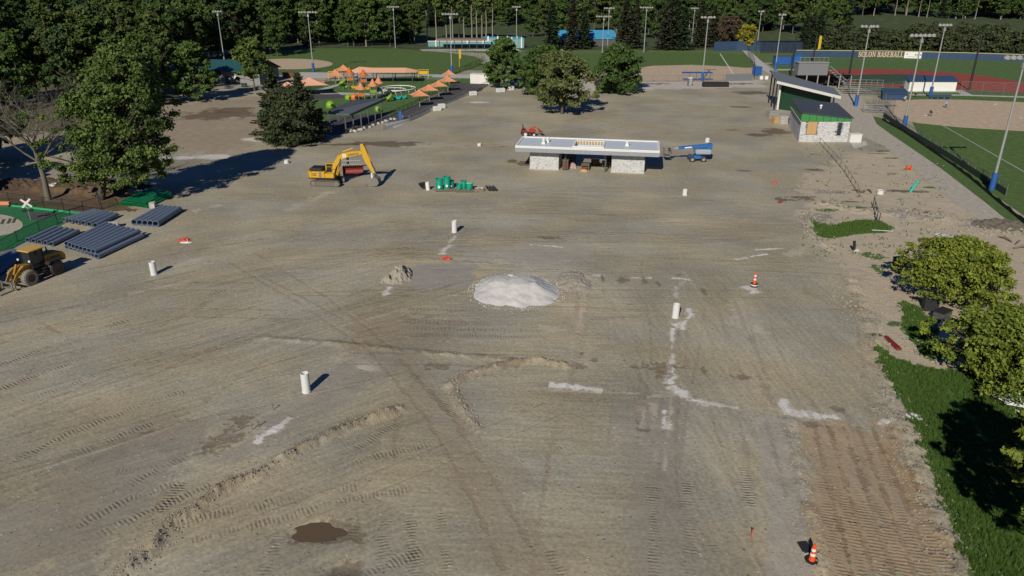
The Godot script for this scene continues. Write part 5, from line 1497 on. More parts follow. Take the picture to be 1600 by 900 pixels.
	for s in [-1.58, 1.58]:
		m = Mb.new()
		m.prism(PackedVector2Array([Vector2(-0.6, 0), Vector2(0.7, 0), Vector2(1.0, 0.6), Vector2(0.7, 1.15), Vector2(-0.1, 1.3)]), s - 0.03, s + 0.03)
		part("side_plate", m, M.dark_red, rb).rotation.y = PI / 2
	var rk := thing("steel_rake", "grey steel root rake lying behind the excavator arm", "attachment", ground_at(548, 263), 0.1)
	m = Mb.new()
	m.box(Vector3(0, 1.25, 0), Vector3(3.4, 0.22, 0.25), Basis.IDENTITY, 0.03)
	m.box(Vector3(0, 0.55, -0.25), Vector3(3.4, 0.16, 0.2), Basis.IDENTITY, 0.03)
	part("beam", m, M.grey, rk)
	for k in 11:
		m = Mb.new()
		m.tube([Vector3(-1.6 + k * 0.32, 1.3, 0), Vector3(-1.6 + k * 0.32, 0.5, -0.3), Vector3(-1.6 + k * 0.32, 0.02, 0.35)], [0.05, 0.05, 0.03], 5)
		part("tine", m, M.grey, rk)
	for s in [-0.7, 0.7]:
		m = Mb.new()
		m.box(Vector3(-1.1 + s, 1.2, -0.3), Vector3(0.35, 1.0, 0.5), Basis.IDENTITY, 0.05)
		part("mount", m, M.black, rk)
	var pv := ground_at(583, 281)
	m = Mb.new()
	m.pipe(Vector3(0, -0.1, 0), Vector3(0, 1.15, 0), 0.3, 0.25, 16)
	single("pipe_riser", m, M.pvc, "white pipe riser close behind the excavator stick", "pipe", pv)
	# cones
	cone(ground_at(1178, 448), "striped orange cone standing on stacked tyres in the middle of the site", 1.15, 2)
	cone(ground_at(1268, 877), "orange and white channelizer cone on a black base beside a black board", 0.95, 0)
	var bd := thing("rubber_board", "black rubber board lying next to the channelizer cone", "board", ground_at(1255, 857) + Vector3(0.1, 0.06, 0), 0.15)
	m = Mb.new()
	m.box(Vector3(0, 0, 0), Vector3(0.58, 0.05, 0.78), Basis(Vector3.RIGHT, 0.12), 0.01)
	part("panel", m, M.black, bd)
	m = Mb.new()
	m.box(Vector3(0.1, -0.02, 0.46), Vector3(0.85, 0.05, 0.09))
	part("batten", m, M.concrete, bd)
	single("stake", _stake(0.7), M.orange, "thin orange survey stake standing alone in bare soil", "stake", ground_at(1174, 841), 0.4)
	for k in [[427, 641], [395, 672], [404, 668], [1130, 165], [1165, 163], [1260, 235]]:
		single("stake", _stake(0.6), M.old_wood, "thin wooden survey stake stuck in the bare soil", "stake", ground_at(k[0], k[1]), 0.3, "wooden stakes")
	# red wrapped covers
	crumpled("red_cover", "crumpled red plastic cover beside the small dark soil heap", "cover", ground_at(697, 406), 0.62, 0.45, 0.4, M.red, 11)
	crumpled("red_cover", "crumpled red plastic cover on a pale ring near the large pipes", "cover", ground_at(288, 376), 0.75, 0.5, 0.42, M.red, 12)
	crumpled("red_cover", "small red cover lying on brown soil by the torn wire fence", "cover", ground_at(1210, 286), 0.5, 0.35, 0.3, M.red, 13)
	crumpled("red_cover", "small dark red cover beside the patch of grass", "cover", ground_at(1218, 317), 0.35, 0.3, 0.35, M.dark_red, 14)
	crumpled("white_sheet", "crumpled white sheet under the red cover near the large pipes", "sheet", ground_at(290, 379), 0.8, 0.35, 0.12, M.white_dusty, 15)
	# right side bits
	var gp := thing("green_pipe", "bright teal plastic pipe leaning out of a damp patch", "pipe", ground_at(1422, 300))
	m = Mb.new()
	m.pipe(Vector3(0, 0, 0), Vector3(0.75, 1.5, 0), 0.2, 0.16, 14)
	part("barrel", m, M.teal_light, gp)
	m = Mb.new()
	m.pipe(Vector3(0.7, 1.4, 0), Vector3(0.82, 1.64, 0), 0.25, 0.17, 14)
	part("bell_end", m, M.teal_light, gp)
	single("barrier", _stub(0.5, 0.8), M.orange, "small orange and white barricade beside the concrete path", "barrier", ground_at(1419, 266), 0.2)
	box_thing("litter_bin", "black bin standing at the left edge of the low olive tree", "bin", ground_at(1404, 424), Vector3(1.3, 1.6, 1.0), M.black, 0.3)
	box_thing("litter_bin", "black bin under the low olive tree", "bin", ground_at(1452, 484), Vector3(1.3, 1.5, 1.0), M.black, -0.3)
	box_thing("generator", "black generator box under the low olive tree beside a bin", "generator", ground_at(1470, 500), Vector3(1.6, 1.0, 1.0), M.dark_grey, 0.6, M.black)
	m = Mb.new()
	m.cyl(Vector3(0, 0.3, 0), Vector3(-0.15, 1.3, 0), 0.16, 0.16, 12)
	single("black_drum", m, M.black, "short black post leaning over a white disc", "post", ground_at(1334, 393), 0)
	m = Mb.new()
	m.lathe([Vector2(0.001, 0.06), Vector2(0.4, 0.05), Vector2(0.42, 0.0)], 18)
	single("white_disc", m, M.white, "flat white disc at the foot of the short black post", "disc", ground_at(1337, 391) + Vector3(0, 0.05, 0))
	m = Mb.new()
	m.box(Vector3(0, 0.12, 0), Vector3(0.45, 0.22, 2.3), Basis.IDENTITY, 0.03)
	m.box(Vector3(0, 0.25, 0), Vector3(0.1, 0.08, 2.3))
	single("steel_beam", m, M.dark_red, "dark red steel beam lying at the tip of the grass bank", "beam", ground_at(1394, 538), 0.05)
	m = Mb.new()
	m.cyl(Vector3(0, 0.15, 0), Vector3(0, 0.18, 2.4), 0.09, 0.09, 8)
	single("thin_pipe", m, M.galv, "thin grey pipe lying across the grass patch", "pipe", ground_at(1362, 361), 1.35)
	for k in 3:
		m = Mb.new()
		m.box(Vector3(0, 0.1, 0), Vector3(0.28, 0.06, 1.9), Basis(Vector3.RIGHT, 0.05))
		single("white_board", m, M.roof_blue, "pale blue white board lying beside the top of the low olive tree", "board", ground_at(1473 + k * 3, 371 - k), 0.6 + 0.1 * k, "pale boards")
	for k in [[1428, 330, 0.9], [1445, 335, 0.5], [1590, 380, 0.8], [1570, 375, 1.8], [1595, 388, 0.2], [1340, 300, 2.2], [1347, 301, 0.7], [1358, 300, 1.5]]:
		m = Mb.new()
		m.tube([Vector3(-1.0, 0.12, 0), Vector3(0.1, 0.3, 0.1), Vector3(1.0, 0.1, 0)], [0.09, 0.11, 0.05], 6)
		single("dead_branch", m, M.old_wood, "broken dark branch lying on the sandy ground", "branch", ground_at(k[0], k[1]), k[2], "broken branches")
	# broken white bench
	var bp := ground_at(1574, 632)
	var bench := thing("broken_bench", "white slatted bench tipped over on the grass bank", "bench", bp, 0.5)
	for k in 5:
		m = Mb.new()
		m.box(Vector3(-0.5 + k * 0.16, 0.45 + k * 0.08, -0.5), Vector3(0.1, 0.05, 1.9), Basis(Vector3.UP, 0.05 * k))
		part("slat", m, M.white, bench)
	for k in 4:
		m = Mb.new()
		m.box(Vector3(-0.3 + 0.25 * k, 0.4, 0.7 + 0.05 * k), Vector3(0.09, 0.07, 1.5), Basis(Vector3.UP, 1.1) * Basis(Vector3.RIGHT, 0.2))
		part("rail", m, M.white, bench)
	for k in 4:
		m = Mb.new()
		m.box(Vector3(-0.4 + 0.35 * k, 0.3, 0.1 * k), Vector3(0.08, 0.75, 0.08), Basis(Vector3(0, 0, 1), 0.5))
		part("leg", m, M.white, bench)
	for k in 3:
		m = Mb.new()
		m.box(Vector3(0, 0.2, 0), Vector3(0.1, 0.06, 1.6), Basis(Vector3.RIGHT, 0.2))
		single("loose_slat", m, M.white, "loose white slat lying beside the tipped bench", "slat", ground_at(1594 + k * 5, 628 + k * 12), -0.4 + k * 0.7, "loose white slats")

func _stake(h: float) -> Mb:
	var m := Mb.new()
	m.box(Vector3(0, h / 2 - 0.1, 0), Vector3(0.05, h, 0.03), Basis(Vector3(0, 0, 1), 0.08))
	m.box(Vector3(0.03, h * 0.75, 0.03), Vector3(0.16, 0.1, 0.01), Basis(Vector3.UP, 0.4))
	return m

func _stub(w: float, h: float) -> Mb:
	var m := Mb.new()
	for s in [-1.0, 1.0]: m.box(Vector3(s * w * 0.8, h * 0.5, 0), Vector3(0.06, h, 0.3))
	m.box(Vector3(0, h * 0.8, 0), Vector3(w * 1.8, 0.2, 0.05)); m.box(Vector3(0, h * 0.45, 0), Vector3(w * 1.8, 0.15, 0.05))
	return m

# ---------------------------------------------------------------- buildings
# coursed stone on a face: o lower left corner, u along, n outwards
func facing(o: Vector3, u: Vector3, n: Vector3, w: float, h: float, course: float, seed_: int, tone: Color, holes := []) -> Mb:
	var rng := RandomNumberGenerator.new()
	rng.seed = seed_
	var m := Mb.new()
	var y := 0.0
	var b := Basis(u, Vector3.UP, n)
	while y < h - 0.01:
		var hh := minf(course * rng.randf_range(0.85, 1.15), h - y)
		var x := -rng.randf() * 0.3
		while x < w:
			var ww := course * rng.randf_range(1.2, 2.8)
			var x0 := maxf(x, 0.0); var x1 := minf(x + ww, w)
			x += ww
			if x1 - x0 < 0.04: continue
			var skip := false
			for q in holes:
				if x1 > q[0] and x0 < q[1] and y + hh > q[2] and y < q[3]: skip = true
			if skip: continue
			var d := rng.randf_range(0.03, 0.045)
			var k := rng.randf_range(0.86, 1.12) if rng.randf() < 0.88 else rng.randf_range(0.55, 0.8)
			m.col = Color(tone.r * k, tone.g * k, tone.b * k)
			m.box(o + u * (x0 + x1) * 0.5 + Vector3.UP * (y + hh * 0.5) + n * d * 0.5, Vector3(x1 - x0 - 0.008, hh - 0.008, d), b)
		y += hh
	return m

func build_stone_pavilion() -> void:
	var t := thing("stone_pavilion", "long flat roofed pavilion with two grey stone blocks and a pale blue roof", "building", Vector3(0.5, 0.0, -118.1), -0.169)
	var m: Mb
	for b in [[2.2, 6.8], [15.3, 20.4]]:
		m = Mb.new()
		m.box(Vector3((b[0] + b[1]) / 2, 1.6, -4.1), Vector3(b[1] - b[0], 3.2, 5.2))
		var w := part("wall", m, M.mortar, t)
		var s := part("stone_facing", facing(Vector3(b[0], 0.12, -1.5), Vector3.RIGHT, Vector3.BACK, b[1] - b[0], 3.06, 0.13, int(b[0] * 7), Color(0.55, 0.56, 0.57)), M.tint, w)
		s.set_meta("kind", "stuff")
		for f in [[Vector3(b[1], 0.12, -1.5), Vector3.FORWARD, Vector3.RIGHT], [Vector3(b[0], 0.12, -6.7), Vector3.BACK, Vector3.LEFT]]:
			s = part("stone_facing", facing(f[0], f[1], f[2], 5.2, 3.06, 0.13, int(b[0] * 9), Color(0.55, 0.56, 0.57)), M.tint, w)
			s.set_meta("kind", "stuff")
		m = Mb.new()
		m.box(Vector3((b[0] + b[1]) / 2, 0.06, -4.05), Vector3(b[1] - b[0] + 0.3, 0.12, 5.5), Basis.IDENTITY, 0.02)
		part("footing", m, M.concrete, w)
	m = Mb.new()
	m.box(Vector3(8.0, 1.6, -6.6), Vector3(2.36, 3.2, 0.25)); m.box(Vector3(14.6, 1.6, -6.6), Vector3(1.36, 3.2, 0.25))  # dark panels standing for the shadow at the open back
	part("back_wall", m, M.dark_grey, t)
	# roof round its opening
	var L := 22.6; var D := 7.5
	var o0 := 9.3; var o1 := 13.7; var z0 := -1.1; var z1 := -5.2
	m = Mb.new()
	for r in [[0.0, o0, 0.0, -D], [o1, L, 0.0, -D], [o0, o1, 0.0, z0], [o0, o1, z1, -D]]:
		m.box(Vector3((r[0] + r[1]) / 2, 3.6, (r[2] + r[3]) / 2), Vector3(r[1] - r[0], 0.72, absf(r[2] - r[3])))
	var roof := part("roof", m, M.roof_blue, t)
	for e in [[L / 2, -0.15, L, 0.3], [L / 2, -D + 0.25, L, 0.5]]:
		m = Mb.new()
		m.box(Vector3(e[0], 4.03, e[1]), Vector3(e[2], 0.14, e[3]), Basis.IDENTITY, 0.02)
		part("coping", m, M.white, roof)
	for e in [0.15, L - 0.15]:
		m = Mb.new()
		m.box(Vector3(e, 4.03, -D / 2), Vector3(0.3, 0.138, D - 0.82))
		part("coping", m, M.white, roof)
	for k in 3:   # fascia boards with joints
		m = Mb.new()
		var a := L * k / 3.0; var b := L * (k + 1) / 3.0 - 0.03
		m.box(Vector3((a + b) / 2, 3.42, 0.05), Vector3(b - a, 0.56, 0.09))
		part("fascia_board", m, M.fascia, roof)
		m = Mb.new()
		m.box(Vector3((a + b) / 2, 3.82, 0.035), Vector3(b - a, 0.16, 0.06))
		part("fascia_trim", m, M.white_dusty, roof)
	for k in 46:
		m = Mb.new()
		m.box(Vector3(0.3 + k * 0.48, 3.17, 0.0), Vector3(0.2, 0.1, 0.16))
		part("bracket", m, M.slate, roof)
	for e in [[o0 - 0.15, (z0 + z1) / 2, 0.3, absf(z1 - z0) + 0.6], [o1 + 0.15, (z0 + z1) / 2, 0.3, absf(z1 - z0) + 0.6], [(o0 + o1) / 2, z0 + 0.15, o1 - o0, 0.3], [(o0 + o1) / 2, z1 - 0.15, o1 - o0, 0.3]]:
		m = Mb.new()
		m.box(Vector3(e[0], 4.06, e[1]), Vector3(e[2], 0.2, e[3]))
		part("opening_curb", m, M.white, roof)
	m = Mb.new()
	for k in 9: m.box(Vector3(o0 + 0.3 + k * 0.47, 3.85, z1 + 0.1), Vector3(0.3, 0.5, 0.12))
	part("opening_framing", m, M.wood, roof)
	for v in [[4.2, -2.6], [4.7, -3.8], [17.5, -3.3]]:
		m = Mb.new()
		m.box(Vector3(v[0], 4.1, v[1]), Vector3(0.6, 0.28, 0.6), Basis.IDENTITY, 0.05)
		m.cyl(Vector3(v[0], 4.2, v[1]), Vector3(v[0], 4.7, v[1]), 0.2, 0.2, 12)
		m.lathe([Vector2(0.32, 4.6), Vector2(0.3, 4.75), Vector2(0.001, 4.9)], 12, Vector3(v[0], 0, v[1]))
		part("roof_vent", m, M.white, roof)
	for x in [7.9, 14.3]:
		m = Mb.new()
		m.box(Vector3(x, 1.6, -1.7), Vector3(0.25, 3.2, 0.25))
		part("post", m, M.slate, t)
	# things stored under it
	var tb := thing("tool_cabinet", "brown steel tool cabinet under the pavilion roof", "cabinet", spot(883.5, 265), -0.169)
	m = Mb.new()
	m.box(Vector3(0, 0.85, 0), Vector3(0.95, 1.5, 0.8), Basis.IDENTITY, 0.04)
	part("body", m, M.brown, tb)
	m = Mb.new()
	m.box(Vector3(0, 1.63, 0), Vector3(1.0, 0.06, 0.85))
	part("lid", m, M.old_wood, tb)
	for e in [-0.35, 0.35]:
		m = Mb.new()
		m.box(Vector3(e, 0.05, 0), Vector3(0.12, 0.1, 0.7))
		part("foot", m, M.black, tb)
	crumpled("pink_bags", "pale pink crumpled bags beside the brown tool cabinet", "bags", spot(895, 263), 0.55, 0.5, 0.9, plain(0.45, 0.32, 0.34, 0.8), 33)
	for c in [[914, 266, "cart with a timber load under the pavilion opening", 0.0], [947, 262, "dark work table beside the right stone block", 0.1]]:
		var ct := thing("work_table", c[2], "table", spot(c[0], c[1]), -0.169 + c[3])
		m = Mb.new()
		m.box(Vector3(0, 0.85, -0.5), Vector3(1.3, 0.08, 1.6), Basis.IDENTITY, 0.02)
		part("table_top", m, M.old_wood, ct)
		for e in [Vector2(-0.6, -1.2), Vector2(0.6, -1.2), Vector2(-0.6, 0.2), Vector2(0.6, 0.2)]:
			m = Mb.new()
			m.box(Vector3(e.x, 0.42, e.y), Vector3(0.09, 0.84, 0.09))
			part("leg", m, M.old_wood, ct)
		m = Mb.new()
		m.box(Vector3(0, 0.45, -0.5), Vector3(1.2, 0.3, 1.3))
		part("shelf", m, M.brown, ct)
	crumpled("sand_bags", "low pile of pale bags in front of the timber cart", "bags", spot(912, 268), 0.65, 0.4, 0.4, M.wood, 34)
	box_thing("crate", "dark crate stored at the back of the pavilion", "crate", spot(930, 258), Vector3(1.2, 1.0, 0.9), M.brown, 0.2)

func build_green_building() -> void:
	var a := Vector3(53.7, 0, -139.8); var b := Vector3(62.8, 0, -139.8); var c := Vector3(66.4, 0, -155.8); var d := Vector3(57.3, 0, -155.8)
	var t := thing("stone_restroom", "small stone building with a green metal band and a dark sloping roof", "building", a)
	b -= a; c -= a; d -= a
	var z := Vector3.ZERO
	var up := Vector3.UP
	var m := Mb.new()
	m.hexa([z, b, c, d, up * 5.35, b + up * 4.35, c + up * 4.35, d + up * 5.35])
	var w := part("wall", m, M.slate_light, t)
	var side := d.normalized(); var sn := side.cross(up).normalized()
	if sn.x > 0: sn = -sn
	part("stone_facing", facing(z, Vector3.RIGHT, Vector3.BACK, b.x, 3.8, 0.16, 71, Color(0.56, 0.57, 0.58), [[1.15, 3.05, 1.4, 3.9], [6.9, 7.6, 1.2, 3.6]]), M.tint, w).set_meta("kind", "stuff")
	part("stone_facing", facing(d, -side, sn, d.length(), 3.8, 0.16, 72, Color(0.56, 0.57, 0.58)), M.tint, w).set_meta("kind", "stuff")
	# standing seam band
	for k in 7:
		var x0 := b.x * k / 7.0; var x1 := b.x * (k + 1) / 7.0
		var y0 := lerpf(5.35, 4.35, k / 7.0); var y1 := lerpf(5.35, 4.35, (k + 1) / 7.0)
		m = Mb.new()
		m.hexa([Vector3(x0 + 0.02, 3.85, 0.16), Vector3(x1 - 0.02, 3.85, 0.16), Vector3(x1 - 0.02, 3.85, 0.02), Vector3(x0 + 0.02, 3.85, 0.02), Vector3(x0 + 0.02, y0, 0.16), Vector3(x1 - 0.02, y1, 0.16), Vector3(x1 - 0.02, y1, 0.02), Vector3(x0 + 0.02, y0, 0.02)])
		part("green_panel", m, M.green_metal, t)
		m = Mb.new()
		m.box(Vector3(x1, (3.87 + y1) / 2, 0.19), Vector3(0.05, y1 - 3.87, 0.08))
		part("seam", m, M.dark_green, t)
	for k in 9:
		var p0 := d * (k / 9.0); var p1 := d * ((k + 1) / 9.0 - 0.004)
		m = Mb.new()
		m.hexa([p0 + up * 3.85, p1 + up * 3.85, p1 + sn * 0.14 + up * 3.85, p0 + sn * 0.14 + up * 3.85, p0 + up * 5.3, p1 + up * 5.3, p1 + sn * 0.14 + up * 5.3, p0 + sn * 0.14 + up * 5.3])
		part("green_panel", m, M.green_metal, t)
	m = Mb.new()
	m.box(d * 0.5 + sn * 0.12 + up * 3.8, Vector3(0.16, 0.08, d.length()), Basis(Vector3.UP, atan2(side.x, side.z)))
	part("drip_trim", m, M.white_dusty, t)
	m = Mb.new()
	var r0 := Vector3(-0.3, 5.4, 0.35); var r1 := b + Vector3(0.35, 4.37, 0.35); var r2 := c + Vector3(0.35, 4.37, -0.3); var r3 := d + Vector3(-0.3, 5.4, -0.3)
	m.hexa([r0, r1, r2, r3, r0 + up * 0.14, r1 + up * 0.14, r2 + up * 0.14, r3 + up * 0.14])
	var roof := part("roof", m, M.slate, t)
	m = Mb.new()
	m.cyl(Vector3(6.0, 4.9, -7.0), Vector3(6.0, 5.6, -7.0), 0.16, 0.16, 10)
	m.lathe([Vector2(0.3, 5.5), Vector2(0.26, 5.65), Vector2(0.001, 5.8)], 12, Vector3(6.0, 0, -7.0))
	part("roof_vent", m, M.white, roof)
	for k in 2:
		m = Mb.new()
		m.box(Vector3(1.65 + k * 0.86, 2.65, 0.03), Vector3(0.84, 2.35, 0.06))
		part("window_board", m, M.wood, t, "bare plywood board over the window opening")
	m = Mb.new()
	m.box(Vector3(7.25, 2.4, 0.02), Vector3(0.66, 2.3, 0.03))
	part("narrow_window", m, M.glass, t, "tall narrow dark window")
	m = Mb.new()
	m.box(Vector3(7.25, 1.18, 0.06), Vector3(0.8, 0.08, 0.14))
	part("window_sill", m, M.concrete, t)
	box_thing("concrete_block", "white concrete block at the corner of the green banded building", "block", ground_at(1334, 222), Vector3(2.2, 1.6, 1.4), M.white_dusty, 0.05)
	m = Mb.new()
	m.sheet(flats([1328, 223, 1352, 220, 1356, 227, 1334, 232]), 0.06, 0.1)
	struct("concrete_slab", m, M.concrete, "pale concrete slab beside the green banded building", "slab")
	# open shelter behind
	var s := thing("open_shelter", "open shelter with a long sloping grey roof and white fascia behind the green banded building", "shelter", Vector3(60, 0, -174))
	var q := [Vector3(-0.3, 6.3, 0.8), Vector3(10.0, 4.6, 11.6), Vector3(11.4, 5.2, 4.0), Vector3(1.6, 7.3, -11)]
	m = Mb.new()
	m.hexa([q[0], q[1], q[2], q[3], q[0] + up * 0.3, q[1] + up * 0.3, q[2] + up * 0.3, q[3] + up * 0.3])
	var sr := part("roof", m, M.slate_light, s)
	m = Mb.new()
	var fd: Vector3 = (q[1] - q[0])
	var fn := Vector3(fd.z, 0, -fd.x).normalized() * -0.12
	m.hexa([q[0] - up * 0.25, q[1] - up * 0.25, q[1] - up * 0.25 + fn, q[0] - up * 0.25 + fn, q[0] + up * 0.34, q[1] + up * 0.34, q[1] + up * 0.34 + fn, q[0] + up * 0.34 + fn])
	part("fascia_board", m, M.white_dusty, sr)
	for p in [[-0.1, 0.6, 6.2], [9.0, 10.5, 4.8], [10.4, 3.5, 5.2], [2.0, -10, 7.2], [0.9, -4.5, 6.6]]:
		m = Mb.new()
		m.box(Vector3(p[0], p[2] / 2, p[1]), Vector3(0.26, p[2], 0.26))
		part("post", m, M.black, s)
	m = Mb.new()
	m.hexa([Vector3(1.4, 0, -1.2), Vector3(9.6, 0, 7.6), Vector3(9.5, 0, 6.8), Vector3(1.6, 0, -1.7), Vector3(1.4, 5.9, -1.2), Vector3(9.6, 4.7, 7.6), Vector3(9.5, 4.7, 6.8), Vector3(1.6, 5.9, -1.7)])
	part("wall_panel", m, M.dark_green, s)
	m = Mb.new()
	m.box(Vector3(1.1, 2.8, -0.9), Vector3(0.4, 5.6, 0.5))
	part("pier", m, M.white_dusty, s)
	for k in [[1206, 184, 2.2, 1.6, "stack of grey stone slabs strapped on a pallet by the open shelter", M.grey], [1212, 192, 1.6, 1.3, "stack of pale timber bearers by the open shelter", M.wood], [1222, 193, 1.8, 1.6, "pale stone block stack against the dark stone wall", M.concrete]]:
		var st := thing("material_stack", k[4], "stack", ground_at(k[0], k[1]), 0.2)
		for j in 5:
			m = Mb.new()
			m.box(Vector3(0, 0.15 + j * k[3] / 5.0, 0), Vector3(k[2] - 0.1 * (j % 2), k[3] / 5.0 - 0.04, 1.4))
			part("slab", m, k[5], st)

func build_teal_building() -> void:
	var p := spot(262, 128); var q := spot(418, 133)
	var L := 29.0; var W := 11.0
	var t := thing("park_building", "long grey building with a dark teal gable roof at the edge of the wood", "building", p, atan2(-(q.z - p.z), q.x - p.x))
	var m := Mb.new()
	m.box(Vector3(L / 2, 1.75, -W / 2), Vector3(L, 3.5, W))
	var w := part("wall", m, mottled(Color(0.2, 0.21, 0.22), Color(0.26, 0.27, 0.28), 4.0, 0.9), t)
	m = Mb.new()
	m.x = Transform3D(Basis(Vector3.UP, PI / 2), Vector3.ZERO)
	m.prism(PackedVector2Array([Vector2(0, 3.5), Vector2(W, 3.5), Vector2(W / 2, 5.6)]), 0.02, L - 0.02)
	part("gable", m, M.dark_grey, w)
	for s in 2:
		m = Mb.new()
		var e := [Vector3(-0.6, 3.35, 0.8), Vector3(L + 0.6, 3.35, 0.8), Vector3(L + 0.6, 5.75, -W / 2), Vector3(-0.6, 5.75, -W / 2)]
		if s: e = [Vector3(L + 0.6, 3.35, -W - 0.8), Vector3(-0.6, 3.35, -W - 0.8), Vector3(-0.6, 5.75, -W / 2 - 0.01), Vector3(L + 0.6, 5.75, -W / 2 - 0.01)]
		m.hexa([e[0], e[1], e[2], e[3], e[0] + Vector3.UP * 0.15, e[1] + Vector3.UP * 0.15, e[2] + Vector3.UP * 0.15, e[3] + Vector3.UP * 0.15])
		part("roof_slope", m, M.teal_roof, t)
	for x in [3.0, 9.0, 19.0]:
		m = Mb.new()
		m.box(Vector3(x, 1.1, 0.02), Vector3(1.1, 2.2, 0.06))
		part("door", m, M.dark_grey, t)
	m = Mb.new()
	m.box(Vector3(21.5, 1.9, 0.03), Vector3(0.9, 0.8, 0.06))
	part("notice_board", m, M.white, t)
	m = Mb.new()
	m.box(Vector3(2.2, 1.75, 0.12), Vector3(0.5, 3.5, 0.25))
	part("pilaster", m, M.white_dusty, t)
	box_thing("dumpster", "dark steel dumpster beside the teal roofed building", "dumpster", spot(452, 121), Vector3(3.5, 1.6, 2.0), M.brown, 0.1)
	box_thing("utility_box", "small grey green utility box before the teal roofed building", "box", spot(382, 136), Vector3(1.4, 1.0, 1.0), M.dark_green, 0.1)

# ---------------------------------------------------------------- playground
func shade(px: float, py: float, w: float, h: float, rise: float, label: String, mat: Material, group := "") -> void:
	var t := thing("shade_canopy", label, "canopy", spot(px, py), 0.35, group)
	var m := Mb.new()
	var n := 10
	var pts := []
	for j in n + 1:
		for i in n + 1:
			var u := i * 2.0 / n - 1; var v := j * 2.0 / n - 1
			var e := maxf(absf(u), absf(v))
			var sag := 1.0 - 0.18 * (1.0 - pow(minf(absf(u), absf(v)) / maxf(e, 0.001), 2)) * e
			pts.append(Vector3(u * w / 2 * sag, h + rise * pow(1.0 - e, 1.5) , v * w / 2 * sag))
	for j in n:
		for i in n:
			var a := j * (n + 1) + i
			m.quad(pts[a], pts[a + 1], pts[a + n + 2], pts[a + n + 1])
	part("fabric", m, mat, t)
	m = Mb.new()
	m.cyl(Vector3(0, -0.1, 0), Vector3(0, h + rise * 0.92, 0), 0.1, 0.08, 8)
	part("post", m, M.pole, t)
	m = Mb.new()
	for s in [Vector2(1, 1), Vector2(-1, 1), Vector2(1, -1), Vector2(-1, -1)]: m.cyl(Vector3(0, h + rise * 0.8, 0), Vector3(s.x * w * 0.47, h - 0.02, s.y * w * 0.47), 0.035, 0.03, 5)
	part("arm", m, M.pole, t)

func play_tower(px: float, py: float, label: String, deck: float, roof: Material, wall: Material) -> void:
	var t := thing("play_tower", label, "play tower", spot(px, py), 0.3)
	var m: Mb
	for e in [Vector2(-0.7, -0.7), Vector2(0.7, -0.7), Vector2(-0.7, 0.7), Vector2(0.7, 0.7)]:
		m = Mb.new()
		m.cyl(Vector3(e.x, -0.1, e.y), Vector3(e.x, deck + 2.0, e.y), 0.06, 0.06, 7)
		part("post", m, M.grey, t)
	m = Mb.new()
	m.box(Vector3(0, deck, 0), Vector3(1.5, 0.1, 1.5))
	part("deck", m, M.dark_grey, t)
	for e in [[Vector3(0, deck + 0.5, 0.72), Vector3(1.3, 0.8, 0.06)], [Vector3(0.72, deck + 0.5, 0), Vector3(0.06, 0.8, 1.3)], [Vector3(-0.72, deck + 0.5, 0), Vector3(0.06, 0.8, 1.3)]]:
		m = Mb.new()
		m.box(e[0], e[1])
		part("guard_panel", m, wall, t)
	m = Mb.new()
	m.lathe([Vector2(1.5, deck + 1.7), Vector2(0.75, deck + 2.35), Vector2(0.22, deck + 3.2), Vector2(0.001, deck + 3.5)], 4)
	part("roof", m, roof, t)
	m = Mb.new()
	for k in 6: m.box(Vector3(-0.3, 0.2 + k * deck / 6.0, -0.8 - 0.05 * (6 - k)), Vector3(0.7, 0.05, 0.15))
	part("ladder", m, M.grey, t)

func slide(px: float, py: float, label: String, h: float, turns: float, mat: Material) -> void:
	var t := thing("slide", label, "slide", spot(px, py))
	var p := []; var r := []
	for k in 22:
		var f := k / 21.0
		var a := f * TAU * turns
		p.append(Vector3(cos(a) * 0.9 + f * 0.8, lerpf(h, 0.35, f), sin(a) * 0.9 + f * 0.5)); r.append(0.42)
	var m := Mb.new()
	m.tube(p, r, 10, false)
	part("chute", m, mat, t)
	m = Mb.new()
	m.cyl(Vector3(0.3, -0.1, 0.2), Vector3(0.3, h, 0.2), 0.07, 0.07, 7)
	part("post", m, M.grey, t)

func ring_rail(px: float, py: float, r: float, y: float, thick: float, mat: Material, label: String) -> void:
	var t := thing("ring_track", label, "play ring", spot(px, py))
	var p := []; var rr := []
	for k in 41:
		p.append(Vector3(cos(TAU * k / 40) * r, y, sin(TAU * k / 40) * r)); rr.append(thick)
	var m := Mb.new()
	m.tube(p, rr, 6, false)
	part("rail", m, mat, t)
	for k in 8:
		m = Mb.new()
		m.cyl(Vector3(cos(TAU * k / 8) * r, -0.05, sin(TAU * k / 8) * r), Vector3(cos(TAU * k / 8) * r, y, sin(TAU * k / 8) * r), 0.05, 0.05, 6)
		part("post", m, mat, t)

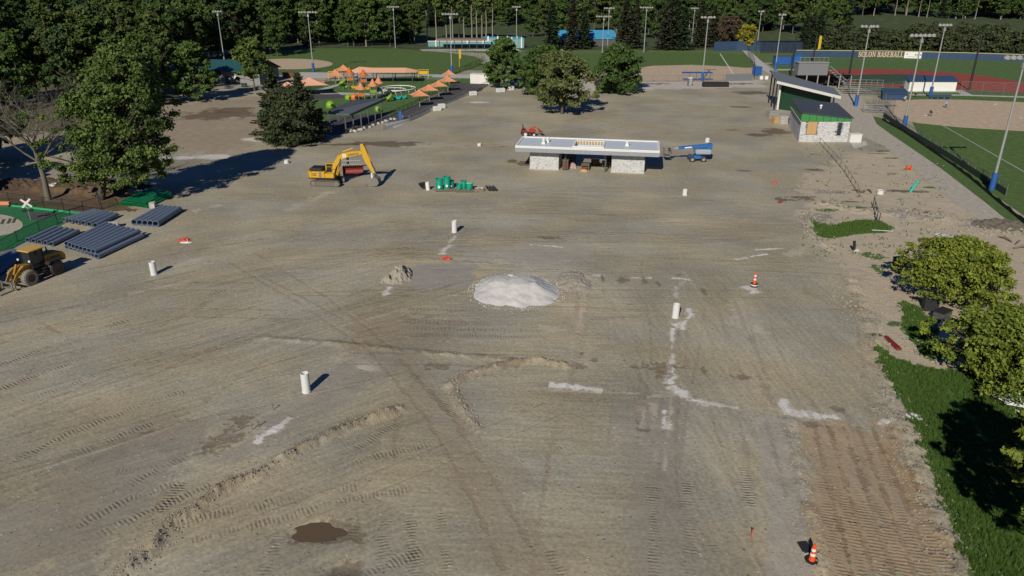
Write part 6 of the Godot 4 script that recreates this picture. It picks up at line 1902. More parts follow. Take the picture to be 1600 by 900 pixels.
func build_playground() -> void:
	var m := Mb.new()
	m.sheet(flats([400, 178, 430, 150, 500, 128, 640, 119, 735, 120, 748, 128, 690, 143, 610, 182, 520, 200, 430, 200]), 0.03, 0.05)
	struct("play_turf", m, M.turf, "green safety turf under the playground", "turf")
	m = Mb.new()
	m.sheet(flats([600, 196, 612, 180, 690, 146, 712, 130, 762, 131, 752, 142, 690, 163, 640, 190]), 0.04, 0.05)
	struct("play_asphalt", m, M.asphalt, "black paving beside the playground fence", "paving")
	m = Mb.new()
	m.sheet(flats([470, 205, 520, 184, 602, 176, 612, 186, 560, 206, 520, 212]), 0.045, 0.05)
	struct("shelter_floor", m, M.asphalt, "dark floor of the playground shelter", "paving")
	m = Mb.new()
	m.sheet(flats([596, 194, 640, 186, 652, 180, 640, 190, 618, 200]), 0.05, 0.06)
	struct("entry_slab", m, M.concrete, "pale concrete slab at the playground gate", "slab")
	for p in [[490, 142, 530, 131, 533, 133, 494, 145], [500, 144, 580, 146, 620, 140, 622, 142, 580, 149, 500, 147], [455, 113, 560, 114, 600, 116, 730, 117, 770, 118, 770, 124, 640, 119, 500, 121, 440, 122]]:
		m = Mb.new()
		m.sheet(flats(p), 0.06, 0.06)
		struct("walkway", m, M.concrete, "pale concrete walkway through the playground", "path")
	m = Mb.new()
	m.sheet(flats([490, 148, 530, 147, 540, 153, 500, 156, 480, 154]), 0.062, 0.05)
	struct("dark_pad", m, M.asphalt, "dark rubber pad in the playground turf", "paving")
	# slate shelter
	var p0 := spot(541, 207)
	var s := thing("play_shelter", "slate roofed open shelter on posts at the playground gate", "shelter", p0)
	var up := Vector3.UP
	var q := [spot(507, 178, 3.1) - p0, spot(546, 180, 3.1) - p0, spot(604, 154, 3.3) - p0, spot(550, 158, 4.3) - p0]
	m = Mb.new()
	m.hexa([q[0], q[1], q[2], q[3], q[0] + up * 0.2, q[1] + up * 0.2, q[2] + up * 0.2, q[3] + up * 0.2])
	part("roof", m, mottled(Color(0.10, 0.115, 0.135), Color(0.14, 0.16, 0.18), 3.0, 0.5), s)
	for k in [[516, 197, 3.1], [529, 190, 3.4], [541, 207, 3.0], [553, 202, 3.05], [565, 199, 3.1], [576, 195, 3.1], [587, 190, 3.2], [596, 187, 3.2]]:
		var e := spot(k[0], k[1]) - p0
		m = Mb.new()
		m.box(e + up * k[2] / 2, Vector3(0.24, k[2], 0.24))
		part("post", m, M.dark_grey, s)
	m = Mb.new()
	m.box((q[1] + q[2]) / 2 - up * 0.1, Vector3(0.2, 0.3, (q[2] - q[1]).length() * 0.98), Basis.looking_at(q[2] - q[1]))
	part("beam", m, M.dark_grey, s)
	# long canopy
	var base := spot(600, 128)
	var lc := thing("long_canopy", "long pale orange fabric canopy over the far side of the playground", "canopy", base)
	var h := tall(base, 110)
	var w := 19.5
	m = Mb.new()
	for k in 6:
		var x0 := -w / 2 + w * k / 6.0; var x1 := -w / 2 + w * (k + 1) / 6.0
		var y0 := h + (1.0 if k == 1 else 0.75) if k > 0 else h - 0.3
		var y1 := h + (1.1 if k == 0 else 0.75) if k < 5 else h - 0.2
		m.quad(Vector3(x0, h - 0.25, 3.2), Vector3(x0, y0, 0), Vector3(x1, y1, 0), Vector3(x1, h - 0.25, 3.2))
		m.quad(Vector3(x0, y0, 0), Vector3(x0, h - 0.25, -3.2), Vector3(x1, h - 0.25, -3.2), Vector3(x1, y1, 0))
	part("fabric", m, M.canopy_pale, lc)
	for x in [-8.0, -2.5, 3.0, 8.5]:
		for zz in [-2.6, 2.6]:
			m = Mb.new()
			m.cyl(Vector3(x, -0.1, zz), Vector3(x, h - 0.05, zz), 0.1, 0.1, 8)
			part("post", m, M.dark_grey, lc)
	for c in [[656, 167, 4.2, "orange pyramid shade canopy at the gate end of the black paving"], [671, 158, 4.2, "orange pyramid shade canopy second from the gate of the black paving"], [686, 151, 4.2, "orange pyramid shade canopy in the middle of the black paving"], [700, 143, 4.2, "orange pyramid shade canopy fourth from the gate of the black paving"], [702, 132, 3.4, "orange pyramid shade canopy nearest the white storage container"]]:
		shade(c[0], c[1], c[2], 2.7, 1.35, c[3], M.canopy)
	shade(538, 124, 4.6, 2.6, 1.6, "orange pyramid shade canopy beside the end of the long pale canopy", M.canopy)
	shade(525, 131, 4.2, 2.4, 1.6, "orange pyramid shade canopy above the lime spiral slide", M.canopy)
	shade(486, 147, 9.0, 2.6, 1.6, "large pale orange canopy behind the dark spruces", M.canopy_pale)
	shade(452, 152, 8.0, 2.4, 1.4, "pale orange canopy mostly hidden by the dark spruces", M.canopy_pale)
	play_tower(548, 139, "play tower with orange walls beside the lime spiral slide", 2.2, M.play_orange, M.play_orange)
	play_tower(569, 138, "play tower with orange pointed roof behind the yellow boats", 1.6, M.play_orange, M.play_orange)
	play_tower(565, 157, "low play tower with orange roof next to the lime bubbles", 1.0, M.canopy, M.play_orange)
	play_tower(584, 155, "play tower with tall orange cone roof by the white ring", 1.5, M.canopy, M.lime)
	play_tower(593, 152, "play tower with broad orange roof against the white ring", 1.7, M.canopy, M.grey)
	slide(535, 139, "lime green spiral tube slide", 2.4, 0.9, M.lime)
	slide(560, 137, "dark grey tube slide between the orange towers", 2.2, 0.5, M.dark_grey)
	slide(606, 158, "lime green curved slide under the white ring", 1.5, 0.5, M.lime)
	for b in [[517, 170, 1.1, M.lime, "large lime green play bubble by the slate roof"], [545, 157, 0.9, M.lime, "lime green play bubble beside the orange one"], [554, 157, 1.0, M.play_orange, "orange play bubble between two lime ones"], [560, 156, 0.8, M.lime, "small lime green play bubble under the low tower"], [590, 175, 0.8, M.lime, "lime green play bubble seen past the shelter posts"], [513, 168, 0.5, M.grey, "grey play ring panel beside the large lime bubble"]]:
		var at := spot(b[0], b[1])
		var t := thing("play_bubble", b[4], "play dome", at)
		m = Mb.new()
		var pr := []
		for i in 9: pr.append(Vector2(cos(-0.6 + 2.17 * i / 8.0) * b[2], b[2] * 0.7 + sin(-0.6 + 2.17 * i / 8.0) * b[2]))
		m.lathe(pr, 16)
		part("shell", m, b[3], t)
		m = Mb.new()
		m.cyl(Vector3(b[2] * 0.5, b[2] * 0.8, b[2] * 0.6), Vector3(b[2] * 0.62, b[2] * 0.85, b[2] * 0.85), b[2] * 0.35, b[2] * 0.35, 12)
		part("porthole", m, M.black, t)
	for b in [[554, 139, M.play_yellow, "yellow boat shaped rocker under the grey slide"], [572, 141, M.play_yellow, "yellow boat shaped rocker beside the orange tower"], [620, 156, M.teal_light, "pale teal play panel hut inside the fence"], [628, 155, M.teal_light, "pale teal play panel hut beside the ring"]]:
		var t := thing("rocker", b[3], "play rocker", spot(b[0], b[1]), 0.4)
		m = Mb.new()
		m.prism(PackedVector2Array([Vector2(-1.1, 0.9), Vector2(-0.7, 0.2), Vector2(0.7, 0.2), Vector2(1.1, 0.9), Vector2(0.8, 0.75), Vector2(-0.8, 0.75)]), -0.5, 0.5)
		part("hull", m, b[2], t)
		m = Mb.new()
		m.box(Vector3(0, 0.12, 0), Vector3(0.3, 0.24, 0.3))
		m.box(Vector3(0, 1.1, 0), Vector3(0.08, 0.9, 0.08))
		part("pedestal", m, M.grey, t)
	ring_rail(622, 143, 4.6, 0.9, 0.12, M.white, "large white ring rail on the playground")
	ring_rail(614, 143, 3.4, 0.5, 0.1, M.white_dusty, "smaller white ring rail inside the large one")
	m = Mb.new()
	var disc := PackedVector2Array()
	var c0 := flat(614, 143)
	for k in 30: disc.append(c0 + Vector2(cos(TAU * k / 30), sin(TAU * k / 30)) * 3.3)
	m.sheet(disc, 0.064, 0.05)
	struct("ring_pad", m, M.asphalt, "round dark pad inside the white ring rails", "paving")
	for k in [[522, 124], [662, 121]]:
		var t := thing("swing_frame", "yellow framed swing set at the %s end of the long canopy" % ("dark" if k[0] < 600 else "bright"), "swing", spot(k[0], k[1]))
		for e in [-1.5, 1.5]:
			m = Mb.new()
			m.cyl(Vector3(e, 0, -0.7), Vector3(e, 2.2, 0), 0.09, 0.09, 6); m.cyl(Vector3(e, 0, 0.7), Vector3(e, 2.2, 0), 0.09, 0.09, 6)
			part("a_frame", m, M.play_yellow, t)
		m = Mb.new()
		m.cyl(Vector3(-1.5, 2.2, 0), Vector3(1.5, 2.2, 0), 0.09, 0.09, 6)
		m.box(Vector3(0, 1.4, 0), Vector3(2.6, 0.9, 0.3), Basis.IDENTITY, 0.05)
		part("top_bar", m, M.play_yellow, t)
	# container and blocks
	var ct := thing("storage_container", "white corrugated storage container beside the bright green tree", "container", spot(736, 131), -0.25)
	m = Mb.new()
	m.box(Vector3(2.6, 1.35, -1.2), Vector3(5.6, 2.5, 2.4))
	part("shell", m, M.white, ct)
	for k in 18:
		m = Mb.new()
		m.box(Vector3(0.1 + k * 0.31, 1.35, 0.025), Vector3(0.14, 2.3, 0.05))
		part("rib", m, M.white_dusty, ct)
	m = Mb.new()
	m.box(Vector3(2.6, 2.66, -1.2), Vector3(5.8, 0.1, 2.6))
	part("roof", m, M.white_dusty, ct)
	for b in [[683, 173, 1.7, "stack of white masonry blocks outside the playground fence"], [690, 169, 1.5, "second stack of white masonry blocks outside the fence"], [739, 149, 1.8, "pale stone block stack near the corner of the playground fence"], [782, 144, 2.2, "white crate stack left of the bright green tree"], [798, 141, 1.6, "white bale under the bright green tree"]]:
		var t := thing("block_stack", b[3], "block stack", ground_at(b[0], b[1]), 0.5)
		for j in 2:
			for i in 2:
				m = Mb.new()
				m.box(Vector3((i - 0.5) * b[2] * 0.52, 0.28 + j * 0.5, 0), Vector3(b[2] * 0.49, 0.46, 1.1 - 0.15 * j), Basis.IDENTITY, 0.03)
				part("block", m, M.white_dusty, t)
	var rng := RandomNumberGenerator.new()
	rng.seed = 9
	for k in 12:
		var f := k / 11.0
		m = Mb.new()
		m.box(Vector3(0, 0.2, 0), Vector3(rng.randf_range(0.5, 1.1), 0.4, rng.randf_range(0.4, 0.8)), Basis.from_euler(Vector3(rng.randf() * 0.3, 0, rng.randf() * 0.3)), 0.08)
		single("rubble_block", m, M.concrete, "rough pale rubble block in the row before the slate shelter", "rubble", ground_at(lerpf(548, 625, f) + rng.randf_range(-2, 2), lerpf(207, 184, f) + rng.randf_range(-1, 2)), rng.randf() * 3, "rubble before the shelter")
	m = Mb.new()
	m.box(Vector3(0, 0.9, 0), Vector3(0.7, 1.8, 0.7), Basis.IDENTITY, 0.06)
	single("blue_bin", m, M.blue_pad, "blue bin post at the playground gate", "bin", ground_at(626, 187))

# ---------------------------------------------------------------- fences, lights, fields, people
func fence(pts: PackedVector2Array, h: float, gap: float, label: String, mat: Material, called := "chain_link_fence", weave := 0.22, screen: Material = null, share := 1.0) -> void:
	var o := Vector3(pts[0].x, land(pts[0].x, pts[0].y), pts[0].y)
	var t := thing(called, label, "fence", o)
	var wires := Mb.new()
	var m: Mb
	for n in pts.size() - 1:
		var a := Vector3(pts[n].x, land(pts[n].x, pts[n].y), pts[n].y) - o; var b := Vector3(pts[n + 1].x, land(pts[n + 1].x, pts[n + 1].y), pts[n + 1].y) - o
		var len := a.distance_to(b)
		var d := (b - a) / len
		var k := maxi(1, int(round(len / gap)))
		for i in k + (1 if n == pts.size() - 2 else 0):
			m = Mb.new()
			var p := a.lerp(b, float(i) / k)
			m.cyl(p - Vector3.UP * 0.1, p + Vector3.UP * (h + 0.05), 0.05, 0.05, 6)
			part("post", m, mat, t)
		m = Mb.new()
		m.cyl(a + Vector3.UP * h, b + Vector3.UP * h, 0.035, 0.035, 5)
		m.cyl(a + Vector3.UP * 0.1, b + Vector3.UP * 0.1, 0.02, 0.02, 4)
		part("rail", m, mat, t)
		var steps := int(len / weave)
		var th := d * 0.014
		for i in range(-int(h / weave), steps):
			for s in 2:
				var x0 := i * weave; var x1 := x0 + h
				var y0 := 0.08; var y1 := h
				if x0 < 0: y0 -= x0; x0 = 0.0
				if x1 > len: y1 -= x1 - len; x1 = len
				if y1 - y0 < 0.05: continue
				var p := a + d * (x0 if s == 0 else len - x0) + Vector3.UP * y0
				var q := a + d * (x1 if s == 0 else len - x1) + Vector3.UP * y1
				wires.quad(p - th, p + th, q + th, q - th)
		if screen:
			m = Mb.new()
			var nn := d.cross(Vector3.UP) * 0.04
			var y := h * share
			m.quad(a + nn + Vector3.UP * 0.02, b + nn + Vector3.UP * 0.02, b + nn + Vector3.UP * y, a + nn + Vector3.UP * y)
			m.quad(a + nn * 1.4 + Vector3.UP * 0.02, a + nn * 1.4 + Vector3.UP * y, b + nn * 1.4 + Vector3.UP * y, b + nn * 1.4 + Vector3.UP * 0.02)
			part("screen", m, screen, t)
	if wires.v.size(): part("wire_mesh", wires, mat, t)

func light_pole(px: float, py: float, top: float, lamps: int, label: String, pad: Material = null) -> void:
	var b := spot(px, py)
	b.y = land(b.x, b.z)
	var h := tall(b, top)
	var t := thing("light_pole", label, "light pole", b)
	var m := Mb.new()
	m.tube([Vector3(0, -0.2, 0), Vector3(0, h * 0.5, 0), Vector3(0, h, 0)], [0.21, 0.165, 0.11], 10)
	part("pole", m, M.pole, t)
	m = Mb.new()
	m.box(Vector3(0, h - 0.3, 0), Vector3(lamps * 0.85, 0.14, 0.14))
	m.box(Vector3(0, h - 1.2, 0), Vector3(0.5, 0.7, 0.4))
	part("crossarm", m, M.galv, t)
	for k in lamps:
		var x := (k - (lamps - 1) / 2.0) * 0.85
		if absf(x) < 0.2: x = 0.3
		m = Mb.new()
		m.x = Transform3D(Basis(Vector3.RIGHT, 0.6), Vector3(x, h - 0.1, 0.1))
		m.lathe([Vector2(0.12, 0.35), Vector2(0.2, 0.25), Vector2(0.42, -0.1), Vector2(0.4, -0.14), Vector2(0.001, -0.12)], 12)
		part("floodlight", m, M.grey, t)
	if pad:
		m = Mb.new()
		m.cyl(Vector3(0, 0.05, 0), Vector3(0, 2.6, 0), 0.42, 0.42, 12)
		part("padding", m, pad, t)

func field(called: String, pts: Array, y: float, mat: Material, label: String, cat: String) -> void:
	var m := Mb.new()
	m.sheet(flats(pts), y, 0.03)
	struct(called, m, mat, label, cat)

func arc(cx: float, cy: float, rx: float, ry: float, n := 28) -> Array:
	var a := []
	for k in n: a += [cx + cos(TAU * k / n) * rx, cy + sin(TAU * k / n) * ry]
	return a

func stripe(called: String, pts: Array, w: float, y: float, label: String) -> void:
	var m := Mb.new()
	var p := flats(pts)
	for i in p.size() - 1:
		var d := (p[i + 1] - p[i]).normalized().orthogonal() * w / 2
		m.quad(Vector3(p[i].x - d.x, y, p[i].y - d.y), Vector3(p[i + 1].x - d.x, y, p[i + 1].y - d.y), Vector3(p[i + 1].x + d.x, y, p[i + 1].y + d.y), Vector3(p[i].x + d.x, y, p[i].y + d.y))
	struct(called, m, M.white, label, "marking")

# one skin over a jointed skeleton (surface nets on a field of tapered capsules)
func figure(bones: Array, cell: float) -> Mb:
	var lo := Vector3.ONE * 1e9; var hi := -lo
	for b in bones:
		for e in 2:
			var r: Vector3 = Vector3.ONE * (b[2 + e] + 0.06)
			lo = lo.min(b[e] - r); hi = hi.max(b[e] + r)
	var n := Vector3i((hi - lo) / cell) + Vector3i.ONE * 2
	var f := PackedFloat32Array()
	f.resize(n.x * n.y * n.z)
	var i := 0
	for z in n.z:
		for y in n.y:
			for x in n.x:
				var p := lo + Vector3(x, y, z) * cell
				var s := 0.0
				for b in bones:
					var ab: Vector3 = b[1] - b[0]
					var t := clampf((p - b[0]).dot(ab) / ab.length_squared(), 0, 1)
					s += exp(-(p.distance_to(b[0] + ab * t) - lerpf(b[2], b[3], t)) * 42.0)
				f[i] = -log(maxf(s, 1e-30)) / 42.0
				i += 1
	var at := {}
	var nor := {}
	var sx := 1; var sy := n.x; var sz := n.x * n.y
	for z in n.z - 1:
		for y in n.y - 1:
			for x in n.x - 1:
				var k := x + y * sy + z * sz
				var sum := Vector3.ZERO; var c := 0
				for e in [[0, 0, 0, 0], [0, 1, 0, 0], [0, 0, 0, 1], [0, 1, 0, 1], [1, 0, 0, 0], [1, 1, 0, 0], [1, 0, 0, 1], [1, 1, 0, 1], [2, 0, 0, 0], [2, 1, 0, 0], [2, 0, 1, 0], [2, 1, 1, 0]]:
					var o: Vector3i
					var q: Vector3i
					if e[0] == 0: o = Vector3i(0, e[1], e[3]); q = Vector3i(1, e[1], e[3])
					elif e[0] == 1: o = Vector3i(e[1], 0, e[3]); q = Vector3i(e[1], 1, e[3])
					else: o = Vector3i(e[1], e[2], 0); q = Vector3i(e[1], e[2], 1)
					var fa := f[k + o.x + o.y * sy + o.z * sz]; var fb := f[k + q.x + q.y * sy + q.z * sz]
					if (fa < 0) != (fb < 0):
						sum += Vector3(o) + Vector3(q - o) * (fa / (fa - fb))
						c += 1
				if c:
					at[k] = lo + (Vector3(x, y, z) + sum / c) * cell
					nor[k] = Vector3(f[k + 1] - f[k], f[k + sy] - f[k], f[k + sz] - f[k]).normalized()
	var m := Mb.new()
	for z in range(1, n.z - 1):
		for y in range(1, n.y - 1):
			for x in range(1, n.x - 1):
				var k := x + y * sy + z * sz
				for d in [[sx, sy, sz], [sy, sz, sx], [sz, sx, sy]]:
					if (f[k] < 0) == (f[k + d[0]] < 0): continue
					var q := [k, k - d[1], k - d[1] - d[2], k - d[2]]
					if not (at.has(q[0]) and at.has(q[1]) and at.has(q[2]) and at.has(q[3])): continue
					if f[k] > 0: q.reverse()
					m.stri(at[q[0]], at[q[3]], at[q[2]], nor[q[0]], nor[q[3]], nor[q[2]])
					m.stri(at[q[0]], at[q[2]], at[q[1]], nor[q[0]], nor[q[2]], nor[q[1]])
	return m

func person(at: Vector3, turn: float, label: String, pose: int, shirt: Color, trousers: Color, cap: Color) -> void:
	var t := thing("person", label, "person", at, turn)
	var hip := Vector3(0, 0.93, 0); var chest := Vector3(0, 1.32, 0.02); var neck := Vector3(0, 1.5, 0.02); var head := Vector3(0, 1.66, 0.04)
	var kneeL := Vector3(-0.13, 0.5, 0.04); var kneeR := Vector3(0.13, 0.5, 0.02); var footL := Vector3(-0.16, 0.06, -0.02); var footR := Vector3(0.16, 0.06, -0.03)
	var handL := Vector3(-0.3, 0.85, 0.1); var handR := Vector3(0.3, 0.85, 0.1); var elL := Vector3(-0.3, 1.12, 0.0); var elR := Vector3(0.3, 1.12, 0.0)
	if pose == 1:   # crouching, hands on knees
		hip = Vector3(0, 0.72, -0.16); chest = Vector3(0, 1.02, 0.12); neck = Vector3(0, 1.16, 0.22); head = Vector3(0, 1.28, 0.32)
		kneeL = Vector3(-0.24, 0.5, 0.16); kneeR = Vector3(0.24, 0.5, 0.16); footL = Vector3(-0.26, 0.06, -0.02); footR = Vector3(0.26, 0.06, -0.02)
		handL = Vector3(-0.24, 0.58, 0.26); handR = Vector3(0.24, 0.58, 0.26); elL = Vector3(-0.34, 0.8, 0.12); elR = Vector3(0.34, 0.8, 0.12)
	elif pose == 2:   # striding
		kneeL = Vector3(-0.1, 0.52, 0.24); footL = Vector3(-0.11, 0.08, 0.3); kneeR = Vector3(0.1, 0.5, -0.1); footR = Vector3(0.11, 0.12, -0.42)
		handL = Vector3(-0.28, 0.95, -0.2); handR = Vector3(0.26, 1.05, 0.3); elL = Vector3(-0.28, 1.12, -0.1); elR = Vector3(0.28, 1.12, 0.06)
	var sh := chest + Vector3(0, 0.1, 0)
	var bones := [[hip, chest, 0.15, 0.165], [chest, neck, 0.15, 0.06], [neck, head, 0.055, 0.1], [head, head + Vector3(0, 0.05, 0.01), 0.1, 0.095], [head + Vector3(0, -0.02, 0.09), head + Vector3(0, -0.04, 0.115), 0.018, 0.015]]
	for e in [[-1.0, elL, handL, kneeL, footL], [1.0, elR, handR, kneeR, footR]]:
		var s := sh + Vector3(e[0] * 0.2, 0, 0)
		bones.append([sh, s, 0.1, 0.075])
		bones.append([s, e[1], 0.062, 0.048]); bones.append([e[1], e[2], 0.045, 0.034])
		var hd: Vector3 = (e[2] - e[1]).normalized()
		for k in 4: bones.append([e[2], e[2] + hd * (0.15 - 0.012 * absf(k - 1.5)) + Vector3(0, 0, (k - 1.5) * 0.024), 0.018, 0.01])
		bones.append([e[2], e[2] + hd * 0.07 + Vector3(-e[0] * 0.05, 0, 0.03), 0.018, 0.011])
		bones.append([hip, hip + Vector3(e[0] * 0.1, -0.04, 0), 0.14, 0.115])
		bones.append([hip + Vector3(e[0] * 0.1, -0.04, 0), e[3], 0.1, 0.065]); bones.append([e[3], e[4], 0.062, 0.045])
		bones.append([e[4] + Vector3(0, -0.01, -0.04), e[4] + Vector3(0, -0.015, 0.17), 0.05, 0.04])
	if not M.has("pose%d" % pose): M["pose%d" % pose] = figure(bones, 0.036)
	var src: Mb = M["pose%d" % pose]
	var m := Mb.new()
	m.v = src.v; m.n = src.n; m.c = src.c.duplicate()
	for k in m.v.size():
		var p := m.v[k]
		var c := shirt
		if p.distance_to(head) < 0.135 and p.y > neck.y: c = Color(0.42, 0.25, 0.17)
		elif p.y < hip.y + 0.02 and p.distance_to(handL) > 0.2 and p.distance_to(handR) > 0.2: c = trousers
		if p.distance_to(handL) < 0.17 or p.distance_to(handR) < 0.17: c = Color(0.42, 0.25, 0.17)
		if p.y < 0.12: c = Color(0.05, 0.05, 0.05)
		m.c[k] = c
	part("body", m, M.tint, t)
	var hat := Mb.new()
	hat.lathe([Vector2(0.125, 0.02), Vector2(0.12, 0.08), Vector2(0.08, 0.13), Vector2(0.001, 0.145)], 14, head)
	hat.box(head + Vector3(0, 0.03, 0.15), Vector3(0.15, 0.012, 0.1))
	hat.col = cap
	for k in hat.c.size(): hat.c[k] = cap
	part("cap", hat, M.tint, t)

func build_fields() -> void:
	# left ball field
	field("outfield_grass", [395, 117, 410, 92, 440, 80, 490, 75.5, 620, 76, 700, 82, 742, 88, 757, 95, 745, 103, 712, 116, 640, 118, 500, 118], 0.02, M.field, "mown grass of the ball field behind the playground", "grass")
	field("infield_dirt", arc(452, 100, 68, 8.2), 0.045, M.clay, "tan dirt infield of the ball field behind the playground", "infield")
	fence(flats([395, 88, 440, 78, 490, 74.5, 620, 75, 700, 81, 742, 87, 758, 95, 745, 104, 708, 118]), 1.8, 6.0, "dark outfield fence round the ball field behind the playground", M.chain_dark, "outfield_fence", 0.45)
	var m := Mb.new()
	m.cyl(Vector3(0, 0, 0), Vector3(0, 6.0, 0), 0.1, 0.1, 8)
	m.box(Vector3(0.3, 4.5, 0), Vector3(0.5, 2.8, 0.04))
	single("foul_pole", m, M.play_yellow, "yellow foul pole beside the dark outfield fence corner", "foul pole", spot(718, 107))
	# middle ball field
	field("outfield_grass", [757, 104, 800, 92, 900, 84, 1000, 82, 1120, 83, 1165, 86, 1180, 105, 1100, 110, 900, 112, 800, 112], 0.02, M.field, "mown grass of the ball field in front of the evergreens", "grass")
	field("infield_dirt", [985, 124, 975, 116, 985, 108, 1020, 103, 1080, 101.5, 1140, 104, 1172, 107, 1176, 118, 1172, 127, 1100, 128, 1020, 128], 0.05, M.clay, "tan dirt infield beside the small blue dugout", "infield")
	stripe("foul_line", [1125, 84, 1146, 116], 0.3, 0.07, "white foul line on the tan infield by the blue dugout")
	field("concrete_path", [1160, 79, 1172, 80, 1190, 96, 1205, 108, 1225, 120, 1216, 122, 1192, 110, 1178, 98], 0.04, M.concrete, "curved pale concrete path between the ball fields", "path")
	field("concrete_path", [1195, 108, 1260, 108.5, 1260, 110, 1200, 110], 0.042, M.concrete, "straight pale path in front of the batting cage", "path")
	field("grass_strip", [1200, 100, 1250, 95, 1262, 118, 1225, 120], 0.03, M.field, "strip of grass beside the batting cage", "grass")
	fence(flats([1000, 128, 1060, 128, 1130, 127, 1176, 126]), 1.8, 4.0, "chain link fence along the dirt infield by the portable toilet", M.chain, "chain_link_fence", 0.4)
	fence(flats([1133, 127, 1174, 126]), 2.0, 4.0, "grey windscreen fence panel behind home plate", M.chain, "windscreen_fence", 0.5, M.slate_light, 0.95)
	fence(flats([1168, 84, 1178, 105, 1178, 126]), 2.6, 5.0, "dark tall fence at the end of the dirt infield", M.chain_dark, "tall_fence", 0.4)
	var dg := thing("dugout", "small open dugout with a blue roof rail on thin posts", "dugout", spot(1068, 127))
	for k in 5:
		for z in [0.0, -2.0]:
			m = Mb.new()
			m.cyl(Vector3(k * 2.0, 0, z), Vector3(k * 2.0, 2.2, z), 0.06, 0.06, 6)
			part("post", m, M.galv, dg)
	m = Mb.new()
	m.box(Vector3(4.0, 2.3, -1.0), Vector3(8.6, 0.14, 2.6))
	part("roof", m, M.blue_pad, dg)
	m = Mb.new()
	m.box(Vector3(4.0, 0.5, -1.6), Vector3(7.6, 0.08, 0.4)); m.box(Vector3(4.0, 0.25, -1.6), Vector3(7.4, 0.5, 0.1))
	part("bench", m, M.blue_pad, dg)
	var pt := thing("portable_toilet", "grey portable toilet with a white roof beside the blue dugout", "toilet", spot(1077.5, 134), 0.1)
	m = Mb.new()
	m.box(Vector3(0, 1.0, 0), Vector3(1.1, 2.0, 1.1), Basis.IDENTITY, 0.06)
	part("cabin", m, M.slate_light, pt)
	m = Mb.new()
	m.box(Vector3(0, 2.1, 0), Vector3(1.15, 0.22, 1.15), Basis.IDENTITY, 0.08)
	part("roof", m, M.white, pt)
	m = Mb.new()
	m.box(Vector3(0, 1.0, 0.56), Vector3(0.7, 1.75, 0.04))
	part("door", m, M.grey, pt)
	for e in [[1098, 136, 1137, 135, 1.3, "long black plastic covered stack by the dirt infield"], [929, 134, 960, 134, 1.5, "black covered stack beside the dense rounded tree"]]:
		var a := spot(e[0], e[1]); var b := spot(e[2], e[3])
		var t := thing("covered_stack", e[5], "stack", a)
		m = Mb.new()
		m.box(Vector3((b.x - a.x) / 2, e[4] / 2, -0.6), Vector3(b.x - a.x, e[4], 1.4), Basis.IDENTITY, 0.15)
		part("cover", m, M.silt, t)
		for k in 6:
			m = Mb.new()
			m.box(Vector3((b.x - a.x) * (k + 0.5) / 6.0, e[4] / 2, -0.6), Vector3(0.06, e[4] + 0.03, 1.44))
			part("strap", m, M.black, t)
	for e in [[1189, 124], [1197, 124]]: box_thing("white_bin", "white bin beside the end of the windscreen fence", "bin", spot(e[0], e[1]), Vector3(0.9, 1.0, 0.9), M.white).set_meta("group", "white bins")
	box_thing("blue_booth", "blue box seat booth beside the tall dark fence", "booth", spot(1182, 118), Vector3(2.2, 2.6, 2.0), M.blue_pad, 0.3, M.blue)
	box_thing("blue_booth", "bright blue booth by the batting cage", "booth", spot(1243, 103), Vector3(2.4, 3.6, 2.4), M.blue, 0.1)
	box_thing("blue_booth", "long blue sided booth next to the black tent frame", "booth", spot(1222, 101), Vector3(6.0, 3.0, 2.4), M.blue_pad, 0.1, M.dark_grey)
	# batting cage
	var bc := thing("batting_cage", "long black netted batting cage before the wood", "cage", spot(1188, 83))
	for k in 7:
		for z in [0.0, -6.0]:
			m = Mb.new()
			m.cyl(Vector3(k * 3.0, 0, z), Vector3(k * 3.0, 4.0, z), 0.1, 0.1, 6)
			part("post", m, M.black, bc)
	m = Mb.new()
	for k in 60:
		for y in 1: m.cyl(Vector3(k * 0.3, 0, 0), Vector3(k * 0.3, 4.0, 0), 0.03, 0.03, 3, false)
		m.cyl(Vector3(k * 0.3, 4.0, 0), Vector3(k * 0.3, 4.0, -6.0), 0.04, 0.04, 3, false)
	for k in 14: m.cyl(Vector3(0, k * 0.3, 0), Vector3(18, k * 0.3, 0), 0.03, 0.03, 3, false)
	part("net", m, M.silt, bc)
	m = Mb.new()
	m.box(Vector3(9, 2.0, -6.1), Vector3(18, 4.0, 0.08))
	part("back_screen", m, M.navy, bc)
	fence(flats([1115, 80, 1150, 79, 1185, 79]), 3.5, 6.0, "dark blue windscreen fence left of the batting cage", M.chain_dark, "windscreen_fence", 0.6, M.navy, 1.0)
	var wt := thing("white_tent", "small white arched tent by the concrete path end", "tent", spot(1188, 79))
	m = Mb.new()
	var ar := PackedVector2Array()
	for k in 11: ar.append(Vector2(cos(PI * k / 10) * 1.3, 0.6 + sin(PI * k / 10) * 1.2))
	ar.append(Vector2(-1.3, 0)); ar.append(Vector2(1.3, 0))
	m.prism(ar, -3.0, 0)
	part("cover", m, M.white, wt)
	m = Mb.new()
	m.box(Vector3(0, 0.7, 0.02), Vector3(1.2, 1.4, 0.04))
	part("opening", m, M.black, wt)
	# pool pavilion and teal walls
	var pp := thing("brown_pavilion", "long brown roofed pavilion on posts behind the ball field", "pavilion", spot(687, 76.5))
	m = Mb.new()
	m.box(Vector3(9.0, 3.6, -2.0), Vector3(19.5, 0.6, 6.0))
	part("roof", m, M.old_wood, pp)
	for k in 7:
		m = Mb.new()
		m.cyl(Vector3(k * 3.0, 0, 0), Vector3(k * 3.0, 3.4, 0), 0.16, 0.16, 6)
		part("post", m, M.dark_grey, pp)
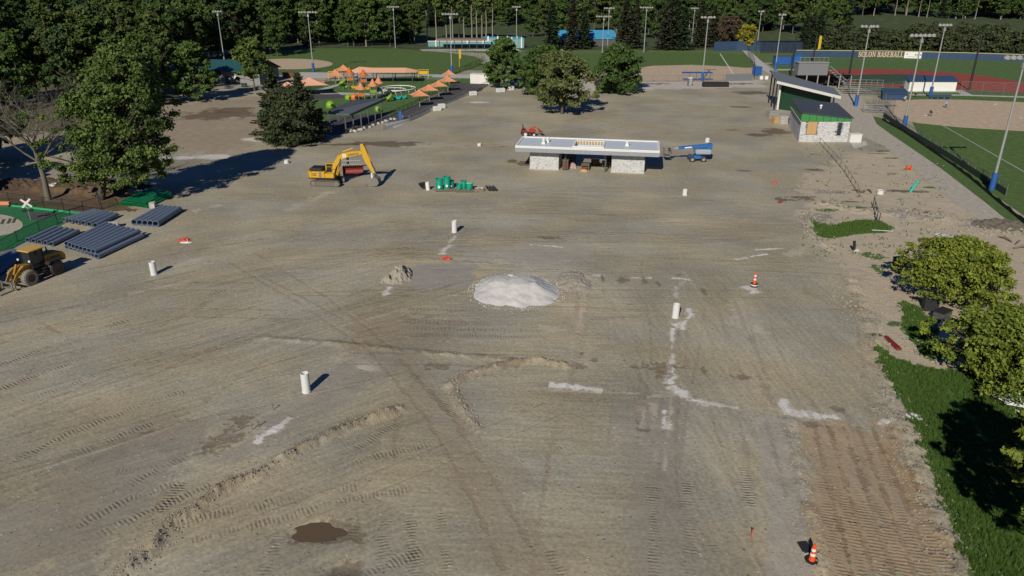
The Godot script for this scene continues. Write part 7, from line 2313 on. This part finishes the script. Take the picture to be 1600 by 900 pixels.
	for e in [[668, 74, 26, 2.0, "low teal wall behind the brown pavilion"], [755, 73, 16, 3.4, "teal wall with pale stripe right of the brown pavilion"], [788, 76, 8, 3.6, "teal hut wall above the bright green tree"]]:
		var t := thing("teal_wall", e[4], "wall", spot(e[0], e[1]) + Vector3(0, 0, -4))
		m = Mb.new()
		m.box(Vector3(e[2] / 2.0, e[3] / 2.0, 0), Vector3(e[2], e[3], 2.5))
		part("panel", m, M.pool_teal, t)
		m = Mb.new()
		m.box(Vector3(e[2] / 2.0, e[3] + 0.08, 0), Vector3(e[2] + 0.4, 0.16, 2.8))
		part("cap", m, M.sky_blue if e[0] > 700 else M.white_dusty, t)
		for k in 4:
			m = Mb.new()
			m.box(Vector3((k + 0.5) * e[2] / 4.0, e[3] / 2.0 + 0.3, 1.4), Vector3(0.5, e[3] + 0.6, 0.3))
			part("pier", m, M.white, t)
	field("pool_deck", [655, 77, 810, 77, 815, 80, 660, 79.5], 0.05, M.concrete, "pale deck in front of the brown pavilion", "paving")
	var bb := thing("blue_roof_hall", "low hall with a bright blue roof among the evergreens", "building", spot(876, 72))
	m = Mb.new()
	m.box(Vector3(11, 1.4, -4), Vector3(24, 2.8, 8))
	part("wall", m, M.dark_grey, bb)
	m = Mb.new()
	m.hexa([Vector3(-1, 2.8, 0.4), Vector3(23, 2.8, 0.4), Vector3(23, 5.6, -8), Vector3(-1, 5.6, -8), Vector3(-1, 3.0, 0.4), Vector3(23, 3.0, 0.4), Vector3(23, 5.8, -8), Vector3(-1, 5.8, -8)])
	part("roof", m, M.sky_blue, bb)
	for e in [[893, 8, 32, "flat white warehouse roof far beyond the wood"], [936, 11, 46, "long white warehouse far beyond the wood"]]:
		var b := spot(e[0], 27)
		b.y = land(b.x, b.z)
		var t := thing("far_warehouse", e[3], "warehouse", Vector3(b.x, land(b.x, b.z - 40), b.z))
		m = Mb.new()
		m.box(Vector3(e[2] / 2.0, 7.0, -8), Vector3(e[2], 14, 16))
		part("wall", m, M.white_dusty, t)
		m = Mb.new()
		m.box(Vector3(e[2] / 2.0, 14.3, -8), Vector3(e[2] + 1, 0.6, 17))
		part("roof", m, M.concrete, t)
	# baseball field
	field("outfield_grass", [1235, 92, 1250, 89, 1400, 90, 1600, 97, 1800, 104, 1800, 145, 1600, 150, 1400, 150, 1310, 130, 1250, 112], 0.02, M.turf, "artificial turf outfield of the baseball field", "turf")
	field("red_infield", [1285, 112, 1310, 108.5, 1360, 107.5, 1420, 109, 1480, 113, 1540, 119, 1600, 129, 1680, 142, 1600, 146, 1540, 142, 1440, 140, 1340, 132, 1290, 120], 0.05, M.red_clay, "dark red infield of the baseball field", "infield")
	field("infield_turf", [1320, 121, 1345, 117, 1400, 116, 1450, 118, 1490, 123, 1480, 132, 1400, 132, 1340, 130], 0.08, M.dark_turf, "dark green turf square inside the red infield", "turf")
	field("grass_verge", [1375, 146, 1600, 150, 1800, 153, 1800, 166, 1600, 162, 1390, 156], 0.03, M.field, "grass verge between the white dugout and the tan infield", "grass")
	field("concrete_path", [1420, 147.5, 1500, 148, 1600, 151, 1700, 154, 1700, 156, 1600, 152.6, 1500, 149.5, 1420, 149], 0.06, M.concrete, "narrow pale path below the white dugout", "path")
	field("concrete_path", [1490, 141, 1503, 141, 1520, 149, 1503, 149], 0.064, M.concrete, "short pale path at the end of the white dugout", "path")
	var w0 := spot(1243, 89); var w1 := spot(1400, 90.5); var w2 := spot(1530, 94); var w3 := spot(1800, 104)
	var wall := thing("outfield_wall", "navy padded outfield wall with a pale yellow top rail", "wall", w0)
	for e in [[w0, w1, 12], [w1, w2, 11], [w2, w3, 22]]:
		var d: Vector3 = e[1] - e[0]
		for k in e[2]:
			var a: Vector3 = e[0] - w0 + d * (float(k) / e[2]); var b: Vector3 = e[0] - w0 + d * ((k + 1.0) / e[2])
			m = Mb.new()
			var bs := Basis(Vector3.UP, atan2(-d.z, d.x))
			m.box((a + b) / 2 + Vector3(0, 1.15, 0), Vector3(a.distance_to(b) - 0.04, 2.3, 0.2), bs)
			part("pad", m, M.navy, wall)
			m = Mb.new()
			m.box((a + b) / 2 + Vector3(0, 2.38, 0), Vector3(a.distance_to(b), 0.16, 0.26), bs)
			part("top_rail", m, plain(0.55, 0.5, 0.22, 0.7), wall)
	# lettered banner hung on the wall
	var ba := spot(1339, 90.2); var bz := spot(1411, 90.8)
	var bd := bz - ba
	var ban := thing("wall_banner", "tan lettering spelling the team name on the navy outfield wall", "sign", ba + Vector3(0, 0, 0.22), atan2(-bd.z, bd.x))
	m = Mb.new()
	m.box(Vector3(bd.length() / 2, 1.2, 0), Vector3(bd.length(), 2.1, 0.03))
	part("panel", m, M.dark_grey, ban)
	var words := MeshInstance3D.new()
	words.name = "lettering"
	var tm := text_mesh("SOLON BASEBALL", 2.3, "Droid Serif", 0.03)
	words.mesh = tm
	words.material_override = plain(0.60, 0.50, 0.33, 0.8)
	var wd: float = tm.get_aabb().size.x; var ht: float = tm.get_aabb().size.y
	words.scale = Vector3(bd.length() * 0.97 / wd, 1.85 / ht, 1)
	words.position = Vector3(bd.length() / 2, 1.2, 0.035)
	ban.add_child(words)
	var sa := spot(1411.5, 90.9); var sz := spot(1438.5, 91.6)
	var sd := sz - sa
	var spn := thing("sponsor_banner", "white sponsor banner beside the tan lettering", "sign", sa + Vector3(0, 0, 0.22), atan2(-sd.z, sd.x))
	m = Mb.new()
	m.box(Vector3(sd.length() / 2, 1.15, 0), Vector3(sd.length(), 2.2, 0.04))
	part("panel", m, M.white, spn)
	m = Mb.new()
	m.prism(PackedVector2Array([Vector2(0.5, 1.7), Vector2(1.3, 1.5), Vector2(0.9, 1.2)]), 0.02, 0.035)
	part("emblem", m, M.navy, spn)
	m = Mb.new()
	for k in 4: m.box(Vector3(3.6 + k * 0.6, 1.3, 0.03), Vector3(0.42, 0.5, 0.02))
	m.box(Vector3(sd.length() * 0.5, 0.6, 0.03), Vector3(sd.length() * 0.6, 0.1, 0.02))
	part("print", m, M.slate_light, spn)
	m = Mb.new()
	m.cyl(Vector3(0, 0, 0), Vector3(0, 7, 0), 0.18, 0.18, 8)
	m.box(Vector3(0.4, 4.5, 0), Vector3(0.7, 4.6, 0.06))
	single("foul_pole", m, M.play_yellow, "orange yellow foul pole at the end of the outfield wall", "foul pole", spot(1277, 86))
	# net poles
	for e in [[1235, 122, 55], [1270, 97, 50], [1325, 127, 58], [1514, 141, 58]]:
		var b := spot(e[0], e[1])
		m = Mb.new()
		m.tube([Vector3(0, 0, 0), Vector3(0, tall(b, e[2]), 0)], [0.3, 0.22], 8)
		var lab: String = {1235: "black steel net pole beside the open shelter roof", 1270: "black steel net pole behind the press box", 1325: "black steel net pole at the end of the bleachers", 1514: "black steel net pole beside the white dugout"}[e[0]]
		single("net_pole", m, M.black, lab, "pole", b)
	# press box on its stand
	var pb := spot(1258, 138)
	var gs := thing("grandstand", "black steel grandstand carrying a grey press box", "grandstand", pb)
	for i in 5:
		for z in [0.0, -4.0, -8.0]:
			m = Mb.new()
			m.box(Vector3(i * 3.0, 1.7, z), Vector3(0.24, 3.4, 0.24))
			part("post", m, M.grey if z == 0.0 else M.black, gs)
	for k in 9:
		m = Mb.new()
		m.box(Vector3(6.0, 3.4 - k * 0.33, -2.0 - k * 1.0), Vector3(15.0, 0.08, 0.7))
		part("seat_row", m, M.galv if k > 3 else M.dark_grey, gs)
		m = Mb.new()
		m.box(Vector3(6.0, 3.1 - k * 0.33, -2.4 - k * 1.0), Vector3(15.0, 0.6, 0.06))
		part("riser_panel", m, M.black, gs)
	m = Mb.new()
	m.box(Vector3(6.0, 1.9, -4.5), Vector3(14.4, 2.6, 0.1))
	part("back_screen", m, M.silt, gs)
	m = Mb.new()
	m.box(Vector3(1.5, 5.0, -1.8), Vector3(8.0, 3.2, 3.0))
	var px := part("press_box", m, mottled(Color(0.16, 0.165, 0.19), Color(0.2, 0.205, 0.23), 3.0, 0.7), gs, "grey box on top of the grandstand")
	m = Mb.new()
	m.box(Vector3(1.5, 6.66, -1.8), Vector3(8.4, 0.12, 3.4))
	part("roof", m, M.grey, px)
	for k in 7:
		m = Mb.new()
		m.cyl(Vector3(-2.3 + k * 1.27, 6.7, -0.4), Vector3(-2.3 + k * 1.27, 8.0, -0.4), 0.05, 0.05, 5)
		part("railing_post", m, M.galv, px)
	m = Mb.new()
	m.cyl(Vector3(-2.3, 8.0, -0.4), Vector3(5.3, 8.0, -0.4), 0.05, 0.05, 5)
	part("railing", m, M.galv, px)
	for k in 7:
		m = Mb.new()
		m.box(Vector3(6.2 + k * 0.75, 4.6 - k * 0.55, -0.6), Vector3(0.75, 0.1, 1.4))
		part("stair_tread", m, M.grey, gs)
	m = Mb.new()
	for z in [0.1, -1.3]: m.cyl(Vector3(6.0, 5.8, z), Vector3(11.2, 1.9, z), 0.06, 0.06, 5)
	part("handrail", m, M.galv, gs)
	var bl := thing("bleachers", "grey aluminium bleachers with railings beside the net pole", "bleachers", spot(1322, 147), -0.15)
	for k in 5:
		m = Mb.new()
		m.box(Vector3(4.5, 0.4 + k * 0.42, -0.6 * k), Vector3(10.0, 0.07, 0.35))
		part("seat_row", m, M.galv, bl)
		m = Mb.new()
		m.box(Vector3(4.5, 0.2 + k * 0.42, -0.6 * k - 0.3), Vector3(10.0, 0.05, 0.3))
		part("foot_row", m, M.dark_grey, bl)
	for k in 8:
		m = Mb.new()
		m.cyl(Vector3(-0.4 + k * 1.4, 0, -2.9), Vector3(-0.4 + k * 1.4, 3.3, -2.9), 0.05, 0.05, 5)
		m.cyl(Vector3(-0.4 + k * 1.4, 0, 0), Vector3(-0.4 + k * 1.4, 2.0, -2.9), 0.05, 0.05, 5)
		part("frame", m, M.galv, bl)
	m = Mb.new()
	for y in [2.6, 3.3]: m.cyl(Vector3(-0.4, y, -2.9), Vector3(9.4, y, -2.9), 0.04, 0.04, 5)
	part("guard_rail", m, M.galv, bl)
	var b2 := thing("bleachers", "small grey bleachers outside the backstop of the tan infield", "bleachers", spot(1350, 176), -0.25)
	for k in 4:
		m = Mb.new()
		m.box(Vector3(2.0, 0.4 + k * 0.4, -0.6 * k), Vector3(4.6, 0.07, 0.32))
		part("seat_row", m, M.galv, b2)
	for k in 4:
		m = Mb.new()
		m.cyl(Vector3(k * 1.35, 0, -2.0), Vector3(k * 1.35, 2.6, -2.0), 0.05, 0.05, 5)
		m.cyl(Vector3(k * 1.35, 0, 0.1), Vector3(k * 1.35, 1.7, -2.0), 0.05, 0.05, 5)
		part("frame", m, M.galv, b2)
	# white dugout
	var wg := thing("long_dugout", "long white walled dugout with a navy roof", "dugout", spot(1419, 143), -0.03)
	m = Mb.new()
	m.box(Vector3(6.1, 1.3, -1.4), Vector3(12.2, 2.6, 2.8))
	part("wall", m, M.white, wg)
	m = Mb.new()
	m.hexa([Vector3(-0.3, 2.6, 0.3), Vector3(12.5, 2.6, 0.3), Vector3(12.5, 3.6, -3.2), Vector3(-0.3, 3.6, -3.2), Vector3(-0.3, 2.75, 0.3), Vector3(12.5, 2.75, 0.3), Vector3(12.5, 3.75, -3.2), Vector3(-0.3, 3.75, -3.2)])
	part("roof", m, M.navy, wg)
	m = Mb.new()
	m.box(Vector3(6.1, 0.1, 0.3), Vector3(12.8, 0.2, 0.8))
	part("base", m, M.concrete, wg)
	var ng := thing("navy_dugout", "low navy dugout behind the home plate of the tan infield", "dugout", spot(1377, 156), -0.1)
	m = Mb.new()
	m.hexa([Vector3(0, 1.5, 0.4), Vector3(6, 1.5, 0.4), Vector3(6.2, 2.3, -2.6), Vector3(0.4, 2.3, -2.6), Vector3(0, 1.65, 0.4), Vector3(6, 1.65, 0.4), Vector3(6.2, 2.45, -2.6), Vector3(0.4, 2.45, -2.6)])
	part("roof", m, M.navy, ng)
	m = Mb.new()
	m.box(Vector3(3.0, 0.75, 0.1), Vector3(5.8, 1.5, 0.15))
	part("wall", m, M.navy, ng)
	m = Mb.new()
	m.box(Vector3(3.1, 1.0, -2.4), Vector3(5.6, 2.0, 0.15))
	part("back_wall", m, M.dark_grey, ng)
	var bn := thing("player_bench", "navy padded bench along the edge of the tan infield", "bench", spot(1453, 154.5), -0.03)
	m = Mb.new()
	m.box(Vector3(2.6, 0.45, 0), Vector3(5.2, 0.12, 0.5)); m.box(Vector3(2.6, 0.8, -0.25), Vector3(5.2, 0.5, 0.08))
	part("seat", m, M.navy, bn)
	for k in 4:
		m = Mb.new()
		m.box(Vector3(0.3 + k * 1.55, 0.2, 0), Vector3(0.08, 0.4, 0.4))
		part("leg", m, M.grey, bn)
	fence(flats([1500, 147, 1600, 150, 1750, 155]), 3.2, 5.0, "chain link fence right of the white dugout", M.chain, "chain_link_fence", 0.5)
	fence(flats([1375, 152, 1408, 149]), 3.5, 4.0, "short tall chain link fence beside the bleachers", M.chain, "chain_link_fence", 0.4)
	# tan softball field
	field("infield_dirt", [1388, 158, 1440, 155.5, 1500, 156, 1600, 160, 1760, 168, 1760, 222, 1600, 205, 1500, 199, 1432, 192, 1405, 186, 1392, 172], 0.05, M.clay, "wide tan dirt infield where people play", "infield")
	field("outfield_grass", [1425, 190, 1500, 197, 1600, 204, 1760, 216, 1900, 420, 1660, 380, 1590, 330, 1500, 268, 1440, 222], 0.02, M.field, "mown grass beyond the wide tan infield", "grass")
	stripe("foul_line", [1471, 195.5, 1530, 229, 1640, 292], 0.12, 0.07, "white foul line across the grass inside the screened fence")
	for e in [[1555, 163.5], [1595, 185], [1446, 181]]:
		m = Mb.new()
		m.box(Vector3(0, 0.07, 0), Vector3(0.5, 0.08, 0.5), Basis.IDENTITY, 0.02)
		single("base_bag", m, M.white, "white base bag on the wide tan infield", "base", spot(e[0], e[1]) + Vector3(0, 0.05, 0), 0.5, "base bags")
	fence(flats([1362, 168, 1380, 176, 1394, 184]), 4.0, 3.0, "tall chain link backstop at the corner of the tan infield", M.chain, "backstop_fence", 0.25)
	fence(flats([1380, 183, 1410, 203, 1490, 253, 1571, 306]), 1.6, 3.0, "green screened chain link fence along the grass of the tan infield", M.chain, "screened_fence", 0.25, plain(0.035, 0.06, 0.045, 0.9), 0.62)
	m = Mb.new()
	var sl := flats([1378, 188, 1412, 207, 1488, 259, 1516, 280, 1555, 313, 1600, 350, 1640, 384])
	for i in sl.size() - 1:
		var a := Vector3(sl[i].x, 0.0, sl[i].y); var b := Vector3(sl[i + 1].x, 0.0, sl[i + 1].y)
		for k in 8:
			var p := a.lerp(b, k / 8.0); var q := a.lerp(b, (k + 1) / 8.0)
			var h1 := 0.55 + 0.12 * sin(k * 2.1 + i * 3); var h2 := 0.55 + 0.12 * sin((k + 1) * 2.1 + i * 3)
			if k == 7: h2 = 0.55 + 0.12 * sin((i + 1) * 3.0)
			m.quad(p, q, q + Vector3.UP * h2, p + Vector3.UP * h1)
			m.quad(p + Vector3(-0.06, 0, 0.05), p + Vector3(-0.06, 0, 0.05) + Vector3.UP * h1, q + Vector3(-0.06, 0, 0.05) + Vector3.UP * h2, q + Vector3(-0.06, 0, 0.05))
	single("silt_fence", m, M.silt, "low black silt fence along the foot of the screened fence", "silt fence")
	field("concrete_path", [1296, 142, 1345, 150, 1371, 192, 1390, 206, 1468, 259, 1538, 312, 1590, 354, 1560, 350, 1530, 345, 1440, 278, 1380, 228, 1330, 205, 1330, 190, 1312, 165, 1296, 152], 0.03, M.path, "broad worn path running along the screened fence", "path")
	field("grass_verge", [1364, 182, 1376, 184, 1412, 206, 1488, 258, 1555, 312, 1600, 349, 1680, 412, 1660, 418, 1588, 356, 1536, 314, 1467, 261, 1389, 208, 1370, 194], 0.05, M.grass, "strip of grass between the worn path and the silt fence", "grass")
	person(spot(1477, 169), 0.4, "person in a light blue shirt and dark shorts walking on the tan infield", 2, Color(0.25, 0.42, 0.6), Color(0.04, 0.05, 0.08), Color(0.05, 0.12, 0.4))
	person(spot(1453.5, 181.5), -0.9, "person in dark clothes crouching beside a white base", 1, Color(0.05, 0.05, 0.055), Color(0.04, 0.04, 0.045), Color(0.03, 0.03, 0.03))
	person(spot(1413, 158.5), 0.8, "person in white top and dark trousers bending near home plate", 1, Color(0.6, 0.6, 0.6), Color(0.04, 0.04, 0.05), Color(0.03, 0.03, 0.04))
	person(spot(1430, 152), -0.4, "person in a white cap and dark clothes beside the navy dugout", 1, Color(0.06, 0.06, 0.07), Color(0.04, 0.04, 0.05), Color(0.7, 0.7, 0.7))
	# floodlights
	for e in [[351, 98, 17, 4, "floodlight pole rising behind the teal roof"], [313, 86, 13, 3, "floodlight pole among the trees left of the teal roof"], [391, 84, 10, 3, "floodlight pole among the trees above the gable end"], [490, 112, 18, 7, "floodlight pole beside the dirt infield behind the playground"], [618, 75.5, 10, 6, "floodlight pole in front of the outfield wood"], [706, 116, 21, 6, "floodlight pole by the yellow foul pole"], [807, 80, 10, 4, "floodlight pole by the teal hut wall"], [941, 84, 25, 7, "floodlight pole left of the dense rounded tree top, nearer of two"], [949, 79, 12, 5, "floodlight pole left of the dense rounded tree top, farther of two"], [1006, 82, 11, 6, "floodlight pole in front of the brownish evergreens"], [1097, 127, 26, 5, "floodlight pole rising through the blue dugout roof"], [1081, 66, 14, 4, "floodlight pole among the far trees"], [1182, 80, 17, 3, "floodlight pole beside the yellow leaved tree"], [1211, 110, 22, 3, "floodlight pole by the blue sided booth"], [1337, 166, 40, 5, "floodlight pole with a blue pad beside the bleachers"], [1412, 201, 54, 6, "floodlight pole with a blue pad in the screened fence corner"], [1453, 152, 38, 4, "floodlight pole in front of the white dugout"], [1549, 297, 88, 7, "floodlight pole with a blue pad standing in the screened fence"]]:
		light_pole(e[0], e[1], e[2], e[3], e[4], M.blue_pad if e[1] > 100 else null)
	# playground and left fences
	fence(flats([598, 204, 640, 190, 690, 166, 740, 145, 762, 134]), 1.3, 2.6, "pale chain link fence along the black playground paving", M.galv, "chain_link_fence", 0.22, M.white_dusty, 0.45)
	fence(flats([610, 182, 650, 165, 712, 134]), 1.2, 2.6, "dark low fence between the turf and the black paving", M.chain_dark, "low_fence", 0.25)
	fence(flats([455, 150, 500, 136, 525, 128]), 1.4, 3.0, "dark fence beside the pale playground walkway", M.chain_dark, "low_fence", 0.25)
	fence(flats([520, 123, 600, 124, 720, 124]), 1.3, 3.0, "fence along the back of the playground under the long canopy", M.galv, "chain_link_fence", 0.3)
	# torn wire fence on the right
	fence(flats([1281, 225, 1300, 246, 1320, 270, 1340, 303]), 1.1, 3.4, "rusty broken wire fence leaning across the sandy soil", M.chain, "wire_fence", 2.0)
	fence(flats([1364, 322, 1369, 345, 1373, 348]), 1.3, 2.4, "short broken piece of wire fence above the grass patch", M.chain_dark, "wire_fence", 2.0)
	# traffic garden on the left
	field("play_pavement", [-60, 318, 16, 322, 130, 334, 96, 352, 20, 388, -60, 410], 0.03, M.play_green, "green painted pavement of the little traffic garden", "paving")
	field("garden_road", arc(-22, 352, 58, 18), 0.05, M.path, "grey oval road painted on the green pavement", "paving")
	var zc := [[-6, 345], [4, 343], [14, 342], [22, 341]]
	for e in zc: field("road_mark", [e[0], e[1], e[0] + 5, e[1], e[0] + 1, e[1] + 8, e[0] - 4, e[1] + 8], 0.06, M.asphalt, "dark crossing bar on the grey oval road", "marking")
	field("grey_pad", [40, 336, 70, 330, 92, 336, 62, 345, 44, 343], 0.045, M.dark_grey, "grey bay on the green pavement", "paving")  # plain dark grey patch on the pavement
	fence(flats([-60, 424, 0, 395, 28, 378, 62, 362, 90, 350, 132, 336]), 1.3, 2.6, "dark chain link fence between the green pavement and the pipes", M.chain_dark, "garden_fence", 0.2)
	fence(flats([-60, 316, 16, 321, 70, 328, 132, 335, 160, 328, 155, 318]), 1.8, 3.0, "dark chain link fence behind the green pavement below the soil bank", M.chain_dark, "garden_fence", 0.25)
	var gk := Mb.new()
	var kb := flats([14, 322, 132, 335])
	gk.box(Vector3((kb[0].x + kb[1].x) / 2, 0.12, (kb[0].y + kb[1].y) / 2), Vector3(kb[0].distance_to(kb[1]), 0.24, 0.2), Basis(Vector3.UP, atan2(-(kb[1].y - kb[0].y), kb[1].x - kb[0].x)))
	single("green_kerb", gk, plain(0.03, 0.36, 0.16, 0.7), "bright green kerb along the back of the traffic garden", "kerb")
	var xb := thing("crossing_sign", "white railway crossing sign with black lamps on the green pavement", "sign", spot(48, 344), 0.35)
	m = Mb.new()
	m.cyl(Vector3(0, -0.1, 0), Vector3(0, 2.6, 0), 0.05, 0.05, 8)
	part("post", m, M.galv, xb)
	for s in [-1.0, 1.0]:
		m = Mb.new()
		m.box(Vector3(0, 2.3, 0.07 + 0.012 * s), Vector3(1.5, 0.24, 0.02), Basis(Vector3(0, 0, 1), s * 0.78))
		part("crossbuck_board", m, M.white, xb)
		m = Mb.new()
		m.cyl(Vector3(s * 0.4, 1.35, 0.06), Vector3(s * 0.4, 1.35, 0.22), 0.26, 0.26, 14)
		part("lamp", m, M.black, xb)
	m = Mb.new()
	m.box(Vector3(0, 1.35, 0.05), Vector3(0.9, 0.07, 0.07))
	part("lamp_arm", m, M.black, xb)
	var ob := thing("orange_bench", "pale orange bench board behind the green kerb", "bench", spot(2, 323), 0.0)
	m = Mb.new()
	m.box(Vector3(0, 0.5, 0), Vector3(2.6, 0.45, 0.5), Basis.IDENTITY, 0.04)
	part("seat", m, M.canopy, ob)
	m = Mb.new()
	m.box(Vector3(0, 0.12, 0), Vector3(2.2, 0.24, 0.35))
	part("base", m, M.dark_grey, ob)

func build_grass() -> void:
	var rng := RandomNumberGenerator.new()
	rng.seed = 55
	var tuft := Mb.new()
	for k in 7:
		var a := rng.randf() * TAU
		var o := Vector3(cos(a), 0, sin(a)) * rng.randf() * 0.12
		var tip := o + Vector3(rng.randf_range(-0.12, 0.12), rng.randf_range(0.12, 0.26), rng.randf_range(-0.12, 0.12))
		var sd := Vector3(-sin(a), 0, cos(a)) * 0.022
		tuft.col = Color(0.045, 0.10, 0.012).lerp(Color(0.08, 0.15, 0.024), rng.randf())
		tuft.tri(o - sd, tip, o + sd)
	var polys := [flats([1368, 545, 1400, 562, 1450, 578, 1560, 582, 1700, 602, 1740, 960, 1540, 960, 1503, 858, 1462, 752, 1425, 662, 1386, 592]), flats([1270, 347, 1300, 354, 1330, 347, 1370, 345, 1394, 355, 1385, 362, 1330, 365, 1300, 373, 1277, 371]), flats([1408, 472, 1440, 482, 1478, 558, 1440, 558, 1417, 520])]
	var xs := []
	var paths := flats([1455, 600, 1505, 645])
	for pi in 3:
		var b := Rect2(polys[pi][0], Vector2.ZERO)
		for p in polys[pi]: b = b.expand(p)
		var n := int(b.get_area() * 55)
		for k in n:
			var p := Vector2(rng.randf_range(b.position.x, b.end.x), rng.randf_range(b.position.y, b.end.y))
			var j := p + Vector2(hill.get_noise_2d(p.x * 8, p.y * 8), hill.get_noise_2d(p.y * 8, p.x * 8 + 40)) * 0.9
			if not Geometry2D.is_point_in_polygon(j, polys[pi]): continue
			if pi == 0 and seg_dist(p, flat(1480, 612), flat(1506, 645)) < 0.28 + 0.3 * hill.get_noise_2d(p.x * 9, p.y * 9): continue
			if pi == 0 and seg_dist(p, flat(1512, 645), flat(1540, 690)) < 0.2 + 0.3 * hill.get_noise_2d(p.x * 9, p.y * 9): continue
			var s := rng.randf_range(0.7, 1.5)
			xs.append(Transform3D(Basis(Vector3.UP, rng.randf() * TAU).scaled(Vector3(s, s * rng.randf_range(0.7, 1.3), s)), Vector3(p.x, land(p.x, p.y) - 0.01, p.y)))
	for w in 260:
		var c := flat(rng.randf_range(1255, 1480), rng.randf_range(225, 400))
		for k in 5:
			var p := c + Vector2(rng.randfn(), rng.randfn()) * 0.25
			if rng.randf() < 0.45: xs.append(Transform3D(Basis(Vector3.UP, rng.randf() * TAU), Vector3(p.x, land(p.x, p.y), p.y)))
	var mm := MultiMesh.new()
	mm.transform_format = MultiMesh.TRANSFORM_3D
	mm.mesh = tuft.mesh(true)
	mm.instance_count = xs.size()
	for k in xs.size(): mm.set_instance_transform(k, xs[k])
	var o := MultiMeshInstance3D.new()
	o.name = "rough_grass"
	o.multimesh = mm
	o.material_override = M.leaf
	add_child(o)
	tag(o, "rough green grass growing on the bank and patches beside the site", "grass", "", "stuff")
	print("grass ", xs.size(), " ", Time.get_ticks_msec())

func _ready() -> void:
	var cam := Camera3D.new()
	cam.name = "camera"
	cam.position = Vector3(0, EYE, 0)
	cam.rotation.x = -PITCH
	cam.fov = rad_to_deg(2 * atan(450.0 / FOCAL))
	cam.far = 3000
	add_child(cam)
	cam.current = true
	var env := Environment.new()
	env.background_mode = Environment.BG_SKY
	var sm := ProceduralSkyMaterial.new()
	sm.sky_top_color = Color(0.20, 0.38, 0.68)
	sm.sky_horizon_color = Color(0.60, 0.70, 0.80)
	sm.sky_curve = 0.12
	sm.ground_bottom_color = Color(0.25, 0.24, 0.2)
	sm.ground_horizon_color = Color(0.5, 0.52, 0.5)
	env.sky = Sky.new()
	env.sky.sky_material = sm
	env.background_energy_multiplier = 0.36
	env.tonemap_mode = Environment.TONE_MAPPER_LINEAR
	env.tonemap_exposure = 1.0
	env.sdfgi_enabled = true
	env.ssao_enabled = true
	env.ssil_enabled = true
	var we := WorldEnvironment.new()
	we.name = "world_environment"
	we.environment = env
	add_child(we)
	var sun := DirectionalLight3D.new()
	sun.name = "sun"
	sun.light_energy = 1.3
	sun.light_color = Color(1.0, 0.965, 0.9)
	sun.light_angular_distance = 0.5
	sun.shadow_enabled = true
	var az := deg_to_rad(18.0); var el := deg_to_rad(32.0)
	var dir := Vector3(sin(az) * cos(el), -sin(el), -cos(az) * cos(el))
	sun.transform = Transform3D(Basis.looking_at(dir), Vector3(-40, 60, 40))
	add_child(sun)
	plan_land()
	make_materials()
	M.wild = mottled(Color(0.03, 0.055, 0.014), Color(0.06, 0.09, 0.028), 60.0, 0.95)
	build_ground()
	build_trees()
	build_site()
	build_stone_pavilion()
	build_green_building()
	build_teal_building()
	build_playground()
	build_fields()
	build_grass()
	print("done ", Time.get_ticks_msec())
